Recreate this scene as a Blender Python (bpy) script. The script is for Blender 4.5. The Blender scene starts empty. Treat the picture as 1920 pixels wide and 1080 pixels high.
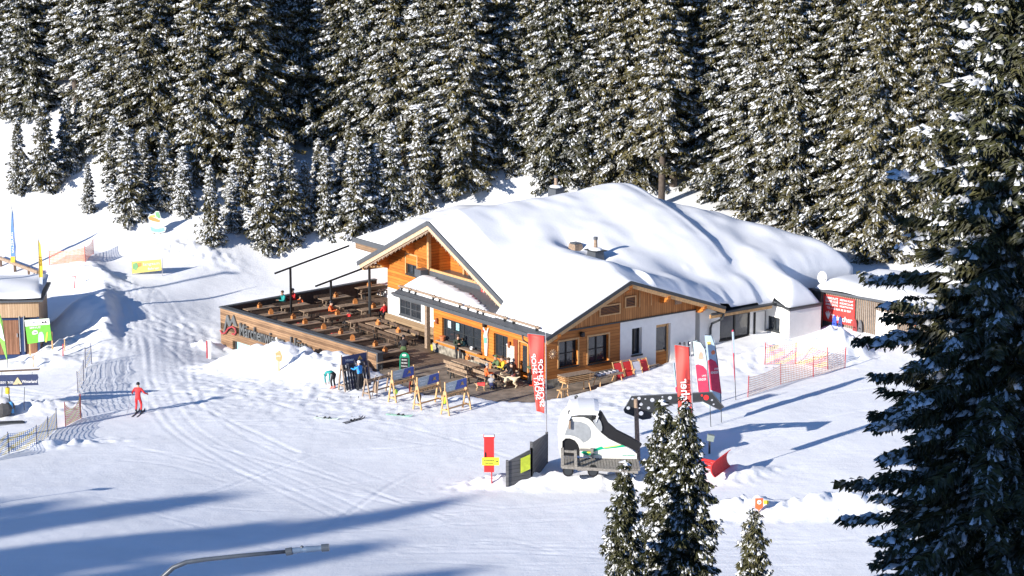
import bpy, bmesh, math, random
import numpy as np
from mathutils import Vector, Matrix, Euler
rng = random.Random(7)
S = bpy.context.scene
R = math.radians
# ------------------------------------------------------------------ camera, sky, sun, exposure
F_PX, DEP, CAM_H = 4267.0, R(11.8), 33.2
cam_d = bpy.data.cameras.new('camera'); cam = bpy.data.objects.new('camera', cam_d)
S.collection.objects.link(cam); S.camera = cam
cam.location = (0, 0, CAM_H); cam.rotation_euler = (math.pi/2 - DEP, 0, 0)
cam_d.sensor_width = 36; cam_d.lens = F_PX/1920*36; cam_d.clip_end = 3000; cam_d.clip_start = 1
SUN_EL = R(19); SHX, SHY = 0.745, 0.667           # horizontal direction in which shadows fall
w = bpy.data.worlds.new('World'); S.world = w; w.use_nodes = True
nt = w.node_tree; bg = nt.nodes['Background']
sky = nt.nodes.new('ShaderNodeTexSky'); sky.sky_type = 'NISHITA'; sky.sun_disc = False
sky.sun_elevation = SUN_EL; sky.sun_rotation = math.atan2(-SHX, -SHY)
sky.altitude = 1200; sky.air_density = 1.0; sky.dust_density = 0.1; sky.ozone_density = 6.0
nt.links.new(sky.outputs[0], bg.inputs[0]); bg.inputs[1].default_value = 0.095
sl = bpy.data.lights.new('sun', 'SUN'); sun = bpy.data.objects.new('sun', sl); S.collection.objects.link(sun)
sl.energy = 4.6; sl.angle = R(0.5); sl.color = (1.0, 0.93, 0.83)
sd = Vector((SHX*math.cos(SUN_EL), SHY*math.cos(SUN_EL), -math.sin(SUN_EL)))
sun.rotation_euler = sd.to_track_quat('-Z', 'Y').to_euler()
S.view_settings.view_transform = 'Standard'; S.view_settings.look = 'None'
S.view_settings.exposure = 0.80; S.view_settings.gamma = 1; S.view_settings.use_curve_mapping = False

# ------------------------------------------------------------------ survey helpers (photo pixel -> place in the world)
_c, _s = math.cos(DEP), math.sin(DEP)
def ray(x, y):
    a = (x-960)/F_PX; b = (540-y)/F_PX
    return np.array([a, _c + b*_s, -_s + b*_c])
def at(x, y, z):
    d = ray(x, y); t = (z-CAM_H)/d[2]; return Vector((d[0]*t, d[1]*t, z))
def fr(x, y, Y):
    d = ray(x, y); t = Y/d[1]; return Vector((d[0]*t, Y, CAM_H + d[2]*t))
HA = R(-54)
U = Vector((math.cos(HA), math.sin(HA), 0)); V = Vector((-U.y, U.x, 0))
O = Vector((2.0093, 129.9525, 0))
def W(u, v, z=0): return O + U*u + V*v + Vector((0, 0, z))
def UV(p): d = Vector(p) - O; return d.dot(U), d.dot(V)

# ------------------------------------------------------------------ materials
MATS = {}
def newmat(name):
    m = bpy.data.materials.new(name); m.use_nodes = True; MATS[name] = m
    return m, m.node_tree, m.node_tree.nodes['Principled BSDF']
def mat(name, col, rough=0.6, var=0.15, scale=6.0, bump=0.0, bscale=30, metal=0.0, spec=0.4, emit=None):
    m, nt, b = newmat(name)
    N = nt.nodes; L = nt.links
    tc = N.new('ShaderNodeTexCoord'); no = N.new('ShaderNodeTexNoise'); no.inputs['Scale'].default_value = scale
    no.inputs['Detail'].default_value = 5; L.new(tc.outputs['Object'], no.inputs['Vector'])
    mr = N.new('ShaderNodeMapRange'); mr.inputs[1].default_value = .3; mr.inputs[2].default_value = .7
    mr.inputs[3].default_value = 1-var; mr.inputs[4].default_value = 1+var
    L.new(no.outputs[0], mr.inputs[0])
    mx = N.new('ShaderNodeMix'); mx.data_type = 'RGBA'; mx.blend_type = 'MULTIPLY'; mx.inputs[0].default_value = 1
    mx.inputs[6].default_value = (*col, 1); L.new(mr.outputs[0], mx.inputs[7]); L.new(mx.outputs[2], b.inputs['Base Color'])
    b.inputs['Roughness'].default_value = rough; b.inputs['Metallic'].default_value = metal
    b.inputs['Specular IOR Level'].default_value = spec
    if bump:
        n2 = N.new('ShaderNodeTexNoise'); n2.inputs['Scale'].default_value = bscale; n2.inputs['Detail'].default_value = 6
        L.new(tc.outputs['Object'], n2.inputs['Vector'])
        bp = N.new('ShaderNodeBump'); bp.inputs['Strength'].default_value = bump; bp.inputs['Distance'].default_value = 0.05
        L.new(n2.outputs[0], bp.inputs['Height']); L.new(bp.outputs[0], b.inputs['Normal'])
    return m
def planks(name, c1, c2, seam, axis='Z', width=0.18, grain=(2, 2, 30), rough=0.65, stain=0.35):
    """boards: one tone per board, dark seams, streaky grain"""
    m, nt, b = newmat(name); N = nt.nodes; L = nt.links
    tc = N.new('ShaderNodeTexCoord'); sp = N.new('ShaderNodeSeparateXYZ'); L.new(tc.outputs['Object'], sp.inputs[0])
    src = sp.outputs['XYZ'.index(axis)]
    if axis == 'X':     # boards side by side along both horizontal axes
        ad = N.new('ShaderNodeMath'); ad.operation = 'ADD'; L.new(sp.outputs[0], ad.inputs[0]); L.new(sp.outputs[1], ad.inputs[1]); src = ad.outputs[0]
    dv = N.new('ShaderNodeMath'); dv.operation = 'DIVIDE'; dv.inputs[1].default_value = width; L.new(src, dv.inputs[0])
    fl = N.new('ShaderNodeMath'); fl.operation = 'FLOOR'; L.new(dv.outputs[0], fl.inputs[0])
    fc = N.new('ShaderNodeMath'); fc.operation = 'FRACT'; L.new(dv.outputs[0], fc.inputs[0])
    wn = N.new('ShaderNodeTexWhiteNoise'); wn.noise_dimensions = '1D'; L.new(fl.outputs[0], wn.inputs['W'])
    mp = N.new('ShaderNodeMapping'); mp.inputs['Scale'].default_value = grain; L.new(tc.outputs['Object'], mp.inputs[0])
    no = N.new('ShaderNodeTexNoise'); no.inputs['Scale'].default_value = 1.6; no.inputs['Detail'].default_value = 6; L.new(mp.outputs[0], no.inputs['Vector'])
    big = N.new('ShaderNodeTexNoise'); big.inputs['Scale'].default_value = .5; big.inputs['Detail'].default_value = 3; L.new(tc.outputs['Object'], big.inputs['Vector'])
    a1 = N.new('ShaderNodeMath'); a1.operation = 'MULTIPLY_ADD'; a1.inputs[1].default_value = 0.45; L.new(wn.outputs[0], a1.inputs[0]); 
    m2 = N.new('ShaderNodeMath'); m2.operation = 'MULTIPLY_ADD'; m2.inputs[1].default_value = 1.3; m2.inputs[2].default_value = -0.45; L.new(no.outputs[0], m2.inputs[0])
    L.new(m2.outputs[0], a1.inputs[2])
    a3 = N.new('ShaderNodeMath'); a3.operation = 'MULTIPLY_ADD'; a3.inputs[1].default_value = stain*2; a3.use_clamp = True
    bo = N.new('ShaderNodeMath'); bo.operation = 'SUBTRACT'; bo.inputs[1].default_value = .5; L.new(big.outputs[0], bo.inputs[0])
    L.new(bo.outputs[0], a3.inputs[0]); L.new(a1.outputs[0], a3.inputs[2])
    mx = N.new('ShaderNodeMix'); mx.data_type = 'RGBA'; mx.inputs[6].default_value = (*c1, 1); mx.inputs[7].default_value = (*c2, 1)
    L.new(a3.outputs[0], mx.inputs[0])
    lt = N.new('ShaderNodeMath'); lt.operation = 'LESS_THAN'; lt.inputs[1].default_value = .09; L.new(fc.outputs[0], lt.inputs[0])
    m3 = N.new('ShaderNodeMix'); m3.data_type = 'RGBA'; m3.inputs[7].default_value = (*seam, 1)
    L.new(lt.outputs[0], m3.inputs[0]); L.new(mx.outputs[2], m3.inputs[6]); L.new(m3.outputs[2], b.inputs['Base Color'])
    b.inputs['Roughness'].default_value = rough; b.inputs['Specular IOR Level'].default_value = .25
    return m
def net_mat(name, c1, c2, cell=0.11, stripe=0.0, fill=0.34, ax='X'):
    """safety netting: coloured cords, open cells"""
    m, nt, b = newmat(name); N = nt.nodes; L = nt.links
    tc = N.new('ShaderNodeUVMap'); sp = N.new('ShaderNodeSeparateXYZ'); L.new(tc.outputs[0], sp.inputs[0])
    def grid(o, f):
        d = N.new('ShaderNodeMath'); d.operation = 'DIVIDE'; d.inputs[1].default_value = cell; L.new(o, d.inputs[0])
        r = N.new('ShaderNodeMath'); r.operation = 'FRACT'; L.new(d.outputs[0], r.inputs[0])
        l = N.new('ShaderNodeMath'); l.operation = 'LESS_THAN'; l.inputs[1].default_value = f; L.new(r.outputs[0], l.inputs[0]); return l.outputs[0]
    mxm = N.new('ShaderNodeMath'); mxm.operation = 'MAXIMUM'; L.new(grid(sp.outputs[0], fill), mxm.inputs[0]); L.new(grid(sp.outputs[1], fill*.8), mxm.inputs[1])
    tr = N.new('ShaderNodeBsdfTransparent'); ms = N.new('ShaderNodeMixShader'); L.new(mxm.outputs[0], ms.inputs[0])
    L.new(tr.outputs[0], ms.inputs[1]); L.new(b.outputs[0], ms.inputs[2]); L.new(ms.outputs[0], N['Material Output'].inputs[0])
    b.inputs['Roughness'].default_value = .7
    cmx = N.new('ShaderNodeMix'); cmx.data_type = 'RGBA'; cmx.inputs[6].default_value = (*c1, 1); cmx.inputs[7].default_value = (*c2, 1)
    if stripe:
        ad = N.new('ShaderNodeMath'); ad.operation = 'MULTIPLY_ADD'; ad.inputs[1].default_value = -0.45 if ax == 'X' else 0.05; L.new(sp.outputs[0], ad.inputs[0]); L.new(sp.outputs[1], ad.inputs[2])
        d = N.new('ShaderNodeMath'); d.operation = 'DIVIDE'; d.inputs[1].default_value = stripe; L.new(ad.outputs[0], d.inputs[0])
        r = N.new('ShaderNodeMath'); r.operation = 'FRACT'; L.new(d.outputs[0], r.inputs[0])
        l = N.new('ShaderNodeMath'); l.operation = 'LESS_THAN'; l.inputs[1].default_value = .5; L.new(r.outputs[0], l.inputs[0]); L.new(l.outputs[0], cmx.inputs[0])
    L.new(cmx.outputs[2], b.inputs['Base Color'])
    return m
def glass_mat(name, col, rough=.05):
    m, nt, b = newmat(name); N = nt.nodes; L = nt.links
    tc = N.new('ShaderNodeTexCoord'); no = N.new('ShaderNodeTexNoise'); no.inputs['Scale'].default_value = 2.5; no.inputs['Detail'].default_value = 3
    no.inputs['Distortion'].default_value = 1.2
    L.new(tc.outputs['Object'], no.inputs['Vector'])
    bp = N.new('ShaderNodeBump'); bp.inputs['Strength'].default_value = .08; bp.inputs['Distance'].default_value = .1; L.new(no.outputs[0], bp.inputs['Height']); L.new(bp.outputs[0], b.inputs['Normal'])
    cr = N.new('ShaderNodeMix'); cr.data_type = 'RGBA'; cr.inputs[6].default_value = (*col, 1); cr.inputs[7].default_value = (*[c*2.2 for c in col], 1)
    L.new(no.outputs[0], cr.inputs[0]); L.new(cr.outputs[2], b.inputs['Base Color'])
    b.inputs['Roughness'].default_value = rough; b.inputs['Specular IOR Level'].default_value = .9
    return m

def snow_mat(name, col=(.86, .88, .92), bump=.25, tracks=False):
    m, nt, b = newmat(name); N = nt.nodes; L = nt.links
    tc = N.new('ShaderNodeTexCoord')
    n1 = N.new('ShaderNodeTexNoise'); n1.inputs['Scale'].default_value = 7; n1.inputs['Detail'].default_value = 8; n1.inputs['Roughness'].default_value = .65
    L.new(tc.outputs['Object'], n1.inputs['Vector'])
    n2 = N.new('ShaderNodeTexNoise'); n2.inputs['Scale'].default_value = .35; n2.inputs['Detail'].default_value = 4; L.new(tc.outputs['Object'], n2.inputs['Vector'])
    mr = N.new('ShaderNodeMapRange'); mr.inputs[1].default_value = .35; mr.inputs[2].default_value = .65; mr.inputs[3].default_value = .955; mr.inputs[4].default_value = 1.03
    L.new(n2.outputs[0], mr.inputs[0])
    mx = N.new('ShaderNodeMix'); mx.data_type = 'RGBA'; mx.blend_type = 'MULTIPLY'; mx.inputs[0].default_value = 1; mx.inputs[6].default_value = (*col, 1)
    L.new(mr.outputs[0], mx.inputs[7]); L.new(mx.outputs[2], b.inputs['Base Color'])
    b.inputs['Roughness'].default_value = .75; b.inputs['Specular IOR Level'].default_value = .2
    h = n1.outputs[0]
    if tracks:
        at_ = N.new('ShaderNodeAttribute'); at_.attribute_name = 'groom'      # 1 on groomed piste
        # corduroy and ski scratches: stretched noises in two headings
        def streak(rot, sc, k):
            mp = N.new('ShaderNodeMapping'); mp.inputs['Rotation'].default_value = (0, 0, rot); mp.inputs['Scale'].default_value = sc
            L.new(tc.outputs['Object'], mp.inputs[0]); t = N.new('ShaderNodeTexNoise'); t.inputs['Scale'].default_value = 1; t.inputs['Detail'].default_value = 4
            t.inputs['Distortion'].default_value = .3
            L.new(mp.outputs[0], t.inputs['Vector'])
            q = N.new('ShaderNodeMath'); q.operation = 'MULTIPLY'; q.inputs[1].default_value = k; L.new(t.outputs[0], q.inputs[0]); return q.outputs[0]
        s1 = streak(.25, (.35, 9, 1), .55); s2 = streak(-.9, (.3, 8, 1), .7); s3 = streak(1.25, (.25, 6, 1), .6)
        a = N.new('ShaderNodeMath'); a.operation = 'ADD'; L.new(s1, a.inputs[0]); L.new(s2, a.inputs[1])
        a2 = N.new('ShaderNodeMath'); a2.operation = 'ADD'; L.new(a.outputs[0], a2.inputs[0]); L.new(s3, a2.inputs[1])
        g = N.new('ShaderNodeMath'); g.operation = 'MULTIPLY'; L.new(a2.outputs[0], g.inputs[0]); L.new(at_.outputs['Fac'], g.inputs[1])
        f = N.new('ShaderNodeMath'); f.operation = 'ADD'; L.new(g.outputs[0], f.inputs[0])
        n3 = N.new('ShaderNodeMath'); n3.operation = 'MULTIPLY'; n3.inputs[1].default_value = 1.15; L.new(h, n3.inputs[0]); L.new(n3.outputs[0], f.inputs[1]); h = f.outputs[0]
    bp = N.new('ShaderNodeBump'); bp.inputs['Strength'].default_value = bump; bp.inputs['Distance'].default_value = .08
    L.new(h, bp.inputs['Height']); L.new(bp.outputs[0], b.inputs['Normal'])
    return m

M_snow = snow_mat('ground_snow', bump=.25, tracks=True)
M_rsnow = snow_mat('roof_snow_mat', (.81, .83, .87), bump=.16)
M_tsnow = mat('tree_snow', (.84, .87, .92), .8, .05, 3)
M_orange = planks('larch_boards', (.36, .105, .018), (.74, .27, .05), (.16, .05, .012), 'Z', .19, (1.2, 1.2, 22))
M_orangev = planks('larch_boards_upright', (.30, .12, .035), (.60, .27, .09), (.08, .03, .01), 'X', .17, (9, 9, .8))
M_orange_shade = planks('larch_boards_shade_in_colour', (.30, .105, .025), (.55, .22, .06), (.14, .05, .015), 'Z', .19, (1.2, 1.2, 22))  # larch boards again, darkened in colour for the shaded gable side
M_oldwood = planks('weathered_boards', (.14, .085, .05), (.40, .27, .17), (.05, .03, .02), 'Z', .15, (1.4, 1.4, 20))
M_bench = planks('wall_bench_boards', (.22, .15, .09), (.36, .26, .16), (.10, .06, .035), 'Z', .16, (1.4, 1.4, 20))
M_deck = planks('deck_boards', (.11, .078, .058), (.29, .21, .155), (.03, .02, .015), 'Y', .15, (1, 12, 1))
M_beam = mat('light_beam', (.55, .32, .14), .6, .2, 8)
M_paleb = mat('pale_fascia_wood', (.55, .40, .27), .7, .25, 9)
M_white = mat('white_render', (.80, .79, .76), .8, .04, 3)
M_grey = mat('grey_sheet_metal', (.11, .12, .135), .45, .08, 3, metal=.3)
M_dark = mat('anthracite_frame', (.035, .04, .045), .4, .1)
M_black = mat('black_paint', (.012, .012, .014), .5, .1)
M_glass = glass_mat('window_glass', (.018, .022, .028))
M_glassb = glass_mat('balcony_glass', (.22, .40, .42), .08)
M_stone = mat('field_stone', (.26, .24, .20), .9, .6, 3.5, .8, 5)
M_pave = mat('patio_paving', (.235, .19, .15), .85, .45, 1.3, .3, 12)
M_log = mat('grey_log', (.30, .22, .16), .8, .3, 10)
M_table = mat('table_wood', (.33, .235, .16), .7, .3, 7)
M_bdark = mat('bench_wood_dark', (.11, .072, .05), .7, .3, 7)
M_freshw = mat('fresh_timber', (.60, .36, .17), .6, .2, 9)
M_red = mat('red_fabric', (.72, .045, .045), .6, .08, 2)
M_redf = mat('flag_red', (.80, .085, .07), .6, .12, 1.2)
M_txtw = mat('white_print', (.85, .85, .85), .6, .02)
M_ndl = None

# ------------------------------------------------------------------ mesh builder
class MB:
    def __init__(s): s.v = []; s.f = []; s.m = []; s.mats = []; s.uv = {}
    def mi(s, m):
        if m not in s.mats: s.mats.append(m)
        return s.mats.index(m)
    def add(s, vs, fs, m, uvs=None):
        n = len(s.v); s.v += [tuple(v) for v in vs]; k = s.mi(m)
        for j, f in enumerate(fs):
            if uvs: s.uv[len(s.f)] = uvs[j]
            s.f.append([n+i for i in f]); s.m.append(k)
        return s
    def box(s, c, sz, m, rot=None, taper=1.0):
        hx, hy, hz = sz[0]/2, sz[1]/2, sz[2]/2
        vs = [Vector((x*hx*(taper if z > 0 else 1), y*hy*(taper if z > 0 else 1), z*hz)) for z in (-1, 1) for y in (-1, 1) for x in (-1, 1)]
        if rot is not None: vs = [rot @ v for v in vs]
        vs = [v + Vector(c) for v in vs]
        return s.add(vs, [(0, 2, 3, 1), (4, 5, 7, 6), (0, 1, 5, 4), (2, 6, 7, 3), (0, 4, 6, 2), (1, 3, 7, 5)], m)
    def bar(s, a, b, wd, ht, m, up=(0, 0, 1)):
        a = Vector(a); b = Vector(b); d = (b-a); L = d.length
        if L < 1e-5: return s
        d.normalize(); up = Vector(up)
        if abs(d.dot(up)) > .98: up = Vector((0, 1, 0))
        sd_ = d.cross(up).normalized(); u2 = sd_.cross(d)
        rot = Matrix((sd_, d, u2)).transposed()
        return s.box((a+b)/2, (wd, L, ht), m, rot)
    def tube(s, pts, r, m, n=8, cap=True):
        pts = [Vector(p) for p in pts]; rr = r if isinstance(r, (list, tuple)) else [r]*len(pts)
        vs = []; fs = []
        for i, p in enumerate(pts):
            d = (pts[min(i+1, len(pts)-1)] - pts[max(i-1, 0)]).normalized()
            x = d.orthogonal().normalized() if i == 0 else (x - d*x.dot(d)).normalized()
            y = d.cross(x)
            for k in range(n):
                a = 2*math.pi*k/n; vs.append(p + (x*math.cos(a) + y*math.sin(a))*rr[i])
        for i in range(len(pts)-1):
            for k in range(n):
                fs.append((i*n+k, i*n+(k+1) % n, (i+1)*n+(k+1) % n, (i+1)*n+k))
        if cap: fs.append(tuple(range(n))[::-1]); fs.append(tuple((len(pts)-1)*n+k for k in range(n)))
        return s.add(vs, fs, m)
    def ball(s, c, r, m, nu=12, nv=8, sc=(1, 1, 1)):
        vs = []; fs = []
        for j in range(nv+1):
            th = math.pi*j/nv
            for i in range(nu):
                ph = 2*math.pi*i/nu
                vs.append((c[0]+r*sc[0]*math.sin(th)*math.cos(ph), c[1]+r*sc[1]*math.sin(th)*math.sin(ph), c[2]+r*sc[2]*math.cos(th)))
        for j in range(nv):
            for i in range(nu): fs.append((j*nu+i, (j+1)*nu+i, (j+1)*nu+(i+1) % nu, j*nu+(i+1) % nu))
        return s.add(vs, fs, m)
    def prism(s, poly, off, m, m2=None):
        """poly: list of 3D points (planar); extruded by vector off"""
        n = len(poly); off = Vector(off); vs = [Vector(p) for p in poly] + [Vector(p)+off for p in poly]
        s.add(vs, [tuple(range(n))], m); 
        s.add(vs, [tuple(range(2*n-1, n-1, -1))] + [(i, i+n, (i+1) % n + n, (i+1) % n) for i in range(n)], m2 or m)
        return s
    def quad(s, a, b, c, d, m, uvs=None): return s.add([a, b, c, d], [(0, 1, 2, 3)], m, [uvs] if uvs else None)
    def build(s, name, parent=None, loc=None, smooth=False, label=None):
        me = bpy.data.meshes.new(name); me.from_pydata(s.v, [], s.f); me.update()
        for m in s.mats: me.materials.append(m)
        me.polygons.foreach_set('material_index', s.m)
        if s.uv:
            ul = me.uv_layers.new(name='UVMap')
            for fi, uu in s.uv.items():
                p = me.polygons[fi]
                for k, li in enumerate(p.loop_indices): ul.data[li].uv = uu[k]
        if smooth: me.polygons.foreach_set('use_smooth', [True]*len(me.polygons))
        o = bpy.data.objects.new(name, me); S.collection.objects.link(o)
        if parent: o.parent = parent
        if loc is not None: o.location = loc
        if label: o['label'] = label
        return o
def tag(o, label=None, cat=None, group=None, kind=None):
    if label: o['label'] = label
    if cat: o['category'] = cat
    if group: o['group'] = group
    if kind: o['kind'] = kind
    return o
def thing(name, loc, label, cat, rz=0, group=None):
    o = bpy.data.objects.new(name, None); S.collection.objects.link(o); o.location = loc; o.rotation_euler = (0, 0, rz)
    o.empty_display_size = .3
    return tag(o, label, cat, group)
KIDS = {}
def copy_tree(o, loc, rz, label, parent=None, sc=None):
    c = o.copy(); S.collection.objects.link(c)
    if parent: c.parent = parent
    else:
        c.location = loc; c.rotation_euler = (0, 0, rz)
        if label: c['label'] = label
        if sc: c.scale = sc
    for ch in list(o.children): copy_tree(ch, None, 0, None, c)
    return c
def text_mb(mb, s, size, m, origin, xdir, ydir, depth=.01, mirror=False, align='CENTER', wscale=1.0, offs=0.0):
    cu = bpy.data.curves.new('t', 'FONT'); cu.body = s; cu.size = size; cu.align_x = align; cu.align_y = 'CENTER'
    cu.extrude = depth; cu.offset = offs; cu.resolution_u = 3
    to = bpy.data.objects.new('t', cu); S.collection.objects.link(to)
    me = bpy.data.meshes.new_from_object(to.evaluated_get(bpy.context.evaluated_depsgraph_get()))
    bpy.data.objects.remove(to); bpy.data.curves.remove(cu)
    x = Vector(xdir).normalized(); y = Vector(ydir).normalized(); z = x.cross(y)
    vs = [Vector(origin) + x*(v.co.x*wscale*(-1 if mirror else 1)) + y*v.co.y + z*v.co.z for v in me.vertices]
    mb.add(vs, [tuple(p.vertices) for p in me.polygons], m); bpy.data.meshes.remove(me)
    return mb

# ------------------------------------------------------------------ terrain
def tps_fit(P, z):
    n = len(P); d = np.linalg.norm(P[:, None]-P[None], axis=2); K = np.where(d > 0, d*d*np.log(d+1e-9), 0) + np.eye(n)*14.0
    Q = np.hstack([np.ones((n, 1)), P]); A = np.zeros((n+3, n+3)); A[:n, :n] = K; A[:n, n:] = Q; A[n:, :n] = Q.T
    return np.linalg.solve(A, np.concatenate([z, np.zeros(3)]))
CP = []
O_, U_, V_ = O, U, V
def cp(x, y, z): p = at(x, y, z); CP.append((p.x, p.y, z))
for a in ((0,1080,2.3),(480,1080,1.4),(960,1080,.5),(1440,1080,.2),(1920,1080,.3),(0,930,1.0),(480,930,.35),(960,930,0),(1440,930,.1),(1900,930,.3),
          (260,778,-.1),(0,800,-.4),(600,800,0),(1000,850,0),(1300,830,.3),(1500,760,.5),(1600,700,.7),(1900,700,1),(850,760,0),(700,740,-.1),
          (1440,645,.9),(1560,640,.9),(1700,630,1.2),(300,640,-.7),(180,640,-.3),(250,560,.7),(160,590,.3),(150,540,1.0),(0,660,-1.7),(76,655,-1.6),(60,720,-.9),(170,470,2.0),
          (0,430,2.6),(300,490,1.6),(400,560,0),(350,520,1.2),(420,672,-2.0),(520,690,-.9),(640,712,-.2),(500,500,1.0),(560,480,1.6),(620,460,2.2),(400,460,2.6),(200,430,3.2),
          (0,260,7.5),(100,340,5.2),(0,350,5.0),(165,396,4.0),(240,410,3.8),(650,430,3.2),(150,225,9.5),(960,322,7.0),(820,390,4.6),(1240,388,5.4),(1410,440,3.9),(1620,480,3.2),(1570,450,3.8),(1900,450,5)):
    cp(*a)
CPW = [(-27.5,-4,-1.0),(-28.5,0,0),(-29,6.5,.7),(-31,12,1.6),(-34,2,.2),(-33,-4,-.6),(-31,20,3.6),(-22,21,3.6),(-15,28,3.6),(-5,29,3.2),(3,29,2.6),(5,22,1.2)]
for X in (-60, -20, 20, 60):
    CP += [(X, 205+abs(X)*.1, 15.5), (X, 240, 36), (X, 300, 70), (X, 70, 3.5), (X, 40, 14), (X, 5, 30.5), (X, -40, 40)]
for Y in (110, 150): CP += [(-90, Y, 4), (90, Y, 4)]
for a, b, c_ in CPW:
    p = O_ + U_*a + V_*b; CP.append((p[0], p[1], c_))
CP = np.array(CP); tp = tps_fit(CP[:, :2], CP[:, 2])
def hbase(X, Y):
    X = np.asarray(X, float); Y = np.asarray(Y, float); out = tp[-3] + tp[-2]*X + tp[-1]*Y
    for (a, b), c_ in zip(CP[:, :2], tp[:-3]):
        r2 = (X-a)**2 + (Y-b)**2 + 1e-9; out = out + c_*.5*r2*np.log(r2)
    far = np.clip((np.hypot(X, Y-140)-170)/120, 0, 1)
    return out*(1-far) + far*(20+.18*np.clip(Y, -200, 400))
# bumps: banks and shovelled heaps (centre, radius along, radius across, heading, height, lumpiness)
def vnoise(X, Y, s, seed=0):
    x = X*s + seed*17.3; y = Y*s + seed*9.1
    xi = np.floor(x); yi = np.floor(y); fx = x-xi; fy = y-yi
    def h(a, b): q = np.sin(a*127.1 + b*311.7 + seed*74.7)*43758.5453; return q - np.floor(q)
    fx = fx*fx*(3-2*fx); fy = fy*fy*(3-2*fy)
    return (h(xi, yi)*(1-fx) + h(xi+1, yi)*fx)*(1-fy) + (h(xi, yi+1)*(1-fx) + h(xi+1, yi+1)*fx)*fy
BUMPS = []
def bump(x, y, z, ra, rb, ang, h, lump): p = at(x, y, z); BUMPS.append((p.x, p.y, ra, rb, R(ang), h, lump))
bump(560, 700, -.6, 5.0, 1.9, -44, 1.35, .6); bump(200, 600, -.2, 4.5, .6, 100, .45, .35); bump(150, 520, 1.2, 4.0, .6, 150, .4, .3); bump(470, 705, -1.2, 3.0, 1.6, -30, .75, .5); bump(650, 690, -.1, 2.0, 1.0, -45, .55, .5)
bump(1460, 668, .7, 2.6, 1.0, 25, .75, .5); bump(1560, 665, .8, 1.9, 1.3, 20, 1.5, .7); bump(1390, 690, .5, 2.2, .8, 35, .35, .3)
bump(930, 905, 0, 1.8, .8, 25, .32, .5); bump(1010, 905, 0, 2.4, .55, 10, .3, .5); bump(1150, 908, 0, 4.4, .7, 2, .5, .5)
bump(1370, 890, .2, 1.8, .6, 20, .35, .6)
bump(1490, 955, .2, 3.6, 1.0, 6, .5, .5); bump(1400, 950, .2, 1.4, .8, 0, .4, .7); bump(1580, 950, .2, 2, .9, 10, .45, .5)
bump(50, 680, -.8, 3.2, 1.0, 15, .6, .4); bump(130, 655, -1.1, 2.5, 1.0, 20, .4, .4); bump(60, 770, -.5, 2.6, .9, 10, .5, .6)
bump(60, 850, -.2, 3.2, .5, 20, .25, .6); bump(135, 625, -.9, 2.4, 1.2, 50, .8, .12); bump(160, 585, .3, 2.4, 1.2, 80, .5, .12); bump(165, 555, -.4, 4.5, 1.3, 110, .6, .15); bump(190, 640, -1.2, 3.0, .9, 100, .35, .4)
bump(350, 520, .3, 2.5, 1.0, -10, .25, .5); bump(385, 665, -1.9, .9, .6, 0, .35, .6); bump(900, 350, 6.5, 6, 2.5, 10, .7, 0)
def seg_d(X, Y, a, b):
    ax, ay = a; bx, by = b; dx, dy = bx-ax, by-ay; t = np.clip(((X-ax)*dx + (Y-ay)*dy)/(dx*dx+dy*dy+1e-9), 0, 1)
    return np.hypot(X-ax-t*dx, Y-ay-t*dy)
def inpoly(X, Y, poly):
    ins = np.zeros(np.shape(X), bool); n = len(poly)
    for i in range(n):
        x1, y1 = poly[i]; x2, y2 = poly[(i+1) % n]
        c_ = ((y1 > Y) != (y2 > Y)) & (X < (x2-x1)*(Y-y1)/((y2-y1) if abs(y2-y1) > 1e-9 else 1e-9) + x1); ins ^= c_
    return ins
def sdist(X, Y, poly):
    d = np.full(np.shape(X), 1e9)
    for i in range(len(poly)): d = np.minimum(d, seg_d(X, Y, poly[i], poly[(i+1) % len(poly)]))
    return np.where(inpoly(X, Y, poly), -d, d)
T_A, T_B, T_C = W(-26.9, -6.9), W(-9.75, -5.6), W(-28.7, 6.4)     # corners of the terrace wall
def xy(p): return (p[0], p[1])
TERR = [xy(T_A), xy(T_B), xy(W(-9.3, 3)), xy(W(-18, 8)), xy(T_C)]
PATIO = [xy(T_B), xy(at(740, 716, 0)), xy(at(800, 742, 0)), xy(at(872, 741, 0)), xy(at(930, 753, 0)), xy(at(1000, 757, 0)), xy(at(1050, 751, 0)), xy(at(1110, 737, 0)), xy(at(1170, 717, 0)), xy(at(1215, 703, 0)), xy(at(1262, 690, 0)), xy(W(-.5, 12)), xy(W(-3, 3)), xy(W(-9.3, 3))]
HOUSE = [xy(W(-19.7, 1.7)), xy(W(-12, 1.7)), xy(W(-11.8, 0)), xy(W(0, 0)), xy(W(0, 11.4)), xy(W(-.4, 17.6)), xy(W(1.8, 17.6)), xy(W(1.8, 26)), xy(W(-15, 26)), xy(W(-22.5, 18)), xy(W(-22.5, 6.2))]
TRK = []       # ski tracks: list of polylines with groove depth/width
def track(pts, dep=.05, wd=.10):
    P_ = []
    for (x, y) in pts:
        z = 0
        for _ in range(6): p = at(x, y, z); z = float(hbase(p.x, p.y))
        P_.append((p.x, p.y))
    # smooth polyline (Catmull)
    Q = []
    for i in range(len(P_)-1):
        p0 = P_[max(i-1, 0)]; p1 = P_[i]; p2 = P_[i+1]; p3 = P_[min(i+2, len(P_)-1)]
        for k in range(5):
            t = k/5; Q.append(tuple(.5*((2*p1[j]) + (-p0[j]+p2[j])*t + (2*p0[j]-5*p1[j]+4*p2[j]-p3[j])*t*t + (-p0[j]+3*p1[j]-3*p2[j]+p3[j])*t**3) for j in (0, 1)))
    Q.append(P_[-1]); TRK.append((Q, dep, wd))
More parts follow.
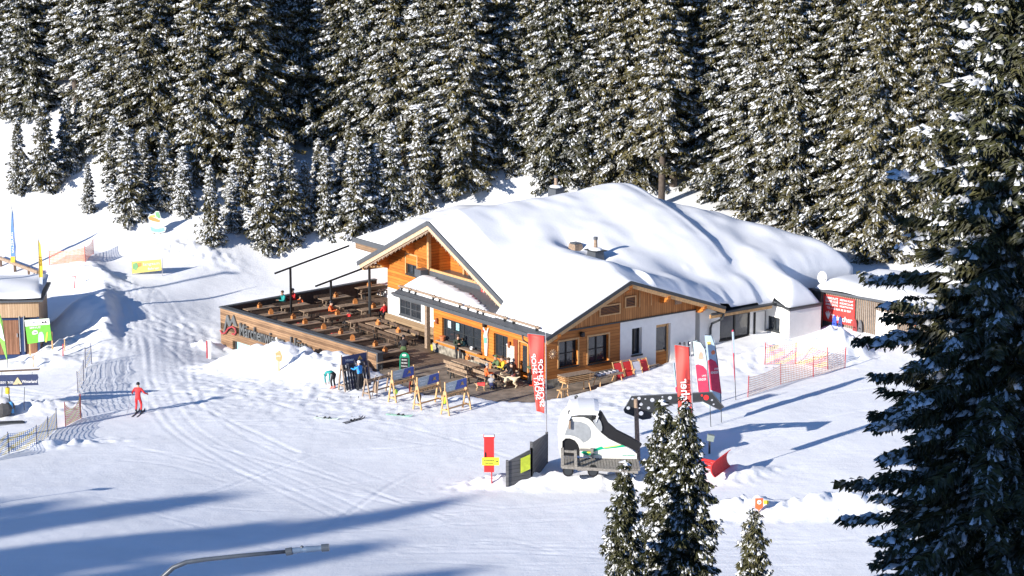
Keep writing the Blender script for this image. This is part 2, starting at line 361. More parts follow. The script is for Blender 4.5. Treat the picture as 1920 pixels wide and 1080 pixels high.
for dx in (0, 16, 41, 88):
    track([(185+dx, 480), (195+dx, 530), (235+dx*1.1, 590), (262+dx*1.1, 650), (270+dx*1.15, 720), (300+dx*1.3, 790), (380+dx*1.6, 850), (520+dx*2, 920), (640+dx*2.2, 975)], .04, .11)
track([(0, 405), (90, 440), (170, 462), (215, 480), (240, 505)], .05, .13); track([(0, 428), (100, 455), (190, 490), (205, 530)], .05, .13)
track([(215, 470), (250, 480), (236, 520), (260, 560), (300, 600)], .05, .12)
track([(300, 600), (345, 620), (372, 632), (330, 642), (300, 632)], .05, .12); track([(312, 640), (400, 636)], .05, .2); track([(310, 645), (345, 680), (355, 730), (390, 770), (560, 850)], .05, .13)
track([(0, 740), (100, 752), (160, 748)], .05, .2); track([(330, 700), (420, 720), (560, 770), (760, 800), (960, 860)], .04, .12)
track([(380, 930), (600, 850), (820, 800), (960, 790)], .04, .12); track([(600, 1000), (700, 930), (800, 880), (1000, 830)], .04, .12)
track([(960, 780), (1160, 770), (1400, 730), (1600, 690)], .04, .14); track([(980, 790), (1180, 790), (1420, 745), (1620, 700)], .04, .14)
track([(1300, 780), (1500, 745), (1700, 720)], .05, .14); track([(1350, 860), (1480, 800), (1620, 770)], .05, .14)
for k in range(26):
    x0 = rng.uniform(150, 900); y0 = rng.uniform(790, 1000); l = rng.uniform(120, 420); a = rng.uniform(-.35, .5)
    track([(x0, y0), (x0+l*.5, y0+l*.5*a*.5+rng.uniform(-8, 8)), (x0+l, y0+l*a*.6)], rng.uniform(.025, .045), rng.uniform(.09, .14))
for k in range(26):
    x0 = rng.uniform(500, 1500); y0 = rng.uniform(960, 1070); l = rng.uniform(150, 420)
    track([(x0, y0), (x0+l*.5, y0+rng.uniform(-8, 8)), (x0+l, y0+rng.uniform(-14, 14))], rng.uniform(.02, .04), rng.uniform(.09, .15))
for k in range(14):
    x0 = rng.uniform(185, 330); track([(x0, 520), (x0+rng.uniform(-5, 25), 600), (x0+rng.uniform(0, 40), 690), (x0+rng.uniform(10, 90), 770)], .03, .11)

def hfull(X, Y, detail=True):
    h = hbase(X, Y)
    rough = np.zeros(np.shape(X))
    for (a, b, ra, rb, an, hh, lu) in BUMPS:
        dx, dy = X-a, Y-b; p = dx*math.cos(an)+dy*math.sin(an); q = -dx*math.sin(an)+dy*math.cos(an)
        g = np.exp(-(np.abs(p/ra)**2.4 + np.abs(q/rb)**2.4)); h = h + g*hh
        if lu: rough = np.maximum(rough, g**.5*lu)
    if detail:
        # off-piste softness and hummocks on the hillside
        h = h + .22*(vnoise(X, Y, .25, 3)-.5)*np.clip((h-1.5)/2, 0, 1) + .5*(vnoise(X, Y, .12, 5)-.5)*np.clip((h-3)/2, 0, 1)
        h = h + rough*(.62*(vnoise(X, Y, 1.2, 1)-.5) + .62*(vnoise(X, Y, 2.8, 2)-.5) + .26*(vnoise(X, Y, 5.0, 4)-.5))
        h = h + .018*(vnoise(X, Y, 2.2, 8)-.5) + .05*(vnoise(X, Y, .35, 9)-.5)
        # trampled snow in front of the hut and beside the piste
        for (x, y, r_) in ((700, 745, 6), (420, 720, 6), (350, 600, 3.5), (120, 640, 3), (60, 740, 3.5), (1150, 760, 5), (1330, 700, 4)):
            p = at(x, y, 0); g = np.exp(-((X-p.x)**2+(Y-p.y)**2)/r_**2); h = h + g*(.10*(vnoise(X, Y, 2.3, 11)-.5) + .07*(vnoise(X, Y, 4.6, 12)-.5))
        for Q, dp, wd in TRK:
            qx = [q[0] for q in Q]; qy = [q[1] for q in Q]
            sel = (X > min(qx)-1) & (X < max(qx)+1) & (Y > min(qy)-1) & (Y < max(qy)+1)
            if not sel.any(): continue
            xs, ys = X[sel], Y[sel]; d = np.full(xs.shape, 9.)
            for i in range(len(Q)-1): d = np.minimum(d, seg_d(xs, ys, Q[i], Q[i+1]))
            h[sel] += .5*(-dp*np.exp(-(d/wd)**2) + dp*.6*np.exp(-((d-wd*2)/wd)**2))
    # keep the ground below terrace, patio and house floors; a trodden edge round the patio
    sp = sdist(X, Y, PATIO); k = np.clip(sp/.8, 0, 1); h = np.where(sp < 0, np.minimum(h, -.12), h*k + (1-k)*np.maximum(h, .0)*1.0)
    h = np.where((sp >= 0) & (sp < .9) & (h < .03) & (sdist(X, Y, TERR) > .5), .03 + .05*np.clip(sp, 0, 1), h)
    st = sdist(X, Y, TERR); h = np.where((st < -.05) | ((st < .4) & (sp < .4)), np.minimum(h, -.25), h)
    sh = sdist(X, Y, HOUSE); h = np.where(sh < -.3, np.minimum(h, -.3), h)
    return h
def gz(X, Y): return float(hfull(np.array([X]), np.array([Y]), False)[0])
def ground(x, y):
    """place on the snow seen at photo pixel x, y"""
    d = ray(x, y); Ys = np.arange(60, 300, .25); t = Ys/d[1]; Xs = d[0]*t; Zr = CAM_H + d[2]*t
    h = hfull(Xs, Ys, False); k = int(np.argmax(Zr < h)); k = max(k, 1)
    f = (Zr[k-1]-h[k-1])/((Zr[k-1]-h[k-1])-(Zr[k]-h[k])); Yv = Ys[k-1]+.25*f; t = Yv/d[1]
    return Vector((d[0]*t, Yv, gz(d[0]*t, Yv)))
def axis(lo, a, b, hi, st, grow=1.25):
    mid = list(np.arange(a, b, st)); L_ = []; x = a; s = st
    while x > lo: s *= grow; x -= s; L_.append(x)
    x = mid[-1]; s = st; Rr = []
    while x < hi: s *= grow; x += s; Rr.append(x)
    return np.array(L_[::-1] + mid + Rr)
gx = axis(-420, -37, 31, 420, .15); gy = axis(-160, 97, 166, 520, .17, 1.06)
GX, GY = np.meshgrid(gx, gy); GH = hfull(GX.ravel(), GY.ravel()).reshape(GX.shape)
me = bpy.data.meshes.new('snow_field'); nx, ny = len(gx), len(gy)
co = np.stack([GX.ravel(), GY.ravel(), GH.ravel()], 1).astype(np.float32)
idx = np.arange(nx*ny).reshape(ny, nx); q = np.stack([idx[:-1, :-1], idx[:-1, 1:], idx[1:, 1:], idx[1:, :-1]], -1).reshape(-1, 4)
def fast_mesh(me, co, faces_flat, nper, mids=None, smooth=True):
    me.vertices.add(len(co)); me.vertices.foreach_set('co', np.asarray(co, np.float32).ravel())
    n = len(faces_flat)//nper; me.loops.add(len(faces_flat)); me.loops.foreach_set('vertex_index', np.asarray(faces_flat, np.int32))
    me.polygons.add(n); me.polygons.foreach_set('loop_start', np.arange(0, n*nper, nper, dtype=np.int32))
    try: me.polygons.foreach_set('loop_total', np.full(n, nper, np.int32))
    except Exception: pass
    if mids is not None: me.polygons.foreach_set('material_index', np.asarray(mids, np.int32))
    me.polygons.foreach_set('use_smooth', np.full(n, smooth)); me.update(calc_edges=True); me.validate()
fast_mesh(me, co, q.ravel(), 4); me.materials.append(M_snow)
gr = me.attributes.new('groom', 'FLOAT', 'POINT')
hb = hbase(GX.ravel(), GY.ravel()); gr.data.foreach_set('value', np.clip(1.25-(np.maximum(hb, -.5))/1.6, 0.0, 1).astype(np.float32)*np.where(GY.ravel() > 90, 1, 0).astype(np.float32))
o = bpy.data.objects.new('snow_field', me); S.collection.objects.link(o); tag(o, 'groomed snow of the ski run and the hillside', kind='structure')

# patio and terrace floor
mb = MB(); mb.prism([(p[0], p[1], 0.0) for p in PATIO][::-1], (0, 0, -.3), M_pave)
tag(mb.build('patio'), 'wet brown paved patio in front of the hut', kind='structure')
mb = MB(); hpts = [(-26.9, -6.9), (-9.75, -5.6), (-9.0, -3.0), (-9.0, 0), (-12.0, 0), (-12, 1.7), (-19.7, 1.7), (-19.7, 6.3), (-28.7, 6.4)]
hp = [Vector((a, b, 0.02)) for a, b in hpts]
mb.prism(hp[::-1], (0, 0, -.4), M_deck)
o = mb.build('terrace_floor'); o.location = O; o.rotation_euler = (0, 0, HA); tag(o, 'dark timber deck of the sun terrace', kind='structure')
DZ = 0.02

# ------------------------------------------------------------------ the hut (local frame: x along the sunny front, y along the gable wall)
hut = thing('mountain_hut', O, 'large timber and white rendered mountain hut under a thick blanket of roof snow', 'house', HA)
def wall(mb, o, a, n, a0, a1, z0, z1, m, holes=(), reveal=.18, mr=None):
    """upright wall from a0 to a1 along direction a, z0..z1, front face towards n, with openings"""
    o = Vector(o); a = Vector(a); n = Vector(n); Z = Vector((0, 0, 1))
    As = sorted({a0, a1, *[h[0] for h in holes], *[h[1] for h in holes]}); Zs = sorted({z0, z1, *[h[2] for h in holes], *[h[3] for h in holes]})
    def P(s, z, d=0): return o + a*s + Z*z - n*d
    flip = a.cross(Z).dot(n) < 0
    def Q(p, q_, r, s_, mm): mb.add([p, q_, r, s_] if not flip else [p, s_, r, q_], [(0, 1, 2, 3)], mm)
    for i in range(len(As)-1):
        for j in range(len(Zs)-1):
            ca, cz = (As[i]+As[i+1])/2, (Zs[j]+Zs[j+1])/2
            if any(h[0] < ca < h[1] and h[2] < cz < h[3] for h in holes): continue
            Q(P(As[i], Zs[j]), P(As[i+1], Zs[j]), P(As[i+1], Zs[j+1]), P(As[i], Zs[j+1]), m)
    for h in holes:
        x0, x1, y0, y1 = h; r = reveal; mm = mr or m
        Q(P(x0, y0), P(x0, y1), P(x0, y1, r), P(x0, y0, r), mm); Q(P(x1, y0, r), P(x1, y1, r), P(x1, y1), P(x1, y0), mm)
        Q(P(x0, y1), P(x1, y1), P(x1, y1, r), P(x0, y1, r), mm); Q(P(x0, y0, r), P(x1, y0, r), P(x1, y0), P(x0, y0), mm)
def window(parent, o, a, n, x0, x1, z0, z1, depth=.16, cols=2, rows=2, fm=None, name='window', sill=True, trim=None, mull=.09, label=None, curtain=False):
    fm = fm or M_dark; o = Vector(o); a = Vector(a); n = Vector(n)
    f = MB(); t = .09
    def P(s, z, d): return o + a*s + Vector((0, 0, z)) - n*d
    d = depth - .03
    for (p, q_) in (((x0+t/2, z0), (x0+t/2, z1)), ((x1-t/2, z0), (x1-t/2, z1))): f.bar(P(p[0], p[1], d), P(q_[0], q_[1], d), t, .07, fm, up=n)
    for (p, q_) in (((x0+t, z0+t/2), (x1-t, z0+t/2)), ((x0+t, z1-t/2), (x1-t, z1-t/2))): f.bar(P(p[0], p[1], d), P(q_[0], q_[1], d), t, .066, fm, up=n)
    for i in range(1, cols):
        s = x0 + (x1-x0)*i/cols; f.bar(P(s, z0+t, d), P(s, z1-t, d), mull if i*2 == cols or cols == 3 else .04, .06, fm, up=n)
    for j in range(1, rows):
        s = z0 + (z1-z0)*j/rows; f.bar(P(x0+t, s, d), P(x1-t, s, d), .045, .055, fm, up=n)
    if sill: f.bar(P(x0-.05, z0-.02, -.03), P(x1+.05, z0-.02, -.03), .10, .05, fm, up=n)
    fo = f.build(name, parent, label=label)
    g = MB(); g.bar(P(x0+.03, (z0+z1)/2, depth+.0), P(x1-.03, (z0+z1)/2, depth+.0), (z1-z0)-.06, .012, M_glass, up=n)
    g.build('pane', fo)
    if trim:
        k = MB()
        for (p, q_) in (((x0-.05, z0), (x0-.05, z1+.1)), ((x1+.05, z0), (x1+.05, z1+.1))): k.bar(P(p[0], p[1], -.015), P(q_[0], q_[1], -.015), .1, .03, trim, up=n)
        k.bar(P(x0, z1+.05, -.015), P(x1, z1+.05, -.015), .1, .03, trim, up=n)
        k.build('frame', fo)
    return fo
EX, EY = Vector((1, 0, 0)), Vector((0, 1, 0))
# --- sunny front (faces -y)
mb = MB(); holes = [(-10.85, -6.6, .95, 2.35), (-5.3, -3.85, 1.0, 2.4), (-2.75, -1.75, .1, 2.35)]
wall(mb, (0, 0, 0), EX, -EY, -11.8, 0, .55, 3.25, M_orange, [h if h[2] > .5 else (h[0], h[1], .55, h[3]) for h in holes], .22)
mb.build('timber_wall', hut)
mb = MB()
wall(mb, (0, -.05, 0), EX, -EY, -11.85, 0.04, -.4, .55, M_stone, [(-2.75, -1.75, .02, .55)]); 
mb.add([(-11.85, -.05, .55), (0.04, -.05, .55), (0.04, .05, .55), (-11.85, .05, .55)], [(0, 1, 2, 3)], M_stone)
wall(mb, (0.05, 0, 0), EY, EX, -.05, 5.5, -.4, .5, M_stone)
mb.add([(.05, -.05, .5), (.05, 5.5, .5), (-.05, 5.5, .5), (-.05, -.05, .5)], [(0, 1, 2, 3)], M_stone)
mb.build('stone_base', hut)
window(hut, (0, 0, 0), EX, -EY, -10.85, -6.6, .95, 2.35, .2, 4, 2, label='wide serving window with dark frame', mull=.12)
window(hut, (0, 0, 0), EX, -EY, -5.3, -3.85, 1.0, 2.4, .2, 2, 2)
# entrance door
d = MB(); d.box((-2.25, .14, 1.22), (.92, .06, 2.24), M_orange); 
for s in (-2.72, -1.78): d.box((s, .06, 1.22), (.07, .2, 2.26), M_beam)
d.box((-2.25, .06, 2.39), (1.02, .2, .08), M_beam); do = d.build('door', hut, label='timber door with narrow glass')
g = MB(); g.box((-2.25, .1, 1.35), (.42, .03, 1.6), M_glass); g.build('pane', do)
h_ = MB(); h_.box((-1.95, .07, 1.1), (.05, .08, .18), M_dark); h_.build('handle', do)
# dark reddish recess post beside the door
mb = MB(); mb.box((-3.02, -.03, 1.45), (.42, .05, 1.9), mat('door_side_board', (.22, .05, .02), .6)); mb.build('side_board', hut)
# --- shaded gable wall (faces +x)
gw = [(0.93, 2.33, 1.1, 2.68), (3.12, 4.65, 1.02, 2.68)]
mb = MB(); wall(mb, (0, 0, 0), EY, EX, 0, 5.54, .5, 3.35, M_orange_shade, gw, .3, M_orange); mb.build('timber_wall', hut)
for h in gw: window(hut, (0, 0, 0), EY, EX, *h, .26, 2, 2, M_black, trim=M_beam)
ww = [(6.44, 7.22, 1.08, 2.75), (8.33, 9.47, .05, 2.72)]
mb = MB(); wall(mb, (.02, 0, 0), EY, EX, 5.54, 11.45, -.4, 3.35, M_white, ww, .42)
wall(mb, (.02, 11.45, 0), -EX, EY, 0, 1.2, -.4, 3.35, M_white)
mb.add([(.02, 5.54, -.4), (.02, 5.54, 3.35), (-.1, 5.54, 3.35), (-.1, 5.54, -.4)], [(0, 1, 2, 3)], M_white)
mb.build('white_wall', hut)
window(hut, (.02, 0, 0), EY, EX, *ww[0], .34, 2, 1, M_black)
d = MB(); d.box((-.26, 8.9, .52), (.07, .98, .94), M_orange_shade); d.box((-.26, 8.9, 2.6), (.07, .98, .2), M_beam)
for s in (8.39, 9.41): d.box((-.24, s, 1.38), (.12, .12, 2.66), M_beam)
d.box((-.25, 8.9, 1.0), (.09, .9, .1), M_beam); do = d.build('door', hut, label='wooden door with large glass in white wall')
g = MB(); g.box((-.27, 8.9, 1.75), (.03, .9, 1.5), M_glass); g.build('pane', do)
h_ = MB(); h_.box((-.18, 9.25, 1.05), (.08, .05, .18), M_dark); h_.build('handle', do)
mb = MB(); mb.box((.6, 8.9, .0), (1.1, 1.5, .12), M_log); mb.build('door_step', hut)
# gable boarding, upright boards over both, standing proud
RA, RB = 5.64, 5.92; SL, SR = .42, .335      # gable roof: ridge y, ridge z, slopes
def zB(y): return RB - (SL*(RA-y) if y < RA else SR*(y-RA))
def gpoly(x, y0, y1, zb, drop=.36):
    return [(x, y0, max(zb, 0)), (x, y1, zb), (x, y1, max(zB(y1)-drop, zb+.01)), (x, RA, zB(RA)-drop), (x, y0, max(zB(y0)-drop, zb+.01))]
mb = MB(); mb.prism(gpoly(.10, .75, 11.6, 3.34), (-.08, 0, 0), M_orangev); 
mb.prism([(.0, 0, 3.2), (.0, .75, 3.2), (.0, .75, zB(.75)-.36), (.0, 0, zB(0)-.3)], (-.05, 0, 0), M_orange_shade)
mb.build('gable_boarding', hut)
mb = MB(); mb.bar((.13, .7, 3.32), (.13, 11.6, 3.32), .06, .07, M_dark); mb.build('drip_rail', hut)
for (y0, y1, z0, z1, nl, lab) in ((3.9, 5.35, 3.93, 4.42, 6, 'wide louvred vent'), (5.85, 6.55, 4.2, 4.75, 6, 'small louvred vent')):
    mb = MB(); mb.box((.11, (y0+y1)/2, (z0+z1)/2), (.03, y1-y0, z1-z0), M_black)
    for s in (y0-.04, y1+.04): mb.box((.14, s, (z0+z1)/2), (.07, .08, z1-z0+.16), M_beam)
    for s in (z0-.04, z1+.04): mb.box((.14, (y0+y1)/2, s), (.07, y1-y0, .08), M_beam)
    for k in range(nl): mb.box((.14, (y0+y1)/2, z0+(z1-z0)*(k+.5)/nl), (.03, y1-y0, .022), M_orange_shade)
    mb.build('louvre', hut, label=lab)
mb = MB(); mb.box((.12, 7.35, 4.55), (.05, .9, .95), M_orangev)
for s in (6.9, 7.8): mb.box((.15, s, 4.55), (.04, .05, 1.0), M_beam)
mb.build('hatch', hut)
mb = MB(); mb.box((.13, 9.95, 4.05), (.06, .5, .4), M_log); mb.build('louvre', hut, label='small lattice vent')
# --- gable roof slabs (front part) and white-edged fascia
def slab(mb, p0, p1, p2, p3, th, m, me_=None):
    P4 = [Vector(p) for p in (p0, p1, p2, p3)]; n = (P4[1]-P4[0]).cross(P4[2]-P4[0]).normalized()
    if n.z < 0: n = -n
    lo = [p - n*th for p in P4]
    mb.add(P4 + lo, [(0, 1, 2, 3), (7, 6, 5, 4), (0, 4, 5, 1), (1, 5, 6, 2), (2, 6, 7, 3), (3, 7, 4, 0)], me_ or m)
mb = MB(); XB = .85
slab(mb, (XB, RA, RB), (XB, -.6, zB(-.6)), (-6.4, -.6, zB(-.6)), (-6.4, RA, RB), .16, M_grey)
slab(mb, (XB, RA, RB), (-8.5, RA, RB), (-8.5, 13.1, zB(13.1)), (XB, 13.1, zB(13.1)), .16, M_grey)
slab(mb, (-6.41, 1.69, zB(1.69)), (-6.41, -.6, zB(-.6)), (-15.35, -.6, zB(-.6)), (-15.35, 1.69, zB(1.69)), .16, M_grey)
ro = mb.build('roof', hut)
mb = MB()
for (y0, y1) in ((-.62, RA), (RA, 13.15)):
    n = 1; mb.bar((XB+.03, y0, zB(y0)-.08), (XB+.03, y1, zB(y1)-.08), .05, .2, M_dark)
    mb.bar((XB-.02, y0+.02, zB(y0)-.30), (XB-.02, y1, zB(y1)-.30), .06, .24, M_beam)
mb.build('verge_board', hut)
mb = MB()      # soffit boards, brackets
slab(mb, (XB-.06, RA, RB-.2), (XB-.06, -.4, zB(-.4)-.2), (0.1, -.4, zB(-.4)-.2), (0.1, RA, RB-.2), .04, M_orange)
slab(mb, (XB-.06, RA, RB-.2), (0.1, RA, RB-.2), (0.1, 13.0, zB(13)-.2), (XB-.06, 13.0, zB(13)-.2), .04, M_orange)
mb.build('soffit', hut)
for y in (.3, RA, 8.6, 11.5):
    mb = MB(); z = zB(y)-.5
    poly = [(0, y-.11, z+.22), (.78, y-.11, z+.22), (.78, y-.11, z+.06), (.66, y-.11, z-.02), (.62, y-.11, z-.12), (.5, y-.11, z-.16), (.42, y-.11, z-.26), (0, y-.11, z-.3)]
    mb.prism([(a+.12, b, c_) for a, b, c_ in poly], (0, .22, 0), M_orange); mb.build('bracket', hut)
# gutter along the sunny front with downpipe, and snow-guard logs
mb = MB(); mb.bar((-15.5, -.68, zB(-.6)-.12), (.8, -.68, zB(-.6)-.12), .16, .15, M_grey); mb.bar((-15.5, -.585, zB(-.6)-.18), (.8, -.585, zB(-.6)-.18), .03, .28, M_grey)
mb.tube([(-1.45, -.7, zB(-.6)-.2), (-1.45, -.62, 2.75), (-1.45, -.12, 2.4), (-1.45, -.12, .1)], .05, M_grey); mb.build('gutter', hut)
for (a, b) in ((-15.2, -13.7), (-13.6, -11.0), (-10.9, -8.1), (-7.8, -6.2), (-6.2, -3.4), (-3.1, -.2)):
    mb = MB(); z = zB(-.35)+.26; mb.tube([(a, -.36, z), ((a+b)/2, -.35, z+.01), (b, -.36, z)], .075, M_log, 9)
    for s in (a+.3, b-.3): mb.box((s, -.32, z-.08), (.05, .2, .32), M_dark)
    mb.build('snow_guard_log', hut)
# pent roof post and white lower wall
mb = MB(); mb.box((-12.65, .1, 1.55), (.26, .26, 3.2), M_log); mb.build('post', hut)
mb = MB(); mb.bar((-15.2, .1, 3.14), (-.3, .1, 3.14), .18, .12, M_beam); mb.build('eaves_beam', hut)
wl = [(-18.3, -15.75, 1.0, 2.1)]
mb = MB(); wall(mb, (0, 1.7, 0), EX, -EY, -19.7, -11.8, -.3, 2.58, M_white, wl, .12, M_grey)
wall(mb, (-11.82, 0, 0), EY, -EX, 0, 1.7, -.3, 3.2, M_white); mb.build('white_wall', hut)
window(hut, (0, 1.7, 0), EX, -EY, *wl[0], .1, 4, 2, M_grey, mull=.14)
mb = MB(); mb.box((-16.0, 1.42, .45), (7.2, .08, .9), M_bench, rot=Matrix.Rotation(-.12, 3, 'X')); mb.box((-16.0, 1.1, .42), (7.2, .5, .06), M_bench)
for s in (-19.2, -17, -15, -13): mb.box((s, 1.1, .2), (.08, .4, .4), M_log)
mb.build('wall_bench', hut, label='long boarded bench along white wall')
# --- big front gable, upper storey (faces -y)
AX, AZ, AS = -13.1, 8.05, .47
def zA(x): return AZ - AS*abs(x-AX)
YW = 1.7; upw = (-17.45, -16.2, 3.85, 5.15)
def gable_wall(x0, x1, z0, y, m, holes=(), drop=.4, th=.1):
    mb = MB(); top = min(zA(x0), zA(x1))-drop
    wall(mb, (0, y, 0), EX, -EY, x0, x1, z0, top, m, holes, .2)
    hi = [(x0, y, top), (x1, y, top), (x1, y, zA(x1)-drop)] + ([(AX, y, AZ-drop)] if x0 < AX < x1 else []) + [(x0, y, zA(x0)-drop)]
    hi = [p for i, p in enumerate(hi) if i == 0 or (Vector(p)-Vector(hi[i-1])).length > .01]
    if len(hi) >= 3 and (Vector(hi[0])-Vector(hi[-1])).length < .01: hi.pop()
    mb.prism(hi, (0, th, 0), m); return mb
mb = gable_wall(-19.7, -14.75, 2.58, YW, M_orange, [upw]); 
wall(mb, (-19.7, 0, 0), EY, -EX, YW, 9, -.3, 4.6, M_orange)
mb.build('timber_wall', hut)
window(hut, (0, YW, 0), EX, -EY, *upw, .16, 2, 2, trim=M_beam)
mb = gable_wall(-14.7, -5.2, 3.2, 3.3, M_orange); mb.build('timber_wall', hut)
mb = MB(); mb.add([(-14.72, YW, 3.3), (-14.72, 3.3, 3.3), (-14.72, 3.3, zA(-14.7)-.3), (-14.72, YW, zA(-14.7)-.3)], [(0, 1, 2, 3)], M_orange); mb.build('timber_wall', hut)
for (x0, x1) in ((-12.6, -11.0), (-10.85, -9.4)):
    window(hut, (0, 3.3, 0), EX, -EY, x0, x1, 4.45, min(6.3, zA(x1)-.5), -.08, 2, 2, M_grey, name='balcony_door', sill=False)
mb = MB(); mb.box((-14.75, YW-.03, 5.4), (.2, .2, 3.5), M_beam); mb.box((-13.0, 3.2, 5.5), (.16, .16, 3.2), M_beam); mb.build('corner_post', hut)
mb = MB(); mb.bar((-14.5, 1.62, 4.62), (-6.2, 1.62, 4.62), .12, .14, M_beam); 
mb.build('balcony_rail', hut)
mb = MB(); mb.box((-10.2, 2.45, 4.3), (9.0, 1.6, .12), M_grey); mb.box((-15.0, 1.35, 4.35), (.7, .8, .5), M_grey); mb.build('balcony_floor', hut)
mb = MB(); slab(mb, (-14.6, YW-.1, 4.16), (-6.6, YW-.1, 4.16), (-6.6, YW-.1, 4.58), (-14.6, YW-.1, 4.58), .02, M_grey); mb.build('balcony_upstand', hut)
mb = MB(); XL, XR = -21.5, -4.95; YF, YBk = .5, 16.2
slab(mb, (AX, YF, AZ), (XL, YF, zA(XL)), (XL, YBk, zA(XL)), (AX, YBk, AZ), .18, M_grey)
slab(mb, (AX, YF, AZ), (AX, YBk, AZ), (XR, YBk, zA(XR)), (XR, YF, zA(XR)), .18, M_grey)
mb.build('roof', hut)
mb = MB()
for x1 in (XL, XR):
    s = 1 if x1 > AX else -1
    mb.bar((AX, YF-.03, AZ-.10), (x1, YF-.03, zA(x1)-.10), .05, .28, M_grey)
    mb.bar((AX, YF+.02, AZ-.38), (x1-s*.25, YF+.02, zA(x1-s*.25)-.38), .06, .26, M_paleb)
    nt_ = 46; xa = [AX + (x1-s*.7-AX)*i/nt_ for i in range(nt_+1)]
    for i in range(nt_): a_, b_q = xa[i], xa[i+1]; m_q = (a_+b_q)/2; mb.prism([(a_, YF+.08, zA(a_)-.48), (b_q, YF+.08, zA(b_q)-.48), (b_q, YF+.08, zA(b_q)-.6), (m_q, YF+.08, zA(m_q)-(.68+.05*(i % 3))), (a_, YF+.08, zA(a_)-.6)], (0, .05, 0), M_log)
mb.build('verge_board', hut)
mb = MB()
slab(mb, (AX, YF+.1, AZ-.24), (XL+.3, YF+.1, zA(XL+.3)-.24), (XL+.3, 7, zA(XL+.3)-.24), (AX, 7, AZ-.24), .04, M_orange)
slab(mb, (AX, YF+.1, AZ-.24), (AX, 3.4, AZ-.24), (XR-.3, 3.4, zA(XR-.3)-.24), (XR-.3, YF+.1, zA(XR-.3)-.24), .04, M_orange)
mb.build('soffit', hut)
for x in (-19.6, -16.6, AX):
    mb = MB(); z = zA(x)-.62
    poly = [(x-.12, YW, z+.3), (x-.12, YF+.12, z+.3), (x-.12, YF+.12, z+.1), (x-.12, YF+.3, z), (x-.12, YF+.4, z-.16), (x-.12, YF+.7, z-.24), (x-.12, YF+.8, z-.4), (x-.12, YW, z-.5)]
    mb.prism(poly, (.24, 0, 0), M_orange); mb.build('bracket', hut)
mb = MB(); mb.bar((-21.2, .75, zA(-21.2)-.5), (-21.2, 7, zA(-21.2)-.5), .2, .3, M_beam); mb.bar((-20.6, .62, 4.0), (-19.75, 1.5, 4.0), .14, .18, M_beam)
mb.build('eaves_beam', hut)
mb = MB(); mb.box((-20.75, .95, 1.95), (.13, .13, 3.9), M_dark); mb.build('post', hut, label='slim black steel post under left eave')
# --- back wing: wall with big window, entrance niche, flat white block on the right
mb = MB(); wb_ = [(13.75, 16.25, .95, 2.5)]
wall(mb, (-.3, 0, 0), EY, EX, 12.1, 17.6, -.5, 3.1, M_white, wb_, .12)
wall(mb, (-1.3, 0, 0), EY, EX, 11.45, 12.15, -.4, 3.0, M_white)
wall(mb, (-.3, 12.1, 0), -EX, -EY, 0, 1.0, -.4, 3.0, M_white); mb.build('white_wall', hut)
window(hut, (-.3, 0, 0), EY, EX, *wb_[0], .1, 2, 1, M_black, mull=.12, label='large dark window of the back wing')
mb = MB(); sw = (-.15, .98, 1.2, 2.1)   # along x
wall(mb, (0, 17.6, 0), EX, -EY, -.3, 1.85, -.5, 2.86, M_white, [sw], .2)
wall(mb, (1.85, 0, 0), EY, EX, 17.6, 20.3, -.5, 2.86, M_white); mb.build('white_wall', hut)
window(hut, (0, 17.6, 0), EX, -EY, *sw, .16, 2, 1, M_dark)
mb = MB(); mb.box((-.28, 17.05, 1.25), (.06, .8, 2.3), M_white); mb.box((-.28, 16.6, 1.2), (.1, .13, 2.4), M_black); mb.box((-.28, 17.48, 1.2), (.08, .04, 2.4), M_black)
mb.build('door', hut, label='narrow white side door with black frame')
mb = MB(); slab(mb, (.55, 13.0, 3.02), (.55, 17.55, 3.02), (-2, 17.55, 3.4), (-2, 13.0, 3.4), .1, M_dark); mb.bar((.52, 12.2, 2.84), (.52, 17.3, 2.84), .1, .24, M_beam)
mb.bar((.66, 12.2, 3.0), (.66, 17.5, 3.0), .14, .12, M_dark)
mb.tube([(.66, 13.2, 2.95), (.62, 13.15, 2.6), (-.1, 12.9, 2.2), (-.16, 12.85, 1.9), (-.16, 12.85, .1)], .075, M_dark); mb.build('porch_roof', hut)
mb = MB(); mb.bar((-2.2, 17.57, 2.9), (1.95, 17.57, 2.9), .1, .1, M_dark); mb.bar((1.9, 17.52, 2.9), (1.9, 20.3, 2.9), .1, .1, M_dark); mb.build('roof_trim', hut)
mb = MB(); zF = lambda x: min(2.75 + .20*(1.9-x), 5.6)
slab(mb, (1.9, 17.55, 2.85), (1.9, 20.3, 2.85), (-1.2, 20.3, 3.45), (-1.2, 17.55, 3.45), .14, M_grey); slab(mb, (-1.25, 17.55, 3.4), (-1.25, 26, 3.4), (-12, 26, 4.0), (-12, 17.55, 4.0), .14, M_grey); mb.build('roof', hut)
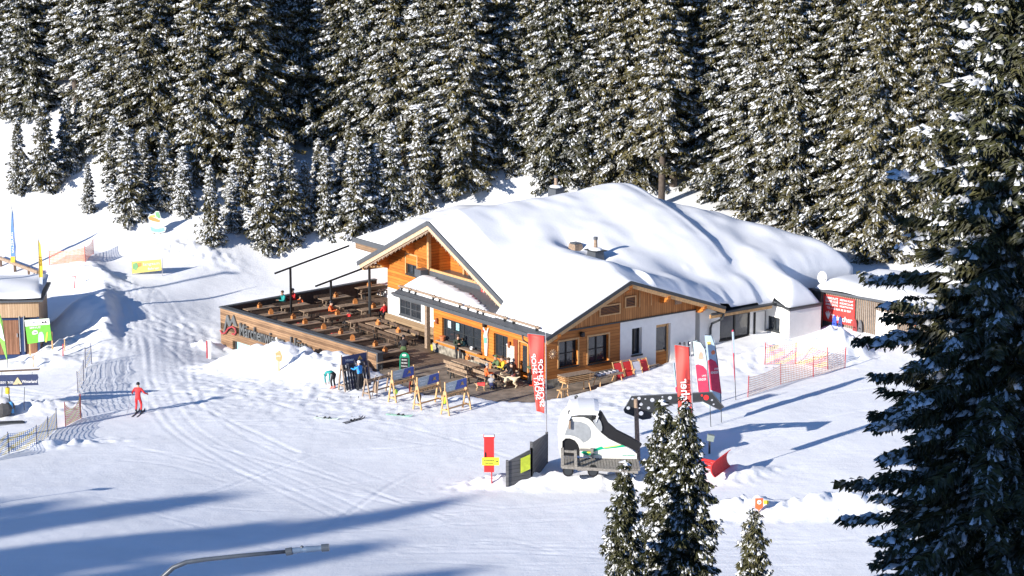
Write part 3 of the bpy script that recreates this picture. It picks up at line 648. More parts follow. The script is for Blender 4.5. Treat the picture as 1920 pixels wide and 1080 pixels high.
# annexe behind the left eave
mb = MB(); wall(mb, (0, 5.8, 0), EX, -EY, -30.2, -19.8, 3.1, 3.75, M_oldwood); wall(mb, (-30.2, 0, 0), EY, -EX, 5.8, 18, 3.1, 3.75, M_oldwood)
mb.bar((-30.35, 5.72, 3.72), (-20, 5.72, 3.72), .16, .34, M_grey); mb.bar((-30.3, 5.8, 3.72), (-30.3, 18, 3.72), .16, .34, M_grey)
mb.add([(-30.2, 5.8, 3.1), (-19.8, 5.8, 3.1), (-19.8, 18, 3.1), (-30.2, 18, 3.1)], [(3, 2, 1, 0)], M_orange)
mb.build('annexe', hut)
mb = MB(); wall(mb, (0, 8, 0), EX, -EY, -23.0, -19.7, -.2, 3.1, M_orange, [(-22.6, -20.5, .1, 2.3)], .1); mb.build('timber_wall', hut)
window(hut, (0, 8, 0), EX, -EY, -22.6, -20.5, .1, 2.3, .08, 2, 1, M_dark, sill=False)
mb = MB(); mb.box((-21.2, 5.2, 1.75), (2.4, .05, 1.5), M_glassb); mb.box((-22.4, 5.2, 1.5), (.07, .08, 2.2), M_dark); mb.box((-21.2, 5.2, 1.0), (2.4, .1, .5), M_dark)
mb.build('wind_screen', hut, label='pale blue glass wind screen')
for (p0, p1, po) in (((-24.1, -4.3, 3.48), (-24.1, 1.5, 4.70), -3.1), ((-22.6, -2.1, 2.6), (-22.6, 2.5, 3.55), -.9)):
    mb = MB(); mb.bar(p0, p1, .1, .1, M_black); z = p0[2] + (p1[2]-p0[2])*(po-p0[1])/(p1[1]-p0[1]); mb.box((p0[0], po, z/2), (.12, .12, z-.1), M_black)
    mb.build('awning_rail', hut, label='sloping black awning rail on a post')
# --- roof snow as height fields with rounded edges
def snow_field(name, x0, x1, y0, y1, rooff, maskf, extf, T, st=.2, blur=3, dfall=.55, seed=1, lowthick=None, hidden=0.0):
    xs = np.arange(x0, x1+st/2, st); ys = np.arange(y0, y1+st/2, st); X, Y = np.meshgrid(xs, ys)
    M = maskf(X, Y); E = M | extf(X, Y); Z = rooff(X, Y)
    def blurm(A, n):
        for _ in range(n):
            num = np.zeros_like(A); den = np.zeros_like(A)
            for dy in (-1, 0, 1):
                for dx in (-1, 0, 1):
                    w_ = np.roll(np.roll(E.astype(float), dy, 0), dx, 1); num += np.roll(np.roll(A, dy, 0), dx, 1)*w_; den += w_
            A = np.where(E, num/np.maximum(den, 1), A)
        return A
    Zb = blurm(Z.copy(), blur*8)
    D = np.where(E, 99., 0.); P_ = np.pad(D, 1)
    for _ in range(16):
        c_ = P_[1:-1, 1:-1]; n = np.minimum.reduce([P_[:-2, 1:-1], P_[2:, 1:-1], P_[1:-1, :-2], P_[1:-1, 2:]])+st; dd = np.minimum.reduce([P_[:-2, :-2], P_[2:, 2:], P_[:-2, 2:], P_[2:, :-2]])+st*1.41
        P_[1:-1, 1:-1] = np.minimum(c_, np.minimum(n, dd))
    D = np.maximum(P_[1:-1, 1:-1]-st, 0)
    tt = T(X, Y)*(1-np.exp(-(D/dfall)**1.3))
    ww = np.clip(D/1.2, 0, 1); H = Z*(1-ww) + np.maximum(Zb, Z-.15)*ww + .05 + tt*(1+.22*(vnoise(X, Y, .45, seed)-.5)+.10*(vnoise(X, Y, 1.1, seed+3)-.5))
    H = H + ww*(.22*(vnoise(X, Y, .22, seed+7)-.5) + .10*(vnoise(X*.5+Y*.3, Y-X*.4, 1.1, seed+9)-.5)) + .05*(vnoise(X, Y, 2.6, seed+11)-.5)*(D < .8)
    mb = MB(); idm = -np.ones(X.shape, int); vs = []
    for j in range(X.shape[0]):
        for i in range(X.shape[1]):
            if M[j, i]: idm[j, i] = len(vs); vs.append((X[j, i], Y[j, i], H[j, i]))
    fs = []; nb = len(vs); low = {}
    def lo(j, i):
        if (j, i) not in low: low[(j, i)] = len(vs); vs.append((X[j, i], Y[j, i], Z[j, i]-(.1 if not (Y[j, i] > 17.6 and X[j, i] < .0) else .9)))
        return low[(j, i)]
    ok = (idm[:-1, :-1] >= 0) & (idm[1:, :-1] >= 0) & (idm[1:, 1:] >= 0) & (idm[:-1, 1:] >= 0)
    okp = np.pad(ok, 1)
    for j, i in zip(*np.nonzero(ok)):
        a, b, c_, d = (j, i), (j, i+1), (j+1, i+1), (j+1, i); g = lambda q: idm[q]
        fs.append((g(a), g(b), g(c_), g(d)))
        for (p, q_, nn) in ((a, b, (j, i+1)), (b, c_, (j+1, i+2)), (c_, d, (j+2, i+1)), (d, a, (j+1, i))):
            if not okp[nn]: fs.append((g(q_), g(p), lo(*p), lo(*q_)))
    mb.add(vs, fs, M_rsnow); o = mb.build(name, hut, smooth=True)
    return o
def smax(A, B, k): h = np.clip(.5+.5*(A-B)/k, 0, 1); return A*h + B*(1-h) + k*h*(1-h)
def r1(X, Y):
    slope = np.where(X < AX, AS, AS - .17*np.clip((Y-3)/7, 0, 1)); a = AZ + .02*np.clip(Y-2, 0, 14) - slope*np.abs(X-AX)
    a = np.where((Y < .45) | (Y > 16.3) | (X < -21.6), -9, a); a = np.where((X > -4.9) & (Y < 3), a - (X+4.9)*1.5, a)
    a = np.where((X > -4.0) & (Y >= 3), a - .22*(X+4.0)*np.clip((13-Y)/6, 0, 1), a)
    a = np.where(Y > 10.5, a - 1.5*np.clip((X+4.5)/3, 0, 1)*np.clip((Y-10.5)/2.5, 0, 1), a)
    b = np.where(Y < RA, RB-SL*(RA-Y), RB-SR*(Y-RA)); b = np.where((X < -9.5) | (Y > 14), -9, b)
    c_ = np.minimum(2.9 + .36*(1.9-X), 7.3 - .30*np.clip(Y-16.5, 0, 10)); c_ = np.where((Y < 12.9) | (X < -14.5), -9, np.where((Y < 17.5) & (X > -2.5), 3.02+.2*(.5-X), c_))
    e = 3.8 + np.minimum(.14*(Y-5.8), 1.2) - .22*np.clip(Y-14.5, 0, 9); e = np.where((X > -20) | (Y < 5.8), -9, e)
    return smax(smax(smax(a, b, 1.0), c_, 1.5), e, .5)
def m1(X, Y):
    A_ = (X >= XL+.05) & (X <= XR) & (Y >= YF-.0) & (Y <= 16.2)
    A2 = (X >= XR-.1) & (X <= -1.0) & (Y >= 3) & (Y <= 14)
    B_ = (X >= XR-.1) & (X <= XB-.02) & (Y >= -.35) & (Y <= 13.0)
    C_ = (X >= -14) & (X <= 1.85) & (Y >= 13.0) & (Y <= 26) & ~((X > .42) & (Y < 17.55)) & ~((X > -1.2) & (Y > 20.3))
    E_ = (X >= -30.2) & (X <= -19.9) & (Y >= 5.8) & (Y <= 19)
    return A_ | A2 | B_ | C_ | E_
def T1(X, Y):
    t = .74 + .35*np.clip((X-XR)/4, 0, 1)*np.clip((8-Y)/4, 0, 1) + .3*np.clip((Y-12)/6, 0, 1)
    t = t*np.where(Y < 7.5, .22+.78*np.clip((.6-X)/2.4, 0, 1), 1)
    t = np.where((X < AX), .42 + .25*np.clip((Y-6)/6, 0, 1), t); t = t*np.where((Y < 2.5) & (X < XR), .45+.22*np.clip(Y-.5, 0, 2.4), 1)
    for (cx, cy, r_, k) in ((-7.2, 7.4, .8, .9), (-5.0, 7.6, .75, .8), (-16.2, 13.0, .6, .7)): t = t*(1-k*np.exp(-(((X-cx)**2+(Y-cy)**2)/r_**2)))
    return t
def ext2(X, Y): return (X >= -15.3) & (X < XR+.3) & (Y >= -.35) & (Y <= 1.6)
snow_field('roof_snow', -30.4, 2.0, -.6, 26.2, r1, m1, lambda X, Y: (X > XR-.6) & (X < XR) & (Y > -.35) & (Y < .6), T1, .2, 2, .6, 1)
edge2 = lambda X: .95 + .55*np.clip((-8.2-X)/5, 0, 1)*(1+.0*X) - .95*np.clip((X+9.2)/3.6, 0, 1)**1.5 + .12*(vnoise(X, X*0, 1.4, 4)-.5)
snow_field('pent_roof_snow', -15.3, XR+.1, -.4, 1.65, lambda X, Y: RB-SL*(RA-Y), lambda X, Y: (X >= -15.25) & (Y >= -.35) & (Y <= edge2(X)), lambda X, Y: (X > XR-.3) & (Y < .6), lambda X, Y: .34+0*X, .12, 1, .4, 5)
# chimneys and vents
def chim(x, y, z, hgt, lab):
    mb = MB(); mb.box((x, y, z-.2), (.95, .75, .9), M_grey, taper=.85); mb.box((x, y, z+.28), (1.15, .9, .06), M_dark)
    mb.ball((x, y, z+.33), .5, M_rsnow, 12, 6, (1.0, .8, .28))
    mb.tube([(x, y, z+.3), (x, y, z+hgt), (x, y, z+hgt+.02)], [.13, .11, .11], M_log, 12); mb.tube([(x, y, z+hgt), (x, y, z+hgt+.16)], .14, M_grey, 12)
    mb.build('chimney', hut, label=lab)
chim(-5.2, 7.7, 6.35, .95, 'round flue pipe on metal box above gable roof'); chim(-16.3, 13.0, 8.3, .95, 'round flue pipe behind the ridge')
mb = MB(); mb.box((-7.1, 7.6, 6.35), (.8, .7, .8), M_log, taper=.8); mb.box((-7.1, 7.6, 6.78), (.55, .5, .12), M_grey); mb.build('roof_vent', hut)
# wall lamps, speakers, small fittings of the facade
for (x, z) in ((-11.3, 2.05), (-3.55, 2.0)):
    mb = MB(); mb.box((x, -.05, z), (.1, .08, .35), M_dark); mb.tube([(x, -.14, z-.16), (x, -.14, z+.16)], .085, mat('copper_lamp', (.45, .16, .08), .4, metal=.6), 10); mb.ball((x-.1, -.2, z), .055, M_txtw); mb.build('wall_lamp', hut)
for p in ((-6.1, -.1, 2.75), (.16, 2.55, 2.95)):
    mb = MB(); mb.box(p, (.22, .22, .26), M_black); mb.ball((p[0]+.02, p[1]-.06, p[2]), .12, M_black); mb.build('loudspeaker', hut)
mb = MB(); mb.box((.75, .9, .1), (.01, .01, .01), M_dark)
# flower pot shelf under the serving window
mb = MB(); mb.box((-8.72, -.2, .9), (4.5, .42, .07), M_log); mb.build('counter_shelf', hut)
# poster frames inside the window
for (x, c_) in ((-10.2, (.45, .55, .6)), (-9.3, (.3, .55, .6))):
    mb = MB(); mb.box((x, .12, 2.0), (.34, .02, .45), mat('window_poster', c_, .5, .5, 12)); mb.build('window_poster', hut)

def on_front(u, v=-.04, z=1.5): return W(u, v, z)
# things fixed or leaned on the facade
def frame_thing(name, loc, rz, label, cat, group=None): return thing(name, loc, label, cat, rz, group)
t = frame_thing('menu_board', W(-3.45, -.03, .95), HA, 'white framed menu board beside the timber entrance door', 'menu board')
mb = MB(); mb.box((0, -.03, .45), (.8, .05, 1.15), M_paleb); mb.build('frame', t)
mb = MB(); mb.box((0, -.065, .45), (.7, .02, 1.05), mat('menu_sheet', (.62, .60, .55), .6, .25, 6)); mb.build('sheet', t)
mb = MB()
for k in range(7): mb.box((rng.uniform(-.1, .1), -.08, .85-k*.13), (rng.uniform(.25, .5), .01, .02), M_dark)
mb.build('lettering', t)
t = frame_thing('wooden_figure', W(-6.0, -.03, .85), HA, 'tall white painted figure on the orange boards between two windows', 'figure')
fw = mat('figure_white', (.66, .66, .62), .6, .2, 4); mb = MB()
mb.prism([(-.10, -.08, 0), (.12, -.08, 0), (.16, -.08, .5), (.2, -.08, 1.0), (.15, -.08, 1.3), (.17, -.08, 1.45), (.3, -.08, 1.75), (.24, -.08, 1.78), (.08, -.08, 1.52), (-.04, -.08, 1.52), (-.22, -.08, 1.72), (-.3, -.08, 1.68), (-.15, -.08, 1.42), (-.22, -.08, 1.2), (-.14, -.08, .5)], (0, .07, 0), fw); mb.build('body', t)
mb = MB(); mb.box((.0, -.1, .95), (.26, .03, .35), mat('figure_green', (.12, .4, .33), .6)); mb.box((-.2, -.1, 1.5), (.14, .03, .1), M_red); mb.build('painted_clothes', t)
t = frame_thing('straw_star', W(.06, .42, 2.05), HA, 'pale star decoration on the shaded corner boards', 'star'); mb = MB()
for k in range(6):
    a = math.pi*k/6+.2; mb.bar((.02, -.28*math.cos(a), -.28*math.sin(a)), (.02, .28*math.cos(a), .28*math.sin(a)), .035, .03, M_paleb)
mb.build('rays', t); mb = MB(); mb.ball((.05, 0, 0), .07, M_paleb); mb.build('centre', t)
t = frame_thing('balcony_banner', W(-8.3, 1.5, 4.15), HA, 'small red banner with white print on the balcony rail', 'banner'); mb = MB(); mb.box((0, 0, .15), (.85, .03, .75), M_red); mb.build('cloth', t)
mb = MB(); text_mb(mb, 'HI', .42, M_txtw, (0, -.03, .15), (1, 0, 0), (0, 0, 1)); mb.build('lettering', t)
t = frame_thing('ladder', W(-12.15, .75, .02), HA+.1, 'grey ladder leaning in the corner beside the white wall', 'ladder'); mb = MB()
mb.bar((-.2, -.2, 0), (-.2, .5, 2.0), .05, .04, M_log); mb.bar((.2, -.2, 0), (.2, .5, 2.0), .05, .04, M_log); mb.build('rail', t)
mb = MB(); [mb.bar((-.2, -.2+.7*k/8, 2.0*k/8), (.2, -.2+.7*k/8, 2.0*k/8), .04, .04, M_log) for k in range(1, 8)]; mb.build('rung', t)
t = frame_thing('yellow_bucket', W(-12.0, .1, .02), HA, 'yellow bucket at the foot of the ladder', 'bucket'); mb = MB(); yb = mat('yellow_plastic', (.75, .55, .04), .4); mb.tube([(0, 0, 0), (0, 0, .34)], [.14, .18], yb, 14); mb.build('tub', t)
mb = MB(); mb.tube([(-.18, 0, .33), (-.1, 0, .45), (.1, 0, .45), (.18, 0, .33)], .012, M_dark, 6); mb.build('handle', t)
t = frame_thing('flower_pot', W(-10.5, -.22, .94), HA, 'orange pot on the sill of the serving window', 'pot'); mb = MB(); tc_ = mat('terracotta', (.62, .2, .08), .6); mb.tube([(0, 0, 0), (0, 0, .26)], [.13, .18], tc_, 14); mb.build('pot', t)
mb = MB(); mb.tube([(0, 0, .22), (0, 0, .3)], .2, tc_, 14); mb.build('rim', t)
t = frame_thing('football', W(-7.35, -.2, .945), HA, 'small black and white ball on the window counter', 'ball'); mb = MB(); mb.ball((0, 0, .12), .12, M_txtw); mb.build('cover', t)
mb = MB(); [mb.ball((.1*math.cos(a), .1*math.sin(a), .12+.06*math.sin(3*a)), .04, M_black, 6, 4) for a in (0, 1.3, 2.5, 3.8, 5)]; mb.build('patches', t)

# ------------------------------------------------------------------ spruces
def needle_mat(name, c1, c2, frost):
    """needles; the upward-facing sprays carry a fine uneven frost"""
    m, nt, b = newmat(name); N = nt.nodes; L = nt.links
    tc = N.new('ShaderNodeTexCoord'); no = N.new('ShaderNodeTexNoise'); no.inputs['Scale'].default_value = 1.7; no.inputs['Detail'].default_value = 6
    oi = N.new('ShaderNodeObjectInfo'); mx = N.new('ShaderNodeMix'); mx.data_type = 'RGBA'; mx.inputs[6].default_value = (*c1, 1); mx.inputs[7].default_value = (*c2, 1)
    L.new(tc.outputs['Object'], no.inputs['Vector']); mr = N.new('ShaderNodeMapRange'); mr.inputs[1].default_value = .35; mr.inputs[2].default_value = .65; L.new(no.outputs[0], mr.inputs[0])
    ad = N.new('ShaderNodeMath'); ad.operation = 'MULTIPLY_ADD'; ad.inputs[1].default_value = .7; ad.inputs[2].default_value = -.35; L.new(oi.outputs['Random'], ad.inputs[0])
    a2 = N.new('ShaderNodeMath'); a2.operation = 'ADD'; a2.use_clamp = True; L.new(ad.outputs[0], a2.inputs[0]); L.new(mr.outputs[0], a2.inputs[1])
    L.new(a2.outputs[0], mx.inputs[0])
    ge = N.new('ShaderNodeNewGeometry'); sp = N.new('ShaderNodeSeparateXYZ'); L.new(ge.outputs['Normal'], sp.inputs[0]); ab = N.new('ShaderNodeMath'); ab.operation = 'ABSOLUTE'; L.new(sp.outputs[2], ab.inputs[0])
    n2 = N.new('ShaderNodeTexNoise'); n2.inputs['Scale'].default_value = 5.5; n2.inputs['Detail'].default_value = 4; L.new(tc.outputs['Object'], n2.inputs['Vector'])
    mu = N.new('ShaderNodeMath'); mu.operation = 'MULTIPLY'; L.new(ab.outputs[0], mu.inputs[0]); L.new(n2.outputs[0], mu.inputs[1])
    m3 = N.new('ShaderNodeMapRange'); m3.inputs[1].default_value = .34; m3.inputs[2].default_value = .52; m3.inputs[4].default_value = frost; L.new(mu.outputs[0], m3.inputs[0])
    n5 = N.new('ShaderNodeTexNoise'); n5.inputs['Scale'].default_value = .55; n5.inputs['Detail'].default_value = 3; L.new(tc.outputs['Object'], n5.inputs['Vector'])
    m6 = N.new('ShaderNodeMapRange'); m6.inputs[1].default_value = .38; m6.inputs[2].default_value = .62; m6.inputs[3].default_value = .25; L.new(n5.outputs[0], m6.inputs[0])
    m7 = N.new('ShaderNodeMath'); m7.operation = 'MULTIPLY'; L.new(m3.outputs[0], m7.inputs[0]); L.new(m6.outputs[0], m7.inputs[1])
    m4 = N.new('ShaderNodeMix'); m4.data_type = 'RGBA'; m4.inputs[7].default_value = (.70, .72, .75, 1); L.new(m7.outputs[0], m4.inputs[0]); L.new(mx.outputs[2], m4.inputs[6])
    L.new(m4.outputs[2], b.inputs['Base Color']); b.inputs['Roughness'].default_value = .75; b.inputs['Specular IOR Level'].default_value = .15
    return m
M_needle = needle_mat('spruce_needles', (.042, .044, .014), (.125, .105, .036), .62)
M_needle2 = needle_mat('near_spruce_needles', (.040, .045, .018), (.105, .100, .042), .25)
M_bark = mat('spruce_bark', (.095, .075, .062), .9, .35, 6, .6, 12)
def spruce(seed, H, Rm, bare=.08, dens=1.0, spray=.34, snow=.5, whorl=.46, nbr=6, droop=.35, skew=0.0, snowsz=1.0, pl=.5, tws=1.0, nrep=2, pw=.78, nm=None):
    """trunk + crown of drooping limbs hung with twigs, snow lying on the limbs; returns (trunk mesh, crown mesh)"""
    r = np.random.RandomState(seed); V_ = []; F_ = []; MI = []; nv = 0
    def put(v, f, mi):
        nonlocal nv
        V_.append(v); F_.append(f+nv); MI.append(np.full(len(f), mi)); nv += len(v)
    z = H*bare
    limbs = []
    while z < H*.985:
        t = (z-H*bare)/(H*(1-bare)); L0 = Rm*((1-t)**pw)*(.62+.38*min(1, t*5+.35)) + .12
        k = nbr if t < .93 else 4; a0 = r.rand()*6.28
        lump = .8 + .4*r.rand()
        for i in range(k):
            a = a0 + 6.28*i/k + r.normal(0, .22); Lb = L0*lump*(.62+.5*r.rand())*(1+skew*math.cos(a-1.0))
            limbs.append((z+r.normal(0, .12), a, Lb, t))
        z += whorl*(1-.45*t)*(.8+.4*r.rand())
    for (zb, a, Lb, t) in limbs:
        n = max(3, int(Lb/(spray*.62)*dens)); s = (np.arange(n)+.6+.4*r.rand(n))/n; s = s*.93+.07
        up = .35*t + .02; dz = Lb*(up*s - (droop+.25*(1-t)*r.rand())*s**1.5 + .16*s**3); rad = Lb*s
        px = rad*math.cos(a); py = rad*math.sin(a); pz = zb+dz
        P0 = np.stack([px, py, pz], 1); P0 += r.normal(0, .03, P0.shape)
        rv = np.array([math.cos(a), math.sin(a), 0]); sv = np.array([-math.sin(a), math.cos(a), 0])
        tw = ((.30+.34*Lb**.5)*(1-.68*s)+.10)*tws
        # side twigs (3 per side station) drooping
        for side in (-1, 1):
            for rep_ in range(nrep):
                ln = tw*(.65+.6*r.rand(n)); f = .45+.5*r.rand(n); dr = -(.28+.5*r.rand(n))
                d = rv*f[:, None] + sv*(side*(.85+.2*r.rand(n)))[:, None]; d[:, 2] += dr; d /= np.linalg.norm(d, axis=1)[:, None]
                w_ = spray*(.30+.3*r.rand(n)); tilt = r.normal(0, .5, n)
                wv = np.cross(d, np.array([0, 0, 1.])); wv /= np.linalg.norm(wv, axis=1)[:, None]+1e-9; wv[:, 2] += tilt; wv *= w_[:, None]
                base = P0 + r.normal(0, .04, P0.shape); tip = base + d*ln[:, None]; mid = base + d*(ln*.5)[:, None]; mid[:, 2] += .03
                v = np.stack([base, mid+wv, tip, mid-wv], 1).reshape(-1, 3); ii = np.arange(n)*4
                put(v, np.stack([ii, ii+1, ii+2, ii+3], 1), 0)
        # hanging twiglets under the limb
        for rep_ in range(2):
            hl = spray*(1.0+1.1*r.rand(n))*(.6+.4*(1-s)); w_ = spray*(.22+.22*r.rand(n)); an = r.rand(n)*3.14
            off = sv*(r.normal(0, 1, n)*tw*.45)[:, None]; b = P0 + off; b[:, 2] -= .02 + np.abs(off[:, 0]+off[:, 1])*.3
            wv = np.stack([np.cos(an)*w_, np.sin(an)*w_, np.zeros(n)], 1); tip = b + np.stack([r.normal(0, .06, n), r.normal(0, .06, n), -hl], 1)
            v = np.stack([b+wv*.6, b-wv*.6, tip-wv*.35, tip+wv*.35], 1).reshape(-1, 3); ii = np.arange(n)*4
            put(v, np.stack([ii, ii+1, ii+2, ii+3], 1), 0)
        # snow pads: low domes along the limb, spilling to the sides
        ph = r.rand()*6; ns = (np.sin(s*(5+Lb*2.2)+ph)*.5+.5)*.8+.2 > 1-snow*(.55+.45*s)-.0
        for rep_ in range(4):
            sel = np.nonzero(ns & (r.rand(n) < (.9, .7, .6, .5)[rep_]*min(1, snow*1.5)))[0]
            if len(sel) == 0: continue
            m_ = len(sel); wd = pl*(.26+.30*r.rand(m_))*snowsz; ln = pl*(.75+1.1*r.rand(m_))*snowsz
            c_ = P0[sel] + (sv*(r.choice([-1, 1], m_)*(.3+.45*r.rand(m_))*tw[sel])[:, None] if rep_ else 0); c_ = c_ + np.array([0, 0, .07]); 
            if rep_: c_[:, 2] -= .22*tw[sel]
            sl = np.gradient(dz, rad+1e-6)[sel] if n > 2 else np.zeros(m_)
            fwd = rv[None]+np.stack([np.zeros(m_), np.zeros(m_), np.clip(sl, -1.2, .6)], 1); 
            j = lambda: (1+.35*r.normal(0, 1, m_))[:, None]
            top = c_ + np.array([0, 0, .22*pl])*snowsz*j(); e = lambda q_: q_ - np.array([0, 0, .05])
            A = e(c_ + fwd*(ln*.5)[:, None]*j()); B = e(c_ + sv*(wd*.55)[:, None]*j() - [0, 0, .04]); C_ = e(c_ - fwd*(ln*.5)[:, None]*j()); D = e(c_ - sv*(wd*.55)[:, None]*j() - [0, 0, .04])
            A[:, 2] -= .03
            v = np.stack([top, A, B, C_, D], 1).reshape(-1, 3); ii = np.arange(m_)*5
            f = np.concatenate([np.stack([ii, ii+p, ii+q_, ii], 1)[:, :3] for p, q_ in ((1, 2), (2, 3), (3, 4), (4, 1))])
            f4 = np.stack([f[:, 0], f[:, 1], f[:, 2], f[:, 2]], 1)
            V_.append(v); F_.append(('tri', f+nv)); MI.append(np.full(len(f), 1)); nv += len(v)
    co = np.concatenate(V_); quads = [(f, m_) for f, m_ in zip(F_, MI) if not isinstance(f, tuple)]; tris = [(f[1], m_) for f, m_ in zip(F_, MI) if isinstance(f, tuple)]
    fq = np.concatenate([f for f, _ in quads]) if quads else np.zeros((0, 4), int); mq = np.concatenate([m_ for _, m_ in quads])
    ft = np.concatenate([f for f, _ in tris]) if tris else np.zeros((0, 3), int); mt = np.concatenate([m_ for _, m_ in tris]) if tris else np.zeros(0, int)
    me = bpy.data.meshes.new('crown'); me.vertices.add(len(co)); me.vertices.foreach_set('co', co.astype(np.float32).ravel())
    lv = np.concatenate([fq.ravel(), ft.ravel()]).astype(np.int32); me.loops.add(len(lv)); me.loops.foreach_set('vertex_index', lv)
    npoly = len(fq)+len(ft); me.polygons.add(npoly); ls = np.concatenate([np.arange(len(fq))*4, len(fq)*4+np.arange(len(ft))*3]).astype(np.int32); me.polygons.foreach_set('loop_start', ls)
    me.polygons.foreach_set('material_index', np.concatenate([mq, mt]).astype(np.int32)); me.polygons.foreach_set('use_smooth', np.concatenate([mq, mt]) == 1)
    me.materials.append(nm or M_needle); me.materials.append(M_tsnow); me.update(calc_edges=True)
    tm = MB(); k = 9; r0 = .0085*H+.035
    tm.tube([(0.02*math.sin(i*2.1)*i*.1, 0, -.8+(H*.985+.8)*i/k) for i in range(k+1)], [r0*(1-i/k)**.85+.015 for i in range(k+1)], M_bark, 9)
    if bare > .15:
        for q_ in range(26):
            zz = H*(.05+bare*rng.random()); a = rng.random()*6.28; l = rng.uniform(.5, 1.6)
            tm.tube([(0, 0, zz), (l*math.cos(a), l*math.sin(a), zz-.15*l)], [.03, .008], M_bark, 4, False)
    me2 = bpy.data.meshes.new('trunk'); me2.from_pydata(tm.v, [], tm.f); me2.materials.append(M_bark); me2.polygons.foreach_set('use_smooth', [True]*len(me2.polygons)); me2.update()
    return me2, me
def place_tree(proto, p, sc, rz, label, group, name='spruce_tree'):
    e = thing(name, p, label, 'tree', rz, group); e.rotation_euler = (rng.gauss(0, .018), rng.gauss(0, .018), rz); e.scale = (sc[0], sc[0], sc[1]) if isinstance(sc, tuple) else (sc, sc, sc)
    for nm, me_ in (('trunk', proto[0]), ('crown', proto[1])):
        o = bpy.data.objects.new(nm, me_); S.collection.objects.link(o); o.parent = e
    return e
TALL = [spruce(11+i, 27, rr, br, 1.0, .22, sn, .50+.06*(i%3), 7, .36+.06*(i%3), .14, 1.0, .27, .9, 2, (.78, .95, .7, .85, 1.0)[i]) for i, (rr, br, sn) in enumerate([(3.3, .025, .60), (2.8, .06, .72), (3.7, .012, .46), (2.7, .17, .62), (3.5, .09, .52)])]
YOUNG = [spruce(31+i, 6, rr, .03, .9, .12, sn, .33, 6, .38, .1, 1.0, .22, .85, 2, 1.02) for i, (rr, sn) in enumerate([(1.35, .72), (1.15, .8), (1.5, .66)])]
# front row and lone trees: photo pixel of the foot, height factor
wide = [(62,222,0,1.0),(5,205,2,1),(145,226,3,.9),(205,285,1,.95),(240,300,0,.9),(285,318,2,.95),(335,300,1,1),(385,335,0,1),(430,290,4,1.05),(478,325,2,1.0),(520,270,1,1.05),(565,262,0,1.05),
 (618,262,3,1),(665,285,2,1),(712,300,0,1),(760,318,4,1),(815,330,1,1),(868,352,0,1),(912,300,2,1.05),(962,312,1,.98),(1005,320,0,1.02),(1050,345,2,1),(1100,345,4,1),(1150,350,0,1),(1195,352,2,1),
 (1240,388,3,1.02),(1262,350,3,1),(1288,330,3,1.03),(1320,355,4,1.05),(1362,372,2,1),(1405,405,1,1),(1450,425,4,1),(1492,432,0,1),(1540,405,2,1.1),(1598,452,2,1),(1635,485,2,1.05),(1685,475,0,1.1),(1735,480,2,1),(1800,440,4,1.1),(1860,445,1,1.1),(1915,430,2,1.1)]
lf = ['tall snow-dusted spruce at the forest edge']
def where_(px):
    for lim, t in ((190, 'above the far left slope'), (420, 'left of the gap above the young trees'), (640, 'above the sun terrace'), (880, 'behind the big front gable'), (1120, 'behind the rear chimney'), (1300, 'behind the end of the snowy ridge'), (1520, 'behind the back wing of the hut'), (2000, 'behind the red sign shed')):
        if px < lim: return t
wide += [(x+rng.uniform(-8, 8), y, k_, h_) for x, y, k_, h_ in [(228,250,2,1),(262,290,4,.9),(312,285,0,1),(360,300,1,.9),(408,300,2,1),(455,295,0,1),(500,270,4,1),(592,240,2,.95),(640,262,0,1),(688,268,4,1),(735,290,2,1),(788,305,0,1),(842,320,2,1),(890,310,0,1),(938,292,4,1),(985,300,2,1),(1028,318,1,1),(1075,330,0,1),(1125,330,2,1),(1172,335,1,1),(1218,335,0,1),(1275,318,1,1),(1340,345,2,1),(1385,372,0,1),(1430,402,2,1),(1515,400,0,1),(1568,415,1,1),(1615,440,0,1),(1665,430,1,1),(1715,430,2,1),(1770,440,0,1)]]
rows = []
desc = {0: 'full tall spruce', 1: 'snowy tall spruce', 2: 'broad dark spruce', 3: 'bare-stemmed tall spruce', 4: 'slender tall spruce'}
G1 = 'tall spruces along the forest edge'
cnt = {}
ORD = ['first', 'second', 'third', 'fourth', 'fifth', 'sixth', 'seventh', 'eighth', 'ninth', 'tenth', 'eleventh', 'twelfth', 'thirteenth', 'fourteenth', 'fifteenth', 'sixteenth', 'seventeenth', 'eighteenth', 'nineteenth', 'twentieth']
for (px, py, k, hs) in sorted(wide):
    p = ground(px, py); wh = where_(px); key = (wh,); c_ = cnt.get(key, 0); cnt[key] = c_+1
    place_tree(TALL[k], p, (1.0+rng.uniform(-.06, .1), hs), rng.uniform(0, 6.28), '%s %s, %s from left' % (desc[k], wh, ORD[min(c_, 19)]), G1); rows.append((p.x, p.y))
G2 = 'young snowy spruces in front of the forest'
youngs = [(35,355,5.4,0),(85,352,6.6,2),(128,322,5.6,0),(165,396,3.6,1),(150,300,4.6,0),(212,352,5.4,1),(243,413,6.9,2),(272,372,5.2,0),(310,388,5.6,0),(345,402,5.0,1),(362,345,6,2),(400,458,5.6,0),(436,432,4.8,1),
 (455,385,6.0,2),(498,462,7.4,2),(545,452,7.0,0),(575,428,5.0,1),(612,432,6.0,0),(672,432,7.0,2),(640,395,5,0),(705,412,5.6,1),(738,402,6.6,0),(788,386,7.2,0),(842,372,4.6,1),(875,352,4.2,1),(958,330,3.0,2),(600,392,5.2,0),(528,400,5.4,1),(1066,330,4.4,2)]
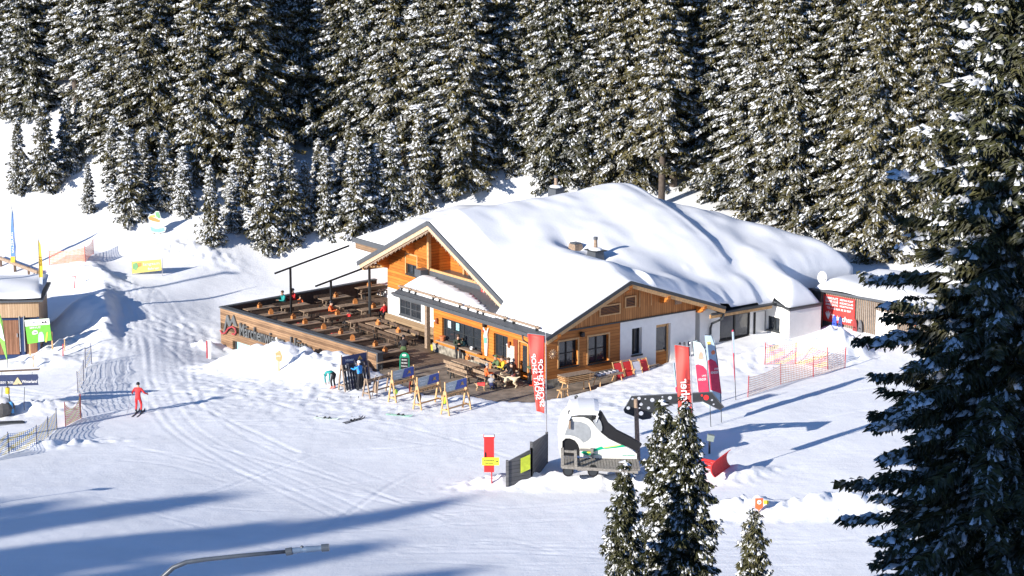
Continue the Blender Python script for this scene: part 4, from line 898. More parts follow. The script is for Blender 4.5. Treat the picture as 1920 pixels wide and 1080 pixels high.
for i, (px, py, h, k) in enumerate(sorted(youngs)):
    p = ground(px, py)
    wh = ('on the open slope at the far left' if px < 140 else 'above the cut-out board' if px < 330 else 'at the forest edge left of the terrace' if px < 520 else 'on the bank above the sun terrace' if px < 700 else 'on the bank behind the front gable' if px < 900 else 'behind the snowy roof')
    key = ('y', wh); c_ = cnt.get(key, 0); cnt[key] = c_+1
    place_tree(YOUNG[k], p, (h/6*rng.uniform(.95, 1.1), h/6), rng.uniform(0, 6.28), 'young %s snowy spruce %s, %s from left' % (['full', 'thin', 'bushy'][k], wh, ORD[min(c_, 19)]), G2, 'young_spruce')
# the forest up the hill behind the front row
G3 = 'spruces deeper in the forest'
tries = 0; deep = 0
while deep < 165 and tries < 9000:
    tries += 1; X = rng.uniform(-52, 52); Y = rng.uniform(164, 222)
    px = 960 + F_PX*X/(Y*.98); edge = 172 + (20 if px < 190 else 0) if px < 560 else 168
    if Y < edge or abs(px-960) > 1120: continue
    if px < 200 and Y < 205 and rng.random() < .88: continue
    if min(math.hypot(X-a, Y-b) for a, b in rows) < 3.3: continue
    rows.append((X, Y)); deep += 1; k = rng.choice([0, 1, 2, 3, 4, 0, 2])
    place_tree(TALL[k], (X, Y, gz(X, Y)-.1), (rng.uniform(.85, 1.1), rng.uniform(.85, 1.15)), rng.uniform(0, 6.28), '%s deep in the forest %s' % (desc[k], where_(px)), G3)
# near trees
NEAR = [spruce(51, 26, 4.9, .05, 1.15, .11, .42, .42, 8, .36, .06, 1.0, .22, .62, 4, .9, M_needle2), spruce(52, 10.5, 2.05, .04, 1.1, .075, .55, .30, 6, .46, 0, 1.0, .15, .62, 3, .85, M_needle2), spruce(53, 10.5, 1.8, .04, 1.1, .075, .50, .30, 6, .42, 0, 1.0, .14, .62, 3, .85, M_needle2), spruce(54, 7, 1.3, .04, 1.1, .065, .52, .26, 6, .36, 0, 1.0, .12, .6, 2, .85, M_needle2)]
def near(px, topy, Y, proto, hh, base_h, sc, label, group=None, rz=0.):
    p = fr(px, topy, Y); g = gz(p.x, Y); h = p.z - g
    return place_tree(NEAR[proto], (p.x, Y, g-.1), (sc, (h+.1)/base_h), rz, label, group)
p = fr(1870, 500, 56); place_tree(NEAR[0], (p.x, 56, gz(p.x, 56)-.2), (1.05, 1.0), 1.0, 'huge dark spruce filling the right edge of the picture, snow on its long limbs', None)
near(1290, 752, 72, 1, 0, 10.5, 1.0, 'foreground spruce with thick snow right of the white groomer hut, taller of the touching pair', 'small spruces in the foreground', 2.0)
near(1243, 752, 74, 2, 0, 10.5, .95, 'foreground spruce touching the taller one in front of the black slide', 'small spruces in the foreground', .6)
near(1176, 868, 70, 2, 0, 10.5, .82, 'foreground spruce on the left of the foreground group, its tip against the grey platform', 'small spruces in the foreground', 4.0)
near(1412, 955, 68, 3, 0, 7, .95, 'smallest foreground spruce, standing right of the others below the orange snow marker', 'small spruces in the foreground', 1.2)
# trees on the slope to the left of the photographer: they throw the long shadows across the run
G4 = 'spruces on the slope left of the view'
def caster(px, py, L_, k, sd=0):
    tipp = ground(px, py); X = tipp.x - SHX*L_; Y = tipp.y - SHY*L_; g = gz(X, Y); H_ = L_*math.tan(SUN_EL) + tipp.z - g
    place_tree(TALL[k], (X, Y, g-.2), (1.75, H_/27), rng.uniform(0, 6), 'tall spruce out on the slope left of the view', G4)
for a in ((500, 922, 112, 0), (300, 945, 104, 2), (900, 925, 118, 4), (640, 965, 110, 1), (420, 1000, 104, 0), (200, 935, 108, 2), (930, 1060, 112, 4), (250, 1050, 100, 1), (60, 930, 106, 0), (760, 1010, 108, 0)): caster(*a)
for d_, k_, hh_ in ((40, 0, 38.5), (40, 3.2, 38), (40, -3.2, 37.5), (42, 6, 36), (41, -6, 36), (48, 1.5, 41.5), (48, -2, 41), (49, 4.5, 40.5), (50, -5.5, 40)):
    X = 12-SHX*d_-SHY*k_; Y = 56-SHY*d_+SHX*k_; g_ = gz(X, Y); place_tree(TALL[int(abs(k_)*2) % 5], (X, Y, g_-.2), (.85, (hh_-g_)/27), rng.uniform(0, 6), 'tall spruce on the slope just left of the photographer', G4)
# ------------------------------------------------------------------ sun terrace walls
def hit(px, py, P0, a):
    """photo pixel on the upright plane through P0 along a -> (distance along a, height)"""
    a = Vector(a).normalized(); n = Vector((a.y, -a.x, 0)); d = Vector(ray(px, py)); C0 = Vector((0, 0, CAM_H))
    t = (Vector(P0)-C0).dot(n)/d.dot(n); p = C0 + d*t; return (p-Vector(P0)).dot(a), p.z
def lay(mb, P0a, s, m, origin, x, z, width, height, depth=.02, n=None, mirror=False):
    """text stretched to a given width and letter height, in the plane x/z"""
    k = MB(); text_mb(k, s, 1, m, (0, 0, 0), (1, 0, 0), (0, 1, 0), depth, mirror, offs=.012)
    xs = [v[0] for v in k.v]; ys = [v[1] for v in k.v]; sx = width/(max(xs)-min(xs)); sy = height/(max(ys)-min(ys)); cx = (max(xs)+min(xs))/2; cy = (max(ys)+min(ys))/2
    x = Vector(x).normalized(); z = Vector(z).normalized(); nn = x.cross(z)
    mb.add([Vector(origin)+x*((v[0]-cx)*sx)+z*((v[1]-cy)*sy)+nn*v[2] for v in k.v], k.f, m); return mb
tw_ = thing('terrace_wall', T_A, 'weathered plank wall round the sun terrace with large metal hut name letters', 'wall')
aAB = (T_B-T_A); LAB = aAB.length; aAB.normalize(); nAB = Vector((aAB.y, -aAB.x, 0)); aAC = (T_C-T_A); LAC = aAC.length; aAC.normalize(); nAC = Vector((-aAC.y, aAC.x, 0))
M_oldz = planks('terrace_cladding', (.13, .075, .045), (.46, .29, .17), (.05, .03, .02), 'Z', .14, (.8, .8, 22), stain=.5)
s0, z0 = hit(436, 638, T_A, aAB); s1, z1 = hit(492, 672, T_A, aAB)
mb = MB(); wall(mb, (0, 0, 0), aAB, nAB, 0, LAB, -3.4, 1.02, M_oldz, [(s0, s1+1.5, z1-.9, z0)], .3)
wall(mb, -nAB*.35, aAB, -nAB, .3, LAB, -.3, 1.02, M_bdark); wall(mb, -nAC*.25, aAC, -nAC, .2, LAC, -.3, 1.02, M_bdark); wall(mb, (0, 0, 0), aAC, nAC, 0, LAC, -3.4, 1.02, M_oldz)
mb.build('cladding', tw_)
fo = MB(); fo.bar(aAB*(s0+.1)+Vector((0, 0, (z0+z1)/2-.3))-nAB*.2, aAB*(s0+.1)+Vector((0, 0, z0))-nAB*.2, .12, .1, M_dark); fo.bar(aAB*s0+Vector((0, 0, z1-.85))-nAB*.2, aAB*(s1+1.5)+Vector((0, 0, z1-.85))-nAB*.2, .12, .1, M_dark)
fw_ = fo.build('window', tw_); g = MB(); g.quad(*[aAB*s+Vector((0, 0, z))-nAB*.25 for s, z in ((s0, z1-.9), (s1+1.5, z1-.9), (s1+1.5, z0), (s0, z0))], M_glassb); g.build('pane', fw_)
mb = MB(); mb.bar(Vector((0, 0, 1.06))-nAB*.17-aAB*.05, aAB*(LAB+.25)+Vector((0, 0, 1.06))-nAB*.17, .5, .08, M_grey); mb.bar(Vector((0, 0, 1.062))-nAC*.12, aAC*LAC+Vector((0, 0, 1.062))-nAC*.12, .36, .08, M_grey)
mb.build('coping', tw_)
mb = MB(); mb.prism([aAB*(LAB+.0)+Vector((0, 0, z))-nAB*y for y, z in ((.0, -.4), (.42, -.4), (.42, 1.02), (.0, 1.02))], aAB*.12, M_grey); mb.build('end_panel', tw_)
mb = MB(); sa, za = hit(453, 616, T_A, aAB); sb, zb_ = hit(536, 645, T_A, aAB); M_let = mat('letter_steel', (.17, .18, .185), .5, .2, 5, metal=.4)
lay(mb, 0, 'Märchenwiesen', M_let, aAB*((sa+sb)/2)+nAB*.12+Vector((0, 0, (za+zb_)/2+.04)), aAB, (0, 0, 1), sb-sa, .86, .06)
sa2, za2 = hit(548, 640, T_A, aAB); sb2, zb2 = hit(587, 660, T_A, aAB); lay(mb, 0, 'Hütte', M_let, aAB*((sa2+sb2)/2)+nAB*.12+Vector((0, 0, (za2+zb2)/2+.04)), aAB, (0, 0, 1), sb2-sa2, .86, .06)
mb.build('lettering', tw_)
mb = MB(); P2 = lambda x, y: (lambda q_: aAB*q_[0]+Vector((0, 0, q_[1]))+nAB*.04)(hit(x, y, T_A, aAB))
mb.prism([P2(*q_) for q_ in ((421, 623), (427, 591), (430, 590), (434, 603), (440, 590), (441, 594), (447, 612), (441, 610), (438, 602), (434, 612), (430, 610), (428, 602), (424, 622))], nAB*.08, M_let)
mb.build('emblem', tw_, label='grey steel peaks of the emblem'); mb = MB(); mb.tube([P2(*q_)+nAB*.08 for q_ in ((416, 619), (419, 625), (425, 624), (431, 615), (438, 612), (444, 616), (445, 623), (442, 627), (438, 625))], .06, mat('emblem_red', (.40, .06, .07), .5), 8); mb.build('emblem_swirl', tw_)

# ------------------------------------------------------------------ beer tables, benches, caddies on the terrace
M_cad = mat('caddy_orange_wood', (.50, .20, .06), .6, .15, 5)
def make_table(L_=2.2, wood=M_table, name='beer_table', leg=M_log):
    t = thing(name, (0, 0, 0), 'table', 'table'); mb = MB()
    for k in range(4): mb.box((0, -.27+.18*k, .755), (L_, .165, .04), wood)
    mb.box((-L_/2+.3, 0, .72), (.08, .66, .03), wood); mb.box((L_/2-.3, 0, .72), (.08, .66, .03), wood); mb.build('tabletop', t)
    for s in (-1, 1):
        mb = MB(); x = s*(L_/2-.32)
        mb.bar((x, -.26, 0), (x, -.2, .71), .05, .06, leg); mb.bar((x, .26, 0), (x, .2, .71), .05, .06, leg); mb.bar((x, -.24, .3), (x, .24, .3), .04, .05, leg); mb.bar((x, 0, .32), (x-s*.45, 0, .7), .04, .05, leg)
        mb.build('leg', t)
    return t
def make_bench(L_=2.2, wood=M_bdark, back=True, name='beer_bench'):
    t = thing(name, (0, 0, 0), 'bench', 'bench'); mb = MB()
    for k in (-1, 1): mb.box((0, k*.085, .45), (L_, .155, .04), wood)
    mb.build('seat', t)
    for s in (-1, 1):
        mb = MB(); x = s*(L_/2-.3); mb.bar((x, -.14, 0), (x, -.08, .43), .05, .05, M_dark); mb.bar((x, .14, 0), (x, .08, .43), .05, .05, M_dark); mb.bar((x, -.12, .2), (x, .12, .2), .03, .04, M_dark); mb.build('leg', t)
    if back:
        mb = MB(); mb.box((0, .24, .78), (L_, .03, .2), wood, rot=Matrix.Rotation(-.15, 3, 'X'))
        for s in (-1, 1): mb.bar((s*(L_/2-.3), .12, .42), (s*(L_/2-.3), .26, .86), .05, .03, M_dark)
        mb.build('backrest', t)
    return t
def make_caddy():
    t = thing('napkin_caddy', (0, 0, 0), 'caddy', 'caddy'); mb = MB(); mb.box((0, 0, .10), (.28, .2, .2), M_cad)
    mb.prism([(-.14, -.015, .2), (.14, -.015, .2), (.14, -.015, .24), (.05, -.015, .36), (-.05, -.015, .36), (-.14, -.015, .24)], (0, .03, 0), M_cad); mb.build('box', t)
    mb = MB(); mb.box((.05, .06, .25), (.12, .05, .12), M_txtw); mb.build('napkins', t)
    return t
used = {}
def put(kind, maker, loc, rz, label, group):
    if kind not in used:
        o = maker(); used[kind] = o; o.location = loc; o.rotation_euler = (0, 0, rz); o['label'] = label; o['group'] = group; return o
    c = copy_tree(used[kind], loc, rz, label); c['group'] = group; return c
GT, GB, GC = 'wooden tables on the sun terrace', 'benches on the sun terrace', 'orange caddies on the terrace tables'
HV = HA + math.pi/2
TB = []      # (photo pixel of the caddy / table centre, long axis, row name)
front = [(487, 576), (508, 588), (550, 597), (572, 606), (607, 616), (639, 625), (661, 637), (704, 648), (722, 659)]
row2 = [(592, 580), (631, 591), (550, 573), (659, 571), (627, 558), (700, 578), (692, 537)]
NB = 0
for i, (x, y) in enumerate(front):
    p = at(x, y, DZ+.8); TB.append((p, HV, 'by the sign wall, %s from far corner' % ORD[i]))
for i, (x, y) in enumerate(row2):
    p = at(x, y, DZ+.75); w_ = ['in the middle row, under the orange skier', 'in the middle row, left of the small red jacket', 'with the two skiers by the dark back wall', 'in the middle row, behind the second awning post', 'nearest the second awning post', 'next to the front gable corner', 'furthest back beneath the gable eave'][i]
    TB.append((p, HV, w_))
for (x, y, w_) in ((707, 609, 'in front of the white wall, nearer the gable corner'), (747, 624, 'in front of the white wall, nearer the roof post'), (680, 600, 'standing between the middle row and the white wall')):
    TB.append((at(x, y, DZ+.75), HA if x > 700 else HV, w_))
for i, (p, rz, w_) in enumerate(TB):
    q_ = Vector((p.x, p.y, DZ)); put('table', make_table, q_, rz, 'weathered wooden table %s' % w_, GT)
    side = Vector((-math.sin(rz), math.cos(rz), 0))
    for s, nm in ((1, 'left'), (-1, 'right')):
        if rz == HA: nm = 'back' if s == 1 else 'front'
        put('bench', make_bench, q_+side*s*.62, rz + (0 if s > 0 else math.pi), '%s bench of the table %s' % (nm, w_.replace('standing ', '').replace(' from the far corner', ' from far corner')), GB)
    if i not in (9, 11, 18):
        c_ = rng.uniform(-.15, .3) if i > 8 else 0; put('caddy', make_caddy, Vector((p.x, p.y, DZ+.776))+Vector((math.cos(rz), math.sin(rz), 0))*c_, rz+rng.uniform(-.4, .4), 'orange caddy on the table %s' % w_.replace('standing ', ''), GC)
def make_blanket():
    t = thing('folded_blanket', (0, 0, 0), 'b', 'blanket'); mb = MB()
    for k in range(3): mb.box((0, .01*k, .04+.075*k), (.62-.02*k, .42, .07), M_red, rot=Matrix.Rotation(.05*k, 3, 'Z'))
    mb.build('cloth', t); return t
for i, (x, y) in enumerate(((531, 594), (560, 605), (592, 613), (623, 623))):
    put('blanket', make_blanket, at(x, y, DZ+.5) - Vector((0, 0, .03)), HA, 'folded red blanket on a bench near the sign wall, %s from the far corner' % ORD[i], 'red blankets on the terrace benches')

# ------------------------------------------------------------------ people and dogs
M_skin = mat('skin', (.55, .33, .24), .5, .05); M_hair = mat('brown_hair', (.06, .035, .02), .7)
COL = {}
def cm(name, c_, rough=.65):
    if name not in COL: COL[name] = mat(name, c_, rough, .12, 5)
    return COL[name]
POSE = {
 'stand': dict(pel=(0, 0, .95), spn=(0, .0, 1.15), che=(0, .02, 1.34), nek=(0, .02, 1.5), hed=(0, .04, 1.60), top=(0, .04, 1.70), sh=(.18, 0, 1.42), el=(.27, .02, 1.14), wr=(.28, .2, .98), hip=(.1, 0, .9), kn=(.12, .05, .5), an=(.13, 0, .1), to=(.15, .17, .05)),
 'ski': dict(pel=(0, -.05, .92), spn=(0, .0, 1.12), che=(0, .05, 1.31), nek=(0, .07, 1.47), hed=(0, .1, 1.57), top=(0, .1, 1.67), sh=(.19, .04, 1.4), el=(.36, .05, 1.16), wr=(.42, .3, 1.06), hip=(.1, -.05, .88), kn=(.14, .12, .5), an=(.15, -.02, .12), to=(.15, .17, .07)),
 'sit': dict(pel=(0, 0, .55), spn=(0, .0, .74), che=(0, .03, .93), nek=(0, .05, 1.09), hed=(0, .09, 1.19), top=(0, .09, 1.29), sh=(.18, .02, 1.01), el=(.25, .14, .78), wr=(.12, .36, .82), hip=(.1, .03, .53), kn=(.13, .46, .52), an=(.13, .46, .1), to=(.14, .62, .05)),
 'perch': dict(pel=(0, 0, .78), spn=(0, .02, .97), che=(0, .06, 1.16), nek=(0, .1, 1.31), hed=(0, .16, 1.40), top=(0, .17, 1.5), sh=(.18, .05, 1.24), el=(.24, .2, 1.02), wr=(.08, .36, 1.08), hip=(.1, .03, .76), kn=(.12, .3, .5), an=(.13, .26, .1), to=(.14, .42, .05)),
 'bend': dict(pel=(0, -.12, .92), spn=(0, .08, 1.02), che=(0, .30, 1.02), nek=(0, .46, .95), hed=(0, .55, .86), top=(0, .60, .78), sh=(.18, .36, .98), el=(.22, .42, .68), wr=(.16, .42, .38), hip=(.1, -.1, .88), kn=(.13, .02, .5), an=(.14, -.06, .1), to=(.15, .12, .05)),
 'reach': dict(pel=(0, 0, .95), spn=(0, .0, 1.15), che=(0, .03, 1.34), nek=(0, .04, 1.5), hed=(0, .07, 1.60), top=(0, .07, 1.70), sh=(.18, .02, 1.42), el=(.25, .24, 1.28), wr=(.16, .48, 1.3), hip=(.1, 0, .9), kn=(.12, .03, .5), an=(.14, -.02, .1), to=(.15, .15, .05)),
}
def skin_mesh(name, verts, edges, radii, root=0, sub=1):
    me = bpy.data.meshes.new('t'); me.from_pydata(verts, edges, []); o = bpy.data.objects.new('t', me); S.collection.objects.link(o)
    o.modifiers.new('s', 'SKIN').use_smooth_shade = True
    for i, r_ in enumerate(radii): me.skin_vertices[0].data[i].radius = (r_ if isinstance(r_, tuple) else (r_, r_))
    me.skin_vertices[0].data[root].use_root = True
    m_ = o.modifiers.new('u', 'SUBSURF'); m_.levels = sub; m_.render_levels = sub
    out = bpy.data.meshes.new_from_object(o.evaluated_get(bpy.context.evaluated_depsgraph_get())); out.name = name
    bpy.data.objects.remove(o); bpy.data.meshes.remove(me); return out
def paint(me, segs, mats):
    """material of each face = that of the nearest bone"""
    for m in mats: me.materials.append(m)
    for p in me.polygons:
        c_ = p.center; best = 9; k = 0
        for (a, b, mi, bias) in segs:
            a = Vector(a); b = Vector(b); d = b-a; t = max(0, min(1, (c_-a).dot(d)/(d.length_squared+1e-9))); q_ = (c_-a-d*t).length*bias
            if q_ < best: best = q_; k = mi
        p.material_index = k; p.use_smooth = True
def person(loc, rz, pose, label, jacket, trousers, head=('hair', M_hair), boots=None, glove=None, sc=1.0, group=None, hair_long=False):
    P_ = POSE[pose]; t = thing('person', loc, label, 'person', rz, group); t.scale = (sc,)*3
    vs = []; es = []; rd = []
    def av(p, r_, par=None):
        vs.append(tuple(p)); rd.append(r_); 
        if par is not None: es.append((par, len(vs)-1))
        return len(vs)-1
    pel = av(P_['pel'], (.15, .12)); spn = av(P_['spn'], (.145, .11), pel); che = av(P_['che'], (.17, .12), spn); nek = av(P_['nek'], .058, che)
    hed = av(P_['hed'], (.082, .095), nek); top = av(P_['top'], (.075, .085), hed)
    hdir = (Vector(P_['top'])-Vector(P_['nek'])).normalized(); fwd = Vector((0, 1, 0)) - hdir*hdir.y; fwd.normalize()
    nose = av(Vector(P_['hed'])+fwd*.105, .018, hed)
    segs = [(P_['pel'], P_['spn'], 1, 1.0), (P_['spn'], P_['che'], 0, .9), (P_['che'], P_['nek'], 0, 1), (P_['hed'], P_['top'], 2, .8)]
    for s in (-1, 1):
        f = lambda k: (P_[k][0]*s, P_[k][1], P_[k][2])
        sh = av(f('sh'), .075, che); el = av(f('el'), .056, sh); wr = av(f('wr'), .038, el)
        d = (Vector(f('wr'))-Vector(f('el'))).normalized(); sd_ = d.cross(Vector((0, 0, 1))).normalized() if abs(d.z) < .95 else Vector((1, 0, 0)); up_ = sd_.cross(d)
        pm = Vector(f('wr'))+d*.07; palm = av(pm, (.036, .022), wr)
        for q_, (off, ln) in enumerate(((-.030, .07), (-.010, .082), (.010, .078), (.030, .062))):
            k1 = av(pm+sd_*off+d*.035, .010, palm); k2 = av(pm+sd_*off*1.1+d*(.035+ln*.5)-up_*.012, .009, k1); av(pm+sd_*off*1.1+d*(.035+ln*.8)-up_*.035, .008, k2)
        th1 = av(pm+sd_*(-.045*s)-d*.01-up_*.01, .011, palm); av(pm+sd_*(-.062*s)+d*.03-up_*.02, .009, th1)
        hp = av(f('hip'), .095, pel); kn = av(f('kn'), .072, hp); an = av(f('an'), .055, kn); to = av(f('to'), (.05, .045), an)
        segs += [(f('sh'), f('el'), 0, 1), (f('el'), f('wr'), 0, 1), (tuple(pm), tuple(pm+d*.09), 4, 1), (f('hip'), f('kn'), 1, 1), (f('kn'), (Vector(f('kn'))*.3+Vector(f('an'))*.7), 1, 1), (f('an'), f('to'), 3, .8)]
    me = skin_mesh('body', vs, es, rd, pel, 1)
    paint(me, segs, [jacket, trousers, M_skin, boots or M_black, glove or M_skin])
    b = bpy.data.objects.new('body', me); S.collection.objects.link(b); b.parent = t
    hc = (Vector(P_['hed'])*.35+Vector(P_['top'])*.65)
    mb = MB(); q_ = Matrix((fwd.cross(hdir), fwd, hdir)).transposed(); k = MB(); k.ball((0, 0, 0), .118 if head[0] == 'helmet' else .108, head[1], 14, 8, (.92, 1.08, .98))
    k.v = [v for v in k.v]; mb.add([hc + hdir*.03 - fwd*.022 + q_ @ Vector((x, min(y, .075 if z < 0.02 else .2), max(z, -.045 if y < 0.03 else -.01))) for x, y, z in k.v], k.f, head[1])
    if hair_long: mb.tube([hc-fwd*.08, hc-fwd*.12-hdir*.12, hc-fwd*.1-hdir*.26], [.07, .06, .03], M_hair, 8)
    mb.build(head[0], t, smooth=True)
    if head[0] == 'helmet':
        mb = MB(); mb.prism([hc+fwd*.085+q_ @ Vector(v) for v in ((-.075, 0, .035), (.075, 0, .035), (.07, 0, -.02), (.015, 0, -.03), (-.015, 0, -.03), (-.07, 0, -.02))], fwd*.03, M_black); mb.build('goggles', t)
    else:
        for s in (-1, 1):
            mb = MB(); mb.ball(Vector(P_['hed'])+fwd*.09+hdir*.035+q_ @ Vector((s*.033, 0, 0)), .011, M_black, 6, 4); mb.build('eye', t)
    mb = MB(); mb.bar(Vector(P_['hed'])+fwd*.092-hdir*.04-q_ @ Vector((.022, 0, 0)), Vector(P_['hed'])+fwd*.092-hdir*.04+q_ @ Vector((.022, 0, 0)), .01, .008, cm('lips', (.35, .1, .08))); mb.build('mouth', t)
    return t
def dog(loc, rz, label, fur, sc=1.0, coat=None, headlow=0.0):
    t = thing('dog', loc, label, 'dog', rz); t.scale = (sc,)*3; vs = []; es = []; rd = []
    def av(p, r_, par=None):
        vs.append(tuple(p)); rd.append(r_)
        if par is not None: es.append((par, len(vs)-1))
        return len(vs)-1
    ch = av((0, .24, .47), (.12, .16)); mid = av((0, 0, .50), (.10, .12), ch); rump = av((0, -.27, .51), (.10, .11), mid)
    nk = av((0, .38, .60-headlow*.5), .085, ch); hd = av((0, .49, .68-headlow), (.078, .08), nk); mz = av((0, .61, .65-headlow), .042, hd); ns = av((0, .67, .645-headlow), .03, mz)
    t1 = av((0, -.40, .55), .035, rump); t2 = av((0, -.55, .62), .022, t1)
    for s in (-1, 1):
        av((s*.07, .45, .78-headlow), .02, hd); e2 = av((s*.085, .45, .69-headlow), .02, len(vs)-1)
        a = av((s*.09, .25, .34), .055, ch); b = av((s*.09, .23, .2), .034, a); c_ = av((s*.09, .25, .05), .028, b); av((s*.09, .30, .025), .03, c_)
        a = av((s*.09, -.28, .38), .08, rump); b = av((s*.095, -.20, .28), .05, a); c_ = av((s*.095, -.36, .18), .03, b); d = av((s*.095, -.33, .05), .026, c_); av((s*.095, -.28, .025), .03, d)
    me = skin_mesh('body', vs, es, rd, 0, 1); paint(me, [((0, .3, .5), (0, -.4, .5), 0, 1), ((0, .66, .64-headlow), (0, .68, .64-headlow), 1, 1.5)], [fur, M_black])
    b = bpy.data.objects.new('body', me); S.collection.objects.link(b); b.parent = t
    if coat:
        mb = MB(); n = 12; prof = [(.30, .155, .19), (.15, .15, .175), (0, .135, .155), (-.15, .125, .145), (-.28, .13, .14)]
        v = [(a*math.sin(math.radians(x)), y, .5+(h*math.cos(math.radians(x)))) for y, a, h in prof for x in np.linspace(-115, 115, n)]
        mb.add(v, [(j*n+i, j*n+i+1, (j+1)*n+i+1, (j+1)*n+i) for j in range(4) for i in range(n-1)], coat); mb.build('coat', t, smooth=True)
    return t
def face(dx, dy): return math.atan2(-dx, dy)      # heading whose +y points along (dx, dy)
red = cm('ski_suit_red', (.72, .035, .04)); blk = cm('dark_trousers', (.015, .015, .02)); blu = cm('jacket_blue', (.03, .28, .75)); teal = cm('jacket_teal', (.02, .30, .29)); org = cm('jacket_orange', (.85, .16, .04))
wht = cm('white_helmet', (.75, .75, .78), .3); bkh = cm('black_helmet', (.02, .02, .025), .3); grn = cm('olive_green', (.10, .16, .07)); gry = cm('grey_knit', (.32, .32, .34)); dkg = cm('dark_green_jacket', (.035, .05, .035)); pink = cm('coral_boots', (.85, .16, .10)); redl = cm('jacket_red', (.62, .03, .03)); gj = cm('mint_jacket', (.25, .5, .42))
M_ski = mat('ski_top', (.05, .05, .06), .35, .2, 4); M_skib = mat('ski_top_pale', (.55, .65, .6), .35, .2, 4); M_pole = mat('pole_metal', (.5, .5, .52), .3, .05, metal=.6)
def ski_mb(mb, x0, y0, L_, m, z=.02, flat=True):
    pts = [(-L_/2, .0), (-L_/2+.1, .0), (0, .0), (L_/2-.25, .0), (L_/2-.1, .03), (L_/2, .11)]; wd = [.035, .05, .035, .05, .045, .012]; vs = []
    for (y, h), w_ in zip(pts, wd):
        for s in (-1, 1):
            vs += [(x0+s*w_, y0+y, z+h), (x0+s*w_, y0+y, z+h+.02)]
    fs = []
    for i in range(len(pts)-1): a = i*4; fs += [(a+1, a+3, a+7, a+5), (a, a+4, a+6, a+2), (a, a+1, a+5, a+4), (a+2, a+6, a+7, a+3)]
    n = (len(pts)-1)*4; fs += [(0, 2, 3, 1), (n, n+1, n+3, n+2)]; mb.add(vs, fs, m)
def ski_pair(name, loc, rz, label, m, L_=1.65, gap=.16, group=None, bind=M_black):
    t = thing(name, loc, label, 'skis', rz, group)
    for s in (-1, 1):
        mb = MB(); ski_mb(mb, s*gap/2, rng.uniform(-.05, .05), L_, m); o = mb.build('ski', t)
        mb = MB(); mb.box((s*gap/2, -.1, .07), (.07, .1, .07), bind); mb.box((s*gap/2, .16, .065), (.07, .09, .06), bind); mb.build('binding', o)
    return t
def pole_thing(loc, label, lean=(.02, 0), H_=1.2, group=None):
    t = thing('ski_pole', loc, label, 'ski pole', 0, group); mb = MB(); mb.tube([(0, 0, -.05), (lean[0], lean[1], H_)], [.007, .009], M_pole, 6); mb.build('shaft', t)
    mb = MB(); mb.tube([(lean[0]*.95, lean[1]*.95, H_-.11), (lean[0], lean[1], H_+.02)], .017, M_black, 8); mb.build('grip', t)
    mb = MB(); mb.tube([(0, 0, .04), (0, 0, .055)], .045, M_black, 10); mb.build('basket', t); return t
# skier on the run, seen from behind, skiing away
g = ground(260, 776); SK = face(.12, 1)
person(g+Vector((0, 0, .06)), SK, 'ski', 'skier in a red suit and dark helmet gliding up the ski run, seen from behind', red, red, ('helmet', bkh), glove=red)
ski_pair('ski_pair', g+Vector((0, 0, .0)), SK, 'dark skis under the skier in red', M_ski, 1.65, .3)
for s in (-1, 1):
    p = g + Matrix.Rotation(SK, 3, 'Z') @ Vector((s*.62, -.25, 0)); t = thing('ski_pole', p, 'ski pole in the %s hand of the skier in red' % ('left' if s < 0 else 'right'), 'ski pole'); h_ = Matrix.Rotation(SK, 3, 'Z') @ Vector((-s*.18, .62, 1.13))
    mb = MB(); mb.tube([(0, 0, 0), h_], .009, M_pole, 6); mb.build('shaft', t); mb = MB(); mb.tube([h_*.93, h_*1.03], .018, M_black, 8); mb.build('grip', t)
# by the racks
g = ground(624, 729); person(g, face(-.75, .55), 'bend', 'person in a teal jacket and black trousers bending down to coral ski boots', teal, blk, ('hair', M_hair), pink)
g = ground(675, 732); person(g, face(-.75, .5), 'reach', 'person in a bright blue jacket and white helmet standing at the loaded ski rack', blu, blk, ('helmet', wht), glove=M_black)
# on the terrace
def sit(px, py, rz, *a, h=.5, **k): p = at(px, py, DZ+h); k['sc'] = k.get('sc', 1)*1.1; return person(Vector((p.x, p.y, DZ)), rz, *a, **k)
sit(532, 572, face(*(-V).xy), 'sit', 'person in a teal jacket drinking at the table by the back wall', teal, blk, ('hair', M_hair))
sit(551, 568, face(*(-V).xy), 'sit', 'person in a dark red jacket sitting beside the person in teal', redl, blk, ('helmet', bkh))
sit(562, 570, face(*(U).xy), 'sit', 'child in an orange jacket next to the dark red jacket', org, redl, ('hair', M_hair), sc=.72)
sit(619, 592, face(*(V*1.0+U).xy), 'sit', 'person in a bright orange jacket and helmet at the middle table', org, redl, ('helmet', bkh))
sit(655, 601, face(*(-V).xy), 'sit', 'child in a red jacket across from the orange jacket', redl, blk, ('helmet', bkh), sc=.8)
sit(722, 590, face(*(-U).xy), 'sit', 'person in a red jacket seated beside the white wall corner', redl, blk, ('hair', M_hair), sc=.9)
sit(757, 660, face(*(V*.6-U).xy), 'sit', 'person in a black jacket and helmet with green trousers sitting behind the green chalkboard', blk, grn, ('helmet', bkh), h=.45)
sit(858, 654, face(*(U-V*.4).xy), 'perch', 'person in dark green leaning on the counter of the serving window', dkg, blk, ('hair', M_hair), h=.8)
sit(869, 658, face(*(-U).xy), 'perch', 'child in a pale mint jacket beside the serving window', gj, blk, ('hair', M_hair), sc=.8, h=.6)
sit(911, 712, face(*(V+U*.5).xy), 'sit', 'person in an orange vest and grey knit hat on the front bench', org, blk, ('hat', gry), h=.45, sc=.95)
sit(932, 696, face(*(-V).xy), 'sit', 'person in an olive hooded jacket at the crowded front table', grn, blk, ('hat', grn), h=.5)
